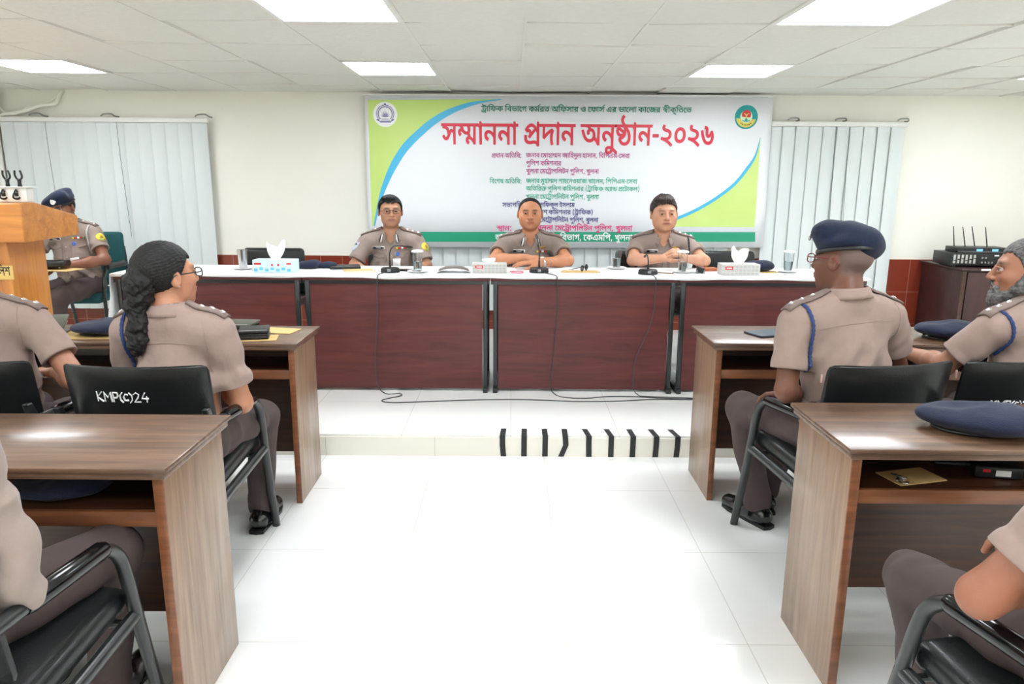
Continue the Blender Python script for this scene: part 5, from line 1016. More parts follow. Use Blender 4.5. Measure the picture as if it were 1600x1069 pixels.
M['shirt'] = mat('taupe_uniform_cloth', (142, 126, 118), 0.85, var=0.04, vscale=30, bump=0.5, bscale=26, sheen=0.1)
M['shirtB'] = mat('pinkish_taupe_uniform_cloth', (150, 128, 119), 0.85, var=0.04, vscale=30, bump=0.5, bscale=26, sheen=0.1)
M['epaulette'] = mat('epaulette_cloth', (124, 108, 101), 0.85, bump=0.4, bscale=60)
M['trousers'] = mat('dark_brown_uniform_cloth', (74, 62, 60), 0.85, var=0.05, vscale=30, bump=0.25, bscale=40)
M['hair'] = mat('black_hair', (13, 11, 11), 0.68, var=0.3, vscale=60, bump=0.6, bscale=120)
M['hairbrown'] = mat('dark_brown_hair', (48, 36, 32), 0.5, var=0.3, vscale=60, bump=0.6, bscale=120)
M['hairgrey'] = mat('greying_hair', (104, 100, 98), 0.6, rgb2=(48, 46, 46), vscale=90, bump=0.8, bscale=160)
M['beard'] = mat('grey_black_beard', (58, 56, 56), 0.75, rgb2=(112, 110, 108), vscale=70, bump=0.9, bscale=150)
M['eye'] = mat('eye_white', (186, 176, 168), 0.2); M['iris'] = mat('dark_iris', (32, 20, 14), 0.1)
M['shoe'] = mat('black_shoe_leather', (18, 19, 21), 0.22, coat=0.4)
M['beret'] = mat('navy_beret_wool', (20, 30, 54), 0.95, bump=0.5, bscale=300, sheen=0.1, var=0.1, vscale=10)
M['patchblue'] = mat('pale_blue_patch', (178, 188, 204), 0.7); M['patchyellow'] = mat('yellow_patch', (222, 190, 66), 0.7); M['patchgreen'] = mat('green_patch', (120, 168, 96), 0.7)
M['rope'] = mat('blue_lanyard_cord', (48, 66, 116), 0.75, bump=1.0, bscale=260)
M['plate'] = mat('black_name_plate', (30, 32, 40), 0.3)
M['redplastic'] = mat('dark_red_frame', (120, 40, 44), 0.3)
M['idblue'] = mat('blue_badge_reel', (60, 100, 190), 0.4)

def person(label, o, yaw, zf, J, skin=(176, 124, 92), head=(0, 0, 0), hs=1.0, shirt='shirt', h=0.004, hair=None, hm='hair', sleeve=0.6, female=False, face=True, stubble=0.2, seed=1, belly=0.0, badges='front', lips=(150, 84, 76), brow=1.0, hands=(None, None), beret=None, glasses=None, long_sleeve=False, legs=True, mous=0.0, cord=None, hood=None, fold=1.0, jaw=1.0, idcard=None, head_on=True, patches=(True, True), collar_tabs=False, watch=None, silent=(), nape=0.0, hshape=(1, 1, 0.97)):
    """J: local joints (x to the sitter's right, y forward, z above the floor zf)"""
    cy, sy = math.cos(R(yaw)), math.sin(R(yaw)); RX = np.array([cy, sy, 0]); FY = np.array([-sy, cy, 0]); UZ = np.array([0, 0, 1.0]); O = np.array([o[0], o[1], zf])
    W = lambda p: O + RX * p[0] + FY * p[1] + UZ * p[2]
    j = {k: W(v) for k, v in J.items()}
    root = empty('person', (o[0], o[1], zf), 0, label, 'person')
    bpy.context.view_layer.update()
    inv = Matrix.Translation((-o[0], -o[1], -zf))
    made = []
    def put(ob):
        ob.parent = root; ob.matrix_parent_inverse = inv; made.append(ob); return ob
    def sub(ob, par): ob.parent = par; return ob
    up = nrm(j['neck'] - j['hip']); rt = nrm(j['shR'] - j['shL']); fw = nrm(np.cross(up, rt)); rt = np.cross(fw, up); A = np.array([rt, fw, up])
    T = lambda a, b, c, base='neck': j[base] + rt * a + fw * b + up * c
    hv = hs * np.array(hshape, float); HC = j['head']; HR = np.array([RX, FY, UZ]).T @ rotm(*head)    # head axes as columns
    Hh = lambda a, b, c: HC + HR @ (np.array([a, b, c], float) * hv)
    HA = HR.T
    wsh = np.linalg.norm(j['shR'] - j['shL']) / 2; L = np.linalg.norm(j['neck'] - j['hip'])
    def torso(F, e, k=0.06):
        F.ell(T(0, 0.01, 0.03, 'hip'), (0.155 + e, 0.125 + e, 0.13), k, A=A)
        F.ell(T(0, 0.015 + belly * 0.6, 0.36 * L, 'hip'), (0.140 + e + belly * 0.5, 0.108 + e + belly, 0.17), k, A=A)
        F.ell(T(0, 0.005, -0.21), (wsh * 0.80 + e, 0.105 + e, 0.17), k, A=A)
        if female: F.ell(T(0, 0.09, -0.24), (0.12, 0.06, 0.07), 0.05, A=A)
        a = j['shR'] * 0.82 + j['shL'] * 0.18; b = j['shL'] * 0.82 + j['shR'] * 0.18
        F.cap(a, b, 0.062 + e, k=k)
        for s_ in ('R', 'L'): F.cap(T(0, -0.012, 0.01), j['sh' + s_] * 0.8 + j['neck'] * 0.2 - up * 0.0, 0.046 + e, 0.046 + e, k)
    # ---- skin: one continuous body
    B = Field(); torso(B, -0.014)
    nk = 0.050 if female else 0.058 * (0.5 + 0.5 * hs)
    if head_on:
        B.cap(T(0, -0.012, -0.02), Hh(0, -0.022, -0.055), nk, nk - 0.004, 0.03)
        B.ell(Hh(0, -0.014, 0.030), np.array((0.0745, 0.096, 0.086)) * hv, 0.02, A=HA)
        B.ell(Hh(0, 0.022, -0.030), np.array((0.068 * jaw, 0.068, 0.078)) * hv, 0.03, A=HA)
        B.ell(Hh(0, 0.030, -0.072), np.array((0.054 * jaw, 0.054, 0.042)) * hv, 0.03, A=HA)
        B.ell(Hh(0, 0.068, -0.098), np.array((0.024, 0.018, 0.018)) * hv, 0.02, A=HA)
        if face:
            for s_ in (-1, 1): B.ell(Hh(s_ * 0.042, 0.056, -0.022), np.array((0.024, 0.024, 0.022)) * hv, 0.02, A=HA)
            B.cap(Hh(-0.036, 0.074, 0.028), Hh(0.036, 0.074, 0.028), 0.012 * hs, k=0.016)
            for s_ in (-1, 1): B.ell(Hh(s_ * 0.031, 0.094, 0.006), np.array((0.019, 0.014, 0.010)) * hv, 0.012, 's', A=HA)
            B.cap(Hh(0, 0.086, 0.014), Hh(0, 0.106, -0.026), 0.0075 * hs, 0.0120 * hs, 0.010)
            for s_ in (-1, 1): B.ell(Hh(s_ * 0.0125, 0.095, -0.030), np.array((0.0085, 0.010, 0.0075)) * hv, 0.006, A=HA)
            B.ell(Hh(0, 0.082, -0.058), np.array((0.028, 0.014, 0.018)) * hv, 0.012, A=HA)
            B.ell(Hh(0, 0.094, -0.0545), np.array((0.023, 0.0055, 0.0045)) * hv, 0.004, A=HA)
            B.ell(Hh(0, 0.093, -0.0655), np.array((0.019, 0.0065, 0.0055)) * hv, 0.004, A=HA)
            B.ell(Hh(0, 0.102, -0.0600), np.array((0.022, 0.004, 0.0016)) * hv, 0.002, 's', A=HA)
            for s_ in (-1, 1): B.cap(Hh(s_ * 0.0195, 0.092, 0.0125), Hh(s_ * 0.043, 0.084, 0.0115), 0.0035 * hs, k=0.006)
            for s_ in (-1, 1): B.cap(Hh(s_ * 0.020, 0.088, -0.0035), Hh(s_ * 0.042, 0.082, -0.0025), 0.0035 * hs, k=0.008)
        for s_ in (-1, 1):
            EA = rotm(s_ * -22, 0, 0).T @ HA
            B.ell(Hh(s_ * 0.079, -0.008, -0.004), np.array((0.0075, 0.019, 0.032)) * hv, 0.006, A=EA)
            B.ell(Hh(s_ * 0.088, -0.004, 0.000), np.array((0.006, 0.011, 0.020)) * hv, 0.005, 's', A=EA)
    for s_, sg_ in (('R', 1), ('L', -1)):
        a, e, w_ = j['sh' + s_], j['el' + s_], j['wr' + s_]
        B.cap(a, e, 0.044, 0.038, 0.02); mid = e * 0.72 + w_ * 0.28
        B.cap(e, mid, 0.038, 0.0405, 0.02); B.cap(mid, w_, 0.0395, 0.0265 if not female else 0.024, 0.02)
        hd = hands[0 if s_ == 'R' else 1]
        if hd:
            d = nrm(RX * hd[0][0] + FY * hd[0][1] + UZ * hd[0][2]); nn = RX * hd[1][0] + FY * hd[1][1] + UZ * hd[1][2]; nn = nrm(nn - d * (nn @ d)); lat = np.cross(nn, d) * sg_ * -1; curl = hd[2]
            sc = 0.9 if female else 1.0
            for i in range(4):
                kx = w_ + d * (0.088 - 0.004 * abs(i - 1)) * sc + lat * (1.5 - i) * 0.0195 * sc
                B.cap(w_ + d * 0.008 + lat * (1.5 - i) * 0.010, kx, 0.0150, 0.0112 * sc, 0.010)
                p = kx; dd = d + lat * (1.5 - i) * 0.06; ang = 0
                for q, (ln, rr) in enumerate(zip(np.array([(0.040, 0.026, 0.020), (0.044, 0.029, 0.021), (0.041, 0.027, 0.020), (0.032, 0.021, 0.018)][i]) * sc, (0.0092, 0.0085, 0.0078))):
                    ang += R(curl * (0.7, 1.0, 0.7)[q] * (1 + 0.06 * i)); v = nrm(dd * math.cos(ang) - nn * math.sin(ang)); p2 = p + v * ln; B.cap(p, p2, rr * sc, (rr - 0.0007) * sc, 0.003); p = p2
            tb = w_ + d * 0.022 * sc + lat * 0.020 * sc - nn * 0.006; t1 = tb + nrm(d * 0.75 + lat * 0.75 - nn * 0.25) * 0.042 * sc; t2 = t1 + nrm(d * 0.95 + lat * 0.25 - nn * 0.3) * 0.030 * sc; t3 = t2 + nrm(d + lat * 0.0 - nn * 0.35) * 0.024 * sc
            B.cap(tb, t1, 0.0155 * sc, 0.0118 * sc, 0.012); B.cap(t1, t2, 0.0108 * sc, 0.0098 * sc, 0.003); B.cap(t2, t3, 0.0098 * sc, 0.0085 * sc, 0.002)
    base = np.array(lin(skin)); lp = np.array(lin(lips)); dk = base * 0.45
    def colour(X):
        q = (X - HC) @ HR / hv; c = np.tile(base, (len(X), 1)); n_ = waves(0.05, 30, seed)(X)[:, None]; c = c * (1 + n_)
        fr = (q[:, 1] > 0.05)
        def mix(c, col, w): w = np.clip(w, 0, 1)[:, None]; return c * (1 - w) + col * w
        if face:
            c = mix(c, lp, fr * np.exp(-(q[:, 0] / 0.024) ** 4 - ((q[:, 2] + 0.060) / 0.0095) ** 4) * 0.8)
            c = mix(c, lp * 0.35, fr * np.exp(-(q[:, 0] / 0.022) ** 4 - ((q[:, 2] + 0.0600) / 0.0017) ** 2) * 0.8)
            bx = np.abs(q[:, 0]) - 0.031; bz = q[:, 2] - 0.0300 + 6.0 * bx * bx
            c = mix(c, np.array([0.012, 0.010, 0.009]), fr * brow * 0.92 * np.exp(-(bx / 0.019) ** 4 - (bz / 0.0050) ** 2))
            ex = (np.abs(q[:, 0]) - 0.031) / 0.016
            c = mix(c, dk * 0.6, fr * 0.75 * np.exp(-ex ** 4 - ((q[:, 2] - 0.0115 + 0.003 * ex * ex) / 0.0022) ** 2))
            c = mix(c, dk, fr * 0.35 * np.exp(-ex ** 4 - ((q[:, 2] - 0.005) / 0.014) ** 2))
            if stubble:
                w = np.clip((-0.035 - q[:, 2]) / 0.03, 0, 1) * np.clip((q[:, 1] - 0.0) / 0.03, 0, 1) * (q[:, 2] > -0.14); c = mix(c, base * 0.55 + 0.01, w * stubble)
            if nape: c = mix(c, np.array([0.16, 0.15, 0.15]), nape * np.clip((0.06 - q[:, 2]) / 0.02, 0, 1) * np.clip((q[:, 2] + 0.055) / 0.02, 0, 1) * np.clip((-0.02 - q[:, 1]) / 0.02, 0, 1))
            if mous: c = mix(c, np.array([0.015, 0.013, 0.012]), fr * mous * np.exp(-(q[:, 0] / 0.027) ** 4 - ((q[:, 2] + 0.0455) / 0.0055) ** 2))
            c = mix(c, base * np.array([1.1, 0.8, 0.75]), np.exp(-((np.abs(q[:, 0]) - 0.045) / 0.02) ** 2 - ((q[:, 2] + 0.02) / 0.02) ** 2) * fr * 0.25)
        return c
    body = put(field_mesh('body', B, h, 'skin', None, colour))
    if face and head_on:
        for s_ in (-1, 1):
            c = Hh(s_ * 0.031, 0.0745, 0.0045); m = MB(); bmesh.ops.create_uvsphere(m.bm, u_segments=16, v_segments=10, radius=0.0122 * hs); bmesh.ops.translate(m.bm, vec=c, verts=m.bm.verts[:]); e_ = put(m.build('eye', 'eye'))
            m = MB(); d_ = HR @ np.array([0.0, 1, -0.08]); m.lathe([(0, 0.0006), (0.0052, 0.0002), (0.0070, -0.0012)], (0, 0, 0), 14)
            bmesh.ops.scale(m.bm, vec=(hs, hs, hs), verts=m.bm.verts[:])
            bmesh.ops.rotate(m.bm, cent=(0, 0, 0), matrix=Vector(d_).to_track_quat('Z', 'Y').to_matrix(), verts=m.bm.verts[:]); bmesh.ops.translate(m.bm, vec=Vector(c) + Vector(d_) * 0.0121 * hs, verts=m.bm.verts[:]); sub(m.build('iris', 'iris'), e_)
    # ---- shirt
    S = Field(); torso(S, 0.006)
    ends = []; hems = []
    for s_ in ('R', 'L'):
        a, e, w_ = j['sh' + s_], j['el' + s_], j['wr' + s_]; fr_ = 1.0 if long_sleeve else sleeve; end = a + (e - a) * fr_; d = nrm(e - a)
        S.cap(a, end + d * 0.06 if not long_sleeve else e, 0.061, 0.064, 0.035)
        if long_sleeve: S.cap(e, w_, 0.062, 0.042, 0.02)
        else: ends.append((a, end, d))
        hems.append((end, d) if not long_sleeve else (w_, nrm(w_ - e)))
    f1 = folds(0.017 * fold, seed, up * 0.6 + rt * 0.5, 40); f2 = folds(0.013 * fold, seed + 5, up * 0.5 - rt * 0.7, 55); nk_ = j['neck']
    def dsp(P):
        w = np.clip(((nk_ - P) @ up - 0.08) / 0.2, 0.12, 1)
        for end, d in hems:
            q = P - end; t = -(q @ d); w = np.where(((q ** 2).sum(1) < 0.03), np.minimum(w, np.clip(t / 0.10, 0.06, 1)), w)
        return (f1(P) + f2(P)) * w
    S.p.append(('d', 0, dsp))
    for a, end, d in ends:
        def cut(P, a=a, end=end, d=d):
            # only where the point is close to the arm line past the hem
            q = P - end; t = q @ d; r_ = np.sqrt(np.maximum((q ** 2).sum(1) - t * t, 0)); return np.maximum(-t, r_ - 0.10)
        S.fn(cut, 0.004, 's'); S.cap(end + d * 0.022, end + d * 0.06, 0.054, 0.057, 0.004, 's')
    if head_on:
        nd = nrm(Hh(0, -0.022, -0.055) - T(0, -0.012, -0.02))
        S.cap(T(0, -0.008, 0.015), T(0, -0.008, 0.015) + nd * 0.15, nk + 0.004, nk + 0.02, 0.008, 's')
        S.cap(T(0, 0.055, 0.015), T(0, 0.105, -0.075), 0.040, 0.006, 0.008, 's')
    S.half(T(0, 0, -0.10, 'hip'), -UZ, 0.01)
    sh = put(field_mesh('shirt', S, max(h, 0.0045), shirt, None))
    # ---- drape helpers: put flat pieces on the cloth
    def drape(p, d):
        p = np.array(p, float)[None]; d = nrm(d); t = 0.0
        for _ in range(60):
            v = S.ev(p + d * t)[0]
            if v < 0.0008: break
            t += max(v * 0.7, 0.0006)
            if t > 0.3: return None
        return (p + d * t)[0]
    def piece(name, c, u, v, d, outline, m, thick=0.002, lift=0.002, nseg=6, par=None):
        """outline in metres on axes u, v around c; pushed along d on to the cloth"""
        u, v, d = nrm(u), nrm(v), nrm(d); n_ = len(outline); mb = MB(); rings = []
        for f_ in [k / nseg for k in range(nseg, 0, -1)]:
            ring = []
            for (a, b) in outline:
                q = drape(np.array(c) + u * a * f_ + v * b * f_ - d * 0.10, d)
                if q is None: return None
                ring.append(mb.bm.verts.new(q - d * lift))
            rings.append(ring)
        q = drape(np.array(c) - d * 0.10, d)
        if q is None: return None
        ce = mb.bm.verts.new(q - d * lift)
        for A_, B_ in zip(rings, rings[1:]):
            for k in range(n_): mb.bm.faces.new((A_[k], A_[(k + 1) % n_], B_[(k + 1) % n_], B_[k]))
        for k in range(n_): mb.bm.faces.new((rings[-1][k], rings[-1][(k + 1) % n_], ce))
        ob = mb.build(name, m, solid=0); 
        md = ob.modifiers.new('solid', 'SOLIDIFY'); md.thickness = thick; md.offset = 0
        return sub(ob, par) if par else put(ob)
    def ro(w, hh, n=3):
        P = []
        for (a, b), (c, e) in zip(((-1, -1), (1, -1), (1, 1), (-1, 1)), ((1, -1), (1, 1), (-1, 1), (-1, -1))):
            for k in range(n): P.append(((a + (c - a) * k / n) * w / 2, (b + (e - b) * k / n) * hh / 2))
        return P
    circ = lambda r_, n=14: [(r_ * math.cos(k * 2 * PI / n), r_ * math.sin(k * 2 * PI / n)) for k in range(n)]
    # ---- collar
    if head_on:
        mb = MB(); rows = []; cb_ = T(0, -0.008, 0.008); n_ = 30
        for i in range(n_ + 1):
            th = R(22) + (2 * PI - R(44)) * i / n_; sx_, cx_ = math.sin(th), math.cos(th); fr_ = max(0, cx_)   # th=0 is the front
            tip = np.exp(-((min(th, 2 * PI - th) - R(24)) / R(22)) ** 2)
            hgt = 0.046 - 0.040 * fr_ ** 1.0; bk_ = max(0, -cx_); r0 = nk + 0.012
            P = [(r0 + 0.004 - 0.004 * bk_, -0.030 + 0.026 * bk_ - 0.05 * fr_), (r0 - 0.002, hgt - 0.006), (r0 + 0.001, hgt), (r0 + 0.010, hgt - 0.014 - 0.004 * tip), (r0 + (0.022 - 0.006 * bk_) + 0.016 * tip, 0.000 - 0.046 * tip - 0.012 * fr_ + 0.006 * bk_)]
            row = []
            for rr, zz in P:
                q = cb_ + rt * sx_ * rr + fw * cx_ * (rr + 0.002 + 0.012 * fr_) + up * zz; row.append(q)
            rows.append([mb.bm.verts.new(q) for q in row])
        for A_, B_ in zip(rows, rows[1:]):
            for k in range(4): mb.bm.faces.new((A_[k], A_[k + 1], B_[k + 1], B_[k]))
        ob = mb.build('collar', shirt, angle=80, sub=1); md = ob.modifiers.new('solid', 'SOLIDIFY'); md.thickness = 0.0025; md.offset = 0; put(ob)
        if collar_tabs:
            for s_ in (-1, 1):
                for dx, mm in ((0, 'paper'), (0.010, 'leather')):
                    m_ = MB(); a = cb_ + rt * s_ * (nk + 0.012 + dx) * 0.72 + fw * (nk + 0.052) + up * 0.012; b = cb_ + rt * s_ * (nk + 0.028 + dx) * 0.72 + fw * (nk + 0.066) - up * 0.040
                    m_.tube([a, (a + b) / 2 + fw * 0.004, b], [0.003, 0.0055, 0.003], 8); put(m_.build('collar_tab', mm))
    # ---- epaulettes with stars
    for s_, sg_ in (('R', 1), ('L', -1)):
        if s_ in silent: continue
        a = j['neck'] * 0.62 + j['sh' + s_] * 0.38; b = j['sh' + s_] + rt * sg_ * 0.035; mid = (a + b) / 2 + up * 0.02; uu = nrm(b - a); vv = np.cross(up, uu); ln = np.linalg.norm(b - a)
        ep = piece('epaulette', mid, uu, vv, -up, [(x, y) for x, y in ro(ln, 0.056, 4)], 'epaulette', 0.007, 0.007, 4)
        if ep:
            for k in range(3):
                q = drape(mid + uu * (k - 0.7) * ln * 0.27 + up * 0.12, -up)
                if q is None: continue
                m_ = MB(); m_.lathe([(0, 0.009), (0.007, 0.006), (0.0135, 0.0)], (0, 0, 0), 10); bmesh.ops.rotate(m_.bm, cent=(0, 0, 0), matrix=Vector(up).to_track_quat('Z', 'Y').to_matrix(), verts=m_.bm.verts[:])
                bmesh.ops.translate(m_.bm, vec=Vector(q + up * 0.007), verts=m_.bm.verts[:]); sub(m_.build('star', 'silver'), ep)
    if badges == 'front':
        d = -fw
        piece('placket', T(0.0, 0.1, -0.26), rt, up, d, ro(0.032, 0.26, 5), shirt, 0.0015, 0.0015, 4)
        for k in range(4):
            q = drape(T(0, 0.25, -0.14 - 0.075 * k), d)
            if q is not None: m_ = MB(); m_.lathe([(0, 0.002), (0.005, 0.0015), (0.005, 0)], (0, 0, 0), 10); bmesh.ops.rotate(m_.bm, cent=(0, 0, 0), matrix=Vector(fw).to_track_quat('Z', 'Y').to_matrix(), verts=m_.bm.verts[:]); bmesh.ops.translate(m_.bm, vec=Vector(q + fw * 0.003), verts=m_.bm.verts[:]); put(m_.build('button', 'greyprint'))
        for sg_ in (-1, 1):
            piece('pocket', T(sg_ * 0.085, 0.1, -0.176), rt, up, d, ro(0.105, 0.115, 4), shirt, 0.002, 0.002, 5)
            piece('pocket_flap', T(sg_ * 0.085, 0.1, -0.126), rt, up, d, [(-0.055, 0.016), (0, 0.016), (0.055, 0.016), (0.055, -0.016), (0, -0.030), (-0.055, -0.016)], shirt, 0.003, 0.004, 5)
        pl = piece('name_plate', T(0.085, 0.1, -0.080), rt, up, d, ro(0.088, 0.024), 'silver', 0.002, 0.004, 3)
        if pl:
            piece('name_plate_field', T(0.085, 0.1, -0.080), rt, up, d, ro(0.078, 0.016), 'plate', 0.002, 0.0055, 3, pl)
            piece('name_lettering', T(0.085, 0.1, -0.080), rt, up, d, ro(0.036, 0.004), 'paper', 0.001, 0.0072, 2, pl)
        rb = piece('ribbon_bar', T(-0.088, 0.1, -0.080), rt, up, d, ro(0.095, 0.014), 'plate', 0.002, 0.004, 3)
        if rb:
            for k, mm in enumerate(('patchyellow', 'red', 'paper', 'red', 'patchgreen')):
                piece('ribbon', T(-0.050 - 0.019 * k, 0.1, -0.080), rt, up, d, ro(0.016, 0.013), mm, 0.001, 0.0058, 2, rb)
        piece('badge_reel', T(-0.055, 0.1, -0.122), rt, up, d, circ(0.014), 'idblue', 0.003, 0.006, 2)
        if badges == 'front' and not idcard: piece('wings_badge', T(-0.085, 0.1, -0.050), rt, up, d, [(-0.03, 0.008), (0, 0.002), (0.03, 0.008), (0.012, -0.008), (0, -0.012), (-0.012, -0.008)], 'gold', 0.002, 0.004, 2)
        if idcard:
            piece('id_card', T(*idcard), rt, up, d, ro(0.052, 0.078), 'paper', 0.001, 0.010, 3)
    for s_, sg_ in (('R', 1), ('L', -1)):
        if not patches[0 if s_ == 'R' else 1]: continue
        a, e = j['sh' + s_], j['el' + s_]; ax = nrm(e - a); out_ = rt * sg_ + fw * (0.75 if badges == 'front' else 0.25); out_ = nrm(out_ - ax * (out_ @ ax)); c = a + ax * 0.075; vv = np.cross(ax, out_)
        if s_ == 'R':
            pt = piece('arm_patch', c + out_ * 0.08, vv, -ax, -out_, [(-0.03, 0.034), (0, 0.034), (0.03, 0.034), (0.03, -0.01), (0.018, -0.032), (0, -0.040), (-0.018, -0.032), (-0.03, -0.01)], 'patchblue', 0.002, 0.003, 3)
            if pt: piece('patch_mark', c + out_ * 0.08 - ax * 0.012, vv, -ax, -out_, [(-0.022, 0.004), (0, 0.016), (0.022, 0.004), (0.018, -0.002), (0, 0.008), (-0.018, -0.002)], 'plate', 0.001, 0.0052, 2, pt)
        else:
            pt = piece('arm_patch', c + out_ * 0.08, vv, -ax, -out_, circ(0.036), 'patchyellow', 0.002, 0.003, 3)
            if pt: piece('patch_mark', c + out_ * 0.08, vv, -ax, -out_, circ(0.016, 8), 'gold', 0.001, 0.0052, 2, pt); piece('patch_ring', c + out_ * 0.08 + ax * 0.02, vv, -ax, -out_, [(-0.024, 0.006), (0, 0.0), (0.024, 0.006), (0.014, -0.008), (0, -0.012), (-0.014, -0.008)], 'patchgreen', 0.001, 0.0052, 2, pt)
    # shoulder seams and yoke seen from behind
    if badges == 'back':
        for sg_ in (-1, 1):
            a = T(sg_ * (wsh - 0.045), -0.02, -0.02); pts = []
            for k in range(9):
                q = drape(T(sg_ * (wsh - 0.03 + 0.012 * math.sin(k / 8 * PI)), -0.25, 0.0 - 0.17 * k / 8), fw)
                if q is not None: pts.append(q - fw * 0.0008)
            if len(pts) > 3: put(MB().tube(pts, 0.0013, 6).build('seam', shirt))
        pts = []
        for k in range(21):
            q = drape(T((k / 10 - 1) * (wsh - 0.05), -0.25, -0.085 + 0.01 * math.cos((k / 10 - 1) * 1.5)), fw)
            if q is not None: pts.append(q - fw * 0.0006)
        if len(pts) > 3: put(MB().tube(pts, 0.0012, 6).build('yoke_seam', shirt))
    if cord:
        s_, side_ = cord[:2]; sg_ = 1 if s_ == 'R' else -1; pts = []
        for k in range(16):
            f_ = k / 15
            dd = fw * side_
            q = drape(T(sg_ * (wsh - 0.012 - 0.01 * math.sin(f_ * PI)), -0.0, 0.02 - 0.30 * f_) - dd * 0.25, dd)
            if q is not None: pts.append(q - dd * 0.006)
        q0 = j['sh' + s_] + up * 0.075 - rt * sg_ * 0.01
        if len(pts) > 3:
            P_ = catmull([q0] + pts, 4); put(MB().tube(P_, [0.006 + 0.0012 * math.sin(k * 1.9) for k in range(len(P_))], 8).build('lanyard', cord[2] if len(cord) > 2 else 'rope'))
    # ---- trousers and shoes
    if legs:
        Tt = Field(); Tt.ell(T(0, 0.01, 0.0, 'hip'), (0.165, 0.13, 0.115), 0.05, A=A)
        for s_, sg_ in (('R', 1), ('L', -1)):
            hp = j['hip'] + rt * sg_ * 0.085; kn, an = j['kn' + s_], j['an' + s_]
            Tt.cap(hp, kn, 0.088, 0.066, 0.04); Tt.cap(kn, an + UZ * 0.03, 0.062, 0.052, 0.025); dd = nrm(an - kn); Tt.cap(an + UZ * 0.03, an, 0.052, 0.056, 0.02)
        Tt.disp = folds(0.008, seed + 9, FY, 36)
        put(field_mesh('trousers', Tt, 0.006, 'trousers', None))
        for s_, sg_ in (('R', 1), ('L', -1)):
            an = j['an' + s_]; td = J.get('toe' + s_, (0, 1, 0)); td = nrm(RX * td[0] + FY * td[1]); sd = np.cross(td, UZ)
            Sf = Field(); z0 = zf; b0 = np.array([an[0], an[1], z0])
            Sf.cap(b0 - td * 0.05 + UZ * 0.045, b0 + td * 0.06 + UZ * 0.038, 0.040, 0.038, 0.03); Sf.cap(b0 + td * 0.06 + UZ * 0.038, b0 + td * 0.16 + UZ * 0.028, 0.040, 0.034, 0.03); Sf.cap(b0 + UZ * 0.05, b0 + UZ * 0.105, 0.042, 0.040, 0.03)
            Sf.half(b0 + UZ * 0.004, -UZ, 0.002); so = put(field_mesh('shoe', Sf, 0.006, 'shoe', None))
            m_ = MB(); pr = [(-0.09, -0.03), (-0.098, 0), (-0.09, 0.03), (0.03, 0.038), (0.12, 0.042), (0.175, 0.03), (0.198, 0), (0.175, -0.03), (0.12, -0.042), (0.03, -0.038)]
            m_.prism(pr, 0.001, 0.016, lambda u, v, w: tuple(b0 + td * u + sd * v + UZ * w)); sub(m_.build('sole', 'leather'), so)
    # ---- hair
    if hair and head_on:
        Hf = Field(); t = hair.get('t', 0.010); tt = hair.get('top', 0.016)
        Hf.ell(Hh(0, -0.016, 0.030 + tt * 0.3), np.array((0.0745 + t, 0.096 + t, 0.086 + tt)) * hv, 0.02, A=HA)
        for c_, r_ in hair.get('blobs', []): Hf.ell(Hh(*c_), np.array(r_) * hv, hair.get('bk', 0.02), A=HA)
        ys = np.array(hair.get('ys', [-0.12, -0.06, -0.02, 0.012, 0.030, 0.052, 0.10])); zs = np.array(hair.get('zs', [-0.060, -0.048, -0.006, -0.018, 0.040, 0.064, 0.074]))
        def line(P):
            q = (P - HC) @ HR / hv; z_ = np.interp(q[:, 1], ys, zs) + hair.get('peak', -0.008) * np.cos(q[:, 0] * 40) * (q[:, 1] > 0.045) + 0.0025 * np.sin(q[:, 0] * 410) + 0.003 * np.sin(q[:, 0] * 173 + 1) + 0.0015 * np.sin(q[:, 1] * 380)
            d_ = (z_ - q[:, 2]) * 0.7
            if 'keep' in hair: d_ = np.where(hair['keep'](q), -0.05, d_)
            return d_
        Hf.fn(line, 0.006, 'i')
        r_ = np.random.RandomState(seed)
        am = hair.get('amp', 0.0014); cw = waves(hair.get('curl', 0.0), 60, seed + 3); st_ = hair.get('strand', 95)
        def hd(P):
            q = (P - HC) @ HR / hv; an_ = np.arctan2(q[:, 0], q[:, 2] + 0.05)
            return am * np.sin(st_ * an_ + 6 * np.sin(q[:, 1] * 40)) + am * 0.6 * np.sin(q[:, 1] * 260 + 5 * np.sin(an_ * 7)) + cw(P)
        Hf.disp = hd; ho = put(field_mesh('hair', Hf, hair.get('h', 0.003), hm, None))
    if hood: hood(put, Hh, HA, HR, HC, hs)
    if beret and head_on:
        Bf = Field(); lean = beret.get('lean', 1)
        BA = rotm(0, beret.get('p', -6), lean * beret.get('r', 20)).T @ HA; BA2 = rotm(0, -10, lean * 7).T @ HA
        Bf.ell(Hh(0, -0.014, 0.062), np.array((0.088, 0.108, 0.040)) * hv, 0.02, A=BA2)
        Bf.ell(Hh(*beret.get('c', (lean * 0.040, -0.030, 0.096))), np.array(beret.get('size', (0.112, 0.130, 0.040))) * hv, 0.045, A=BA)
        Bf.ell(Hh(-lean * 0.042, 0.055, 0.102), np.array((0.050, 0.046, 0.034)) * hv, 0.04, A=BA)
        for c_, r_ in beret.get('blobs', []): Bf.ell(Hh(*c_), np.array(r_) * hv, 0.04, A=HA)
        Bf.disp = waves(0.0022, 26, seed + 2); bo = put(field_mesh('beret', Bf, 0.004, 'beret', None))
        m_ = MB(); pts = []
        for k in range(32):
            a = k * 2 * PI / 32; q = np.array((0.0865 * math.cos(a), 0.1065 * math.sin(a), 0.0)) @ rotm(0, -10, lean * 7).T; pts.append(Hh(q[0], -0.014 + q[1], 0.036 + q[2]))
        m_.tube(pts, 0.0045, 8, close=True, flat=1.6); sub(m_.build('leather_band', 'leather'), bo)
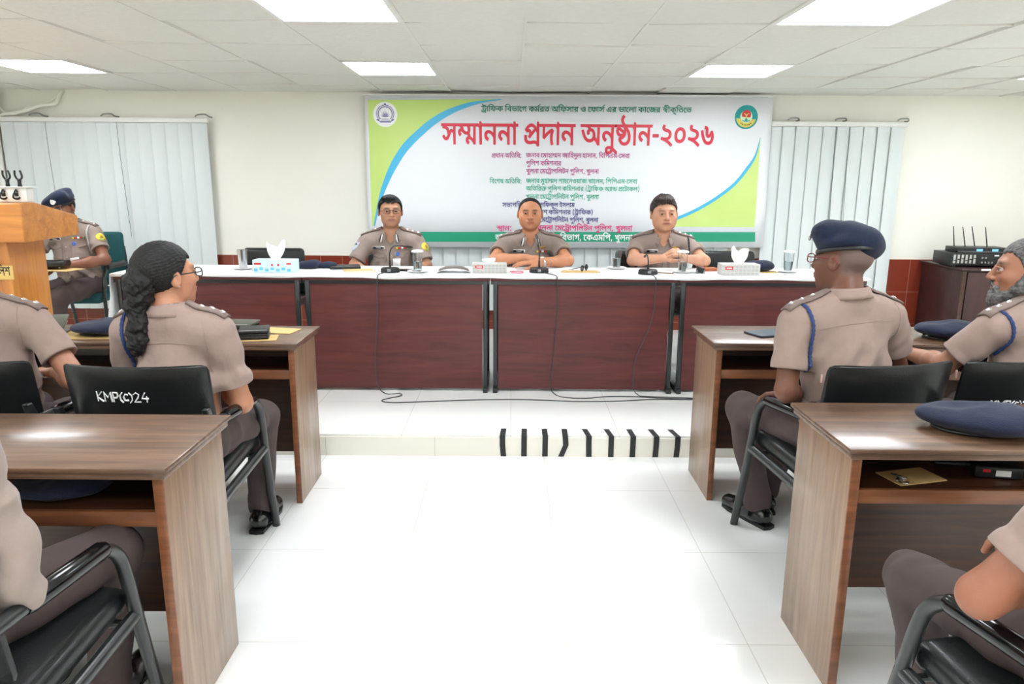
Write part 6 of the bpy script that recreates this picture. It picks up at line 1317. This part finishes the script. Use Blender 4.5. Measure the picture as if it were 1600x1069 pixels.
        bp_ = beret.get('badge', (-0.038, 0.105, 0.085)); c = Hh(*bp_); nn = nrm(HR @ np.array((bp_[0] * 6, 1, 0.25)))
        P0 = c + nn * 0.05; t_ = 0
        for _ in range(40):
            v = Bf.ev((P0 - nn * t_)[None])[0]
            if v < 0.001: break
            t_ += max(v * 0.7, 0.0008)
        c = P0 - nn * t_
        m_ = MB(); m_.lathe([(0, 0.005), (0.010, 0.005), (0.013, 0.003), (0.019, 0.003), (0.021, 0.0)], (0, 0, 0), 20, sy=1.15); bmesh.ops.rotate(m_.bm, cent=(0, 0, 0), matrix=Vector(nn).to_track_quat('Z', 'Y').to_matrix(), verts=m_.bm.verts[:]); bmesh.ops.translate(m_.bm, vec=c, verts=m_.bm.verts[:]); sub(m_.build('cap_badge', 'silver'), bo)
    if glasses and head_on:
        gm = MB(); 
        for s_ in (-1, 1):
            pts = [Hh(s_ * 0.033 + 0.0245 * math.copysign(abs(math.cos(a)) ** 0.7, math.cos(a)), 0.104, 0.004 + 0.0165 * math.copysign(abs(math.sin(a)) ** 0.7, math.sin(a))) for a in np.linspace(0, 2 * PI, 25)[:-1]]
            gm.tube(pts, glasses[1], 6, close=True)
            gm.tube([Hh(s_ * 0.058, 0.103, 0.010), Hh(s_ * 0.075, 0.085, 0.010), Hh(s_ * 0.080, 0.03, 0.012), Hh(s_ * 0.082, -0.012, 0.012), Hh(s_ * 0.080, -0.026, -0.006)], glasses[1], 6)
        gm.tube([Hh(-0.0095, 0.104, 0.010), Hh(0, 0.107, 0.013), Hh(0.0095, 0.104, 0.010)], glasses[1], 6)
        go = put(gm.build('eyeglasses', glasses[0]))
    if watch:
        s_, f_, mm = watch; e, w_ = j['el' + s_], j['wr' + s_]; d = nrm(w_ - e); c = e + (w_ - e) * f_; u_ = nrm(np.cross(d, UZ)); v_ = np.cross(u_, d)
        ob = put(MB().tube([c + (u_ * math.cos(a) + v_ * math.sin(a)) * 0.0315 for a in np.linspace(0, 2 * PI, 25)[:-1]], 0.0045, 8, close=True, flat=1.9).build('wristwatch', mm))
        m_ = MB(); m_.lathe([(0, 0.008), (0.014, 0.008), (0.016, 0.0)], (0, 0, 0), 18); bmesh.ops.rotate(m_.bm, cent=(0, 0, 0), matrix=Vector(v_).to_track_quat('Z', 'Y').to_matrix(), verts=m_.bm.verts[:]); bmesh.ops.translate(m_.bm, vec=c + v_ * 0.033, verts=m_.bm.verts[:]); sub(m_.build('watch_face', 'silver'), ob)
    return root, j, Hh

def seat(hz=0.53, nz=0.985, nx=0.0, ny=0.03, hx=0.0, hy=0.03, hz2=0.14, sw=0.185, sd=0.055, shy=0.0, el=None, er=None, wl=None, wr=None, kl=(-0.13, 0.43, 0.50), kr=(0.13, 0.43, 0.50), al=(-0.14, 0.42, 0.09), ar=(0.14, 0.42, 0.09), tl=(0, 1, 0), tr=(0, 1, 0), tilt=0.0):
    er = er or (0.25, 0.10, 0.72); el = el or (-0.25, 0.10, 0.72)
    return dict(hip=(0, 0, hz), neck=(nx, ny, nz), head=(nx + hx, ny + hy, nz + hz2), shR=(nx + sw, ny + shy, nz - sd - tilt), shL=(nx - sw, ny + shy, nz - sd + tilt), elR=er, elL=el, wrR=wr or (0.2, 0.33, 0.7), wrL=wl or (-0.2, 0.33, 0.7), knR=kr, knL=kl, anR=ar, anL=al, toeR=tr, toeL=tl)
short = dict(t=0.009, top=0.018)
# ---- the three officers behind the head table (their floor is the stage)
person('person in taupe uniform with glasses, seated left at the head table', (-0.885, 5.44), 180, SZ,
       seat(nz=0.955, ny=0.05, hx=0.0, hy=0.025, hz2=0.168, er=(0.262, 0.13, 0.74), el=(-0.262, 0.13, 0.74), wr=(0.12, 0.33, 0.66), wl=(-0.13, 0.34, 0.67)),
       skin=(178, 130, 102), head=(14, 0, 0), hs=1.0, sleeve=0.82, hshape=(1.05, 1, 0.91), hair=dict(t=0.009, top=0.014, ys=[-0.12, -0.06, -0.02, 0.012, 0.026, 0.046, 0.10], zs=[-0.060, -0.048, -0.006, -0.018, 0.045, 0.074, 0.078], peak=-0.006, blobs=[((0.012, 0.035, 0.108), (0.05, 0.045, 0.018))]), glasses=('plastic', 0.0016), h=0.0036, seed=3, collar_tabs=True, idcard=(-0.05, 0.1, -0.19), hands=(((-0.3, 1, 0), (0, 0, 1), 25), ((0.3, 1, 0), (0, 0, 1), 25)))
person('person in taupe uniform with receding hair and crossed forearms, middle of the head table', (0.135, 5.42), 180, SZ,
       seat(nz=0.945, ny=0.07, hx=0.005, hy=0.03, hz2=0.171, sw=0.195, er=(0.262, 0.30, 0.802), el=(-0.262, 0.30, 0.802), wr=(0.03, 0.385, 0.828), wl=(-0.045, 0.455, 0.800)),
       skin=(188, 128, 94), head=(0, 0, 0), hs=1.03, jaw=1.10, hshape=(1.05, 1, 0.91), hair=dict(t=0.004, top=0.005, ys=[-0.12, -0.06, -0.02, 0.012, 0.028, 0.045, 0.10], zs=[-0.060, -0.048, -0.006, -0.02, 0.058, 0.095, 0.104], amp=0.0006, peak=0.012), h=0.0036, seed=7, belly=0.02, collar_tabs=True, mous=0.25, stubble=0.15,
       hands=(((-1, 0.22, 0.02), (0, 0.1, 1), 14), ((1, 0.25, 0.03), (0, 0.1, 1), 10)), watch=('L', 0.86, 'steel'))
person('person in taupe uniform with thick dark hair and clasped hands, right of the head table', (1.10, 5.42), 180, SZ,
       seat(nz=0.95, ny=0.07, hx=0.005, hy=0.03, hz2=0.168, sw=0.19, er=(0.245, 0.28, 0.803), el=(-0.262, 0.28, 0.803), wr=(0.065, 0.44, 0.835), wl=(-0.095, 0.44, 0.835)),
       skin=(200, 148, 120), head=(2, 0, 0), hs=1.10, jaw=1.14, hshape=(1.05, 1, 0.91), hair=dict(t=0.008, top=0.024, ys=[-0.12, -0.06, -0.02, 0.012, 0.028, 0.050, 0.10], zs=[-0.060, -0.048, -0.006, -0.016, 0.040, 0.070, 0.078], peak=0.004, curl=0.003, blobs=[((0.01, 0.040, 0.106), (0.058, 0.045, 0.022))]), hm='hairbrown', h=0.0036, seed=11, belly=0.015, stubble=0.08, brow=0.8, shirt='shirt',
       hands=(((-0.80, 0.30, 0.50), (0.45, 0.6, 0.7), 48), ((0.80, 0.30, 0.50), (-0.45, 0.6, 0.7), 44)), cord=('L', -1, 'plastic'))
# ---- guard beside the podium
person('person in taupe uniform and navy beret, seated behind the podium', (-3.36, 5.66), 184, SZ,
       seat(nz=0.985, nx=0.03, ny=0.03, hx=-0.005, hy=0.08, hz2=0.135, sw=0.175, er=(0.25, 0.16, 0.74), el=(-0.25, 0.13, 0.74), wr=(0.12, 0.34, 0.70), wl=(0.02, 0.36, 0.70), kr=(0.17, 0.46, 0.50), kl=(-0.05, 0.46, 0.50), ar=(0.16, 0.42, 0.09), al=(0.02, 0.44, 0.09)),
       skin=(132, 84, 62), hs=0.97, head=(-6, -8, 8), h=0.0045, seed=13, hair=dict(t=0.004, top=0.004, amp=0.0005, zs=[-0.05, -0.045, -0.0, -0.02, 0.02, 0.04, 0.05]), beret=dict(lean=1, badge=(-0.015, 0.11, 0.075)), idcard=(-0.055, 0.1, -0.26), hands=(((-0.4, 1, -0.1), (0, 0, 1), 22), ((0.5, 1, -0.1), (0, 0, 1), 22)), watch=('L', 0.9, 'steel'), cord=('L', -1, 'greyprint'))
# ---- woman, back to us
def ponytail(put, Hh, HA, HR, HC, hs):
    F = Field()
    F.ell(Hh(0.0, -0.098, -0.002), (0.060, 0.050, 0.058), 0.03, A=HA)
    F.ell(Hh(0.004, -0.112, -0.050), (0.046, 0.038, 0.042), 0.03, A=HA)
    p0 = Hh(0.0, -0.118, -0.065)
    for k, (dx, dz, r_) in enumerate(((-0.004, -0.02, 0.036), (0.002, -0.05, 0.030), (0.004, -0.08, 0.033), (0.004, -0.108, 0.036), (0.0, -0.135, 0.033), (-0.002, -0.158, 0.026), (-0.002, -0.178, 0.016))):
        F.ell(p0 + np.array((dx, -0.012 - 0.003 * k, dz)), (r_, r_ * 0.8, r_ * 0.9), 0.02)
    a1, a2 = waves(0.0034, 80, 21), waves(0.0026, 200, 22)
    F.disp = lambda P: a1(P) + a2(P)
    put(field_mesh('ponytail', F, 0.0035, 'hair', None))
    put(MB().lathe([(0, -0.004), (0.0045, 0), (0, 0.004)], tuple(Hh(0.086, -0.004, -0.030)), 10).build('earring', 'silver'))
person('person with a long black ponytail in taupe uniform, seated back to us on the left', (-1.195, 2.50), 0, 0,
       seat(nz=0.975, ny=0.02, hx=-0.02, hy=0.03, hz2=0.145, sw=0.160, sd=0.05, er=(0.205, 0.06, 0.655), el=(-0.21, 0.10, 0.68), wr=(0.05, 0.27, 0.70), wl=(-0.13, 0.34, 0.74), kr=(0.15, 0.42, 0.49), kl=(-0.12, 0.42, 0.49), ar=(0.13, 0.40, 0.09)),
       skin=(178, 124, 96), head=(-38, 4, 0), hs=0.98, hair=dict(t=0.010, top=0.014, ys=[-0.12, -0.02, -0.008, 0.018, 0.035, 0.055, 0.10], zs=[-0.075, -0.062, 0.004, 0.010, 0.040, 0.062, 0.072], amp=0.0008), female=True, h=0.004, seed=17, sleeve=0.72, stubble=0, badges='back', shirt='shirtB', hands=(((-0.4, 1, 0), (0, 0, 1), 25), ((0.4, 1, 0), (0, 0, 1), 25)), glasses=('plastic', 0.0022), hood=ponytail, cord=('L', 1), patches=(False, False))
# ---- man in the beret, right
person('person in navy beret and glasses in taupe uniform, seated back to us on the right', (1.265, 2.62), 14, 0,
       seat(nz=1.035, nx=-0.03, ny=0.035, hx=0.012, hy=0.05, hz2=0.140, sw=0.205, sd=0.075, tilt=-0.004, el=(-0.275, -0.01, 0.72), er=(0.27, 0.08, 0.76), wl=(-0.10, 0.16, 0.63), wr=(0.14, 0.34, 0.76), kl=(-0.15, 0.46, 0.495), kr=(0.14, 0.42, 0.50), al=(-0.10, 0.38, 0.09), ar=(0.02, 0.50, 0.09), tl=(-0.2, 1, 0), tr=(0.3, 1, 0)),
       skin=(108, 68, 50), nape=0.45, head=(24, 0, 2), h=0.004, seed=23, sleeve=0.68, badges='back', shirt='shirtB', hs=1.02, beret=dict(lean=1, p=9, r=18, c=(0.010, -0.020, 0.098), size=(0.064, 0.088, 0.050), badge=(-0.045, 0.10, 0.090), blobs=[((0.02, -0.085, 0.058), (0.058, 0.036, 0.046)), ((-0.01, 0.055, 0.105), (0.048, 0.036, 0.036))]), glasses=('redplastic', 0.0022), hands=(((-0.1, 1, -0.5), (-1, 0, 0.3), 30), ((-0.4, 1, 0), (0, 0, 1), 25)), cord=('L', 1), patches=(False, False))
# ---- grey-bearded man at the right edge
def beard(put, Hh, HA, HR, HC, hs):
    F = Field()
    for s_ in (-1, 1):
        F.cap(Hh(s_ * 0.064, 0.008, -0.010), Hh(s_ * 0.060, 0.022, -0.055), 0.014 * hs, 0.018 * hs, 0.02)
        F.cap(Hh(s_ * 0.058, 0.022, -0.055), Hh(s_ * 0.026, 0.070, -0.100), 0.020 * hs, 0.026 * hs, 0.02)
        F.cap(Hh(s_ * 0.004, 0.098, -0.046), Hh(s_ * 0.030, 0.086, -0.062), 0.006 * hs, 0.008 * hs, 0.008)
        F.cap(Hh(s_ * 0.032, 0.084, -0.062), Hh(s_ * 0.024, 0.080, -0.090), 0.010 * hs, 0.016 * hs, 0.01)
    F.cap(Hh(-0.02, 0.078, -0.104), Hh(0.02, 0.078, -0.104), 0.026 * hs, k=0.02)
    F.ell(Hh(0, 0.066, -0.122), np.array((0.034, 0.034, 0.028)) * hs, 0.02, A=HA)
    F.disp = waves(0.002, 120, 5); put(field_mesh('beard', F, 0.0035, 'beard', None))
person('person with a grey beard in taupe uniform, seated at the right picture edge', (1.975, 2.64), 14, 0,
       seat(nz=1.005, nx=-0.01, ny=0.03, hx=-0.02, hy=0.05, hz2=0.135, sw=0.205, sd=0.07, el=(-0.30, 0.13, 0.78), er=(0.27, 0.1, 0.74), wl=(-0.24, 0.36, 0.77), wr=(0.15, 0.34, 0.76)),
       skin=(160, 110, 86), head=(48, 0, 0), hs=1.08, h=0.004, seed=29, sleeve=0.72, badges='back', shirt='shirtB', hair=dict(t=0.005, top=0.006, amp=0.0005), hm='hairgrey', hood=beard, hands=(((0.3, 1, 0), (0, 0, 1), 30), ((-0.4, 1, 0), (0, 0, 1), 25)), cord=('L', 1), patches=(False, False))
# ---- man at the left edge in the middle row
person('person in taupe uniform leaning on the desk at the left picture edge', (-1.90, 2.55), 0, 0,
       seat(nz=1.00, nx=-0.02, ny=0.03, hx=-0.06, hy=0.06, hz2=0.135, sw=0.20, sd=0.06, er=(0.335, -0.02, 0.745), el=(-0.27, 0.08, 0.72), wr=(0.16, 0.14, 0.73), wl=(-0.15, 0.34, 0.76)),
       skin=(176, 122, 96), head=(20, 0, 0), h=0.0045, seed=31, sleeve=0.60, badges='back', shirt='shirtB', hair=dict(short), hands=(((-1, 0.3, 0), (0, 0, 1), 30), ((0.4, 1, 0), (0, 0, 1), 25)), patches=(False, False))
# ---- nearest people, mostly outside the frame
person('person in long-sleeved taupe shirt in the bottom left corner', (-1.235, 1.36), -2, 0,
       seat(nz=1.0, nx=-0.03, ny=-0.05, hx=-0.03, hy=0.05, hz2=0.14, sw=0.225, sd=0.05, er=(0.255, -0.08, 0.69), el=(-0.26, 0.0, 0.7), wr=(0.0, 0.03, 0.66), wl=(-0.12, 0.2, 0.66), kr=(0.20, 0.36, 0.52), kl=(-0.14, 0.40, 0.50), ar=(0.10, 0.44, 0.09), al=(-0.14, 0.42, 0.09)),
       skin=(176, 122, 96), h=0.005, seed=37, badges='back', long_sleeve=True, shirt='shirt', hair=dict(short), fold=1.3, hands=(((-0.4, 1, 0), (0, 0, 1), 30), ((0.4, 1, 0), (0, 0, 1), 30)), patches=(False, False))
person('person with a yellow arm patch in the bottom right corner', (1.235, 1.20), 8, 0,
       seat(nz=1.0, nx=0.0, ny=0.0, hx=0.03, hy=0.05, hz2=0.14, sw=0.20, sd=0.06, el=(-0.365, 0.055, 0.715), er=(0.26, 0.08, 0.7), wl=(-0.13, 0.10, 0.76), wr=(0.12, 0.3, 0.7), kl=(-0.20, 0.42, 0.52), kr=(0.14, 0.40, 0.5), al=(-0.10, 0.44, 0.09), ar=(0.14, 0.42, 0.09)),
       skin=(152, 98, 74), h=0.0045, seed=41, sleeve=0.70, badges='back', shirt='shirtB', hair=dict(short), hands=(((1, 0.1, 0.1), (0, 0, 1), 30), ((-0.4, 1, 0), (0, 0, 1), 30)), patches=(False, True))

# ================================================================ LOOSE BERETS AND DESK THINGS
def loose_beret(loc, rz, sx, sy, hgt, label, seed, mname='navy', grp='loose navy berets'):
    F = Field(); c = np.array((0.0, 0, 0)); F.ell((0, 0, hgt * 0.52), (sx, sy, hgt * 0.50), 0.01); F.ell((sx * 0.35, -sy * 0.1, hgt * 0.62), (sx * 0.55, sy * 0.75, hgt * 0.46), 0.03)
    F.ell((-sx * 0.45, 0.0, hgt * 1.15), (sx * 0.42, sy * 0.25, hgt * 0.22), 0.03, 's'); F.half((0, 0, 0.001), (0, 0, -1), 0.004); F.disp = waves(0.0022, 30, seed)
    t = empty('beret', loc, R(rz), label, 'beret', grp); field_mesh('crown', F, 0.0045, mname, t)
    MB().tube([(-sx * 0.15 + sx * 0.55 * math.cos(a), sy * 0.62 * math.sin(a), 0.006) for a in np.linspace(0, 2 * PI, 29)[:-1]], 0.0055, 8, close=True).build('band', 'leather', t)
    return t
DT = 0.7605
loose_beret((1.345, 1.99, DT), -22, 0.165, 0.105, 0.078, 'navy beret on the nearest right desk, biggest in the picture', 51)
loose_beret((-1.86, 3.26, DT + 0.003), 8, 0.14, 0.11, 0.062, 'navy beret on a khaki envelope beside the woman with the ponytail', 52)
loose_beret((2.02, 3.30, DT), -10, 0.14, 0.11, 0.075, 'navy beret on the desk between the beret-wearing man and the bearded man', 53)
loose_beret((-1.385, 4.93, TZ), 10, 0.085, 0.08, 0.048, 'small navy beret behind the blue tissue box on the head table', 54)
loose_beret((1.655, 4.92, TZ + 0.003), -10, 0.115, 0.09, 0.062, 'navy beret behind the right-hand tissue box on the head table', 55)
loose_beret((-1.22, 1.86, 0.6185), 5, 0.13, 0.11, 0.05, 'navy beret inside the shelf of the nearest left desk', 56)
loose_beret((-1.27, 4.96, TZ), -15, 0.075, 0.06, 0.036, 'small dark beret beside the thick black notebook on the head table', 57)
flat('envelope', rect(0.30, 0.20), DT, 0.003, 'envelope', 'khaki envelope under the beret beside the woman with the ponytail', 'envelope', (-1.92, 3.24), 4, 0.0005)
flat('envelope', rect(0.22, 0.12), DT, 0.003, 'envelope', 'khaki envelope under the black wallets on the left back desk', 'envelope', (-1.16, 3.18), 12, 0.0005)
flat('envelope', rect(0.18, 0.12), DT, 0.003, 'envelope', 'khaki envelope behind the black wallets on the left back desk', 'envelope', (-1.10, 3.36), -12, 0.0005)
flat('paper_sheet', rect(0.2, 0.2), DT, 0.002, 'paper', 'pale paper on the right desk behind the bearded man\'s shoulder', 'paper', (2.16, 3.40), 10, 0.0005)
def folder(loc, rz, label, m1, m2, w=0.19, d=0.15):
    t = empty('wallet', loc, R(rz), label, 'wallet', None)
    MB().box((0, 0, 0.008), (w, d, 0.016), 0.005).build('lower_cover', m1, t)
    MB().box((0, -0.002, 0.022), (w * 0.97, d * 0.95, 0.012), 0.004, Matrix.Rotation(R(2), 3, 'X')).build('inner_leaf', m2, t)
    MB().box((0, 0.0, 0.036), (w, d, 0.010), 0.004, Matrix.Rotation(R(3), 3, 'X')).build('upper_cover', m1, t)
    MB().tube([(-w / 2 + 0.008, -d / 2 + 0.006, 0.0415), (w / 2 - 0.008, -d / 2 + 0.006, 0.0415)], 0.0012, 6).build('stitching', 'greyprint', t)
    return t
folder((-1.155, 3.20, DT + 0.003), 14, 'black leather wallet on the desk right of the woman with the ponytail', 'leather', 'leather', 0.13, 0.12)
folder((-1.29, 3.36, DT), -6, 'dark olive folder behind the black wallet on the left back desk', 'olive', 'leather', 0.17, 0.13)
# folder propped half open near the podium
t = empty('document_folder', (-2.13, 3.24, DT), R(12), 'dark olive document folder propped open on the left back desk, below the podium', 'folder')
MB().box((0, 0, 0.006), (0.19, 0.15, 0.012), 0.004).build('lower_cover', 'leather', t)
m = MB(); m.box((0, 0.0, 0.045), (0.19, 0.145, 0.010), 0.004, Matrix.Rotation(R(28), 3, 'X')); m.build('upper_cover', 'olive', t)
m = MB(); m.box((0, -0.002, 0.03), (0.17, 0.13, 0.004), 0.001, Matrix.Rotation(R(18), 3, 'X')); m.build('inner_leaf', 'greyprint', t)
m = MB(); m.box((0.04, -0.012, 0.051), (0.05, 0.02, 0.003), 0.001, Matrix.Rotation(R(28), 3, 'X')); m.build('window_pocket', 'leather', t)
flat('tablet', rect(0.20, 0.13), DT, 0.010, mat('dark_slate_tablet', (52, 62, 78), 0.3), 'dark slate tablet on the right back desk beside the beret-wearing man', 'tablet', (1.22, 3.36), 20, 0.003)
# things in the shelf of the nearest right desk
t = empty('two_way_radio', (1.42, 2.0, 0.6185), R(80), 'black two-way radio with a red and white sticker in the shelf of the right desk', 'radio')
MB().box((0, 0, 0.02), (0.055, 0.13, 0.036), 0.006, None, 3).build('case', 'plastic', t); MB().tube([(0.015, 0.06, 0.025), (0.015, 0.16, 0.025)], [0.008, 0.006], 10).build('antenna', 'plastic', t)
MB().box((-0.029, -0.01, 0.02), (0.002, 0.04, 0.018)).build('sticker', 'paper', t); MB().box((-0.029, 0.035, 0.026), (0.002, 0.02, 0.008)).build('red_label', 'red', t)
flat('phone', rect(0.08, 0.16), 0.6185, 0.009, 'gloss', 'black phone in the shelf of the nearest right desk', 'phone', (1.72, 1.98), 75, 0.002)
flat('envelope', rect(0.16, 0.1), 0.6185, 0.003, 'envelope', 'khaki envelope in the shelf of the nearest right desk', 'envelope', (1.17, 1.99), 15, 0.0005)
t = empty('key_bunch', (1.12, 1.935, 0.6225), 0, 'small bunch of steel keys in the shelf of the nearest right desk', 'keys')
MB().tube([(0.012 * math.cos(a), 0.012 * math.sin(a), 0.003) for a in np.linspace(0, 2 * PI, 18)[:-1]], 0.0015, 6, close=True).build('key_ring', 'steel', t)
for k in range(3): MB().box((0.0, 0.03, 0.003 + 0.003 * k), (0.009, 0.045, 0.0025), 0.001, Matrix.Rotation(R(-40 + 40 * k), 3, 'Z')).build('key', 'steel', t)
t = empty('bag_on_lap', (-3.36, 5.27, 0.855), R(10), 'black pouch held on the lap of the officer behind the podium', 'pouch')
t.name = 'pouch'
MB().box((0, 0, 0), (0.26, 0.13, 0.045), 0.015, None, 3).build('case', 'leather', t); MB().box((-0.02, 0, 0.022), (0.2, 0.02, 0.012), 0.004).build('zip_flap', 'plastic', t)
flat('envelope', rect(0.26, 0.18), 0.812, 0.004, 'envelope', 'khaki envelope under the black pouch on the lap of the officer behind the podium', 'envelope', (-3.27, 5.26), -12, 0.001)
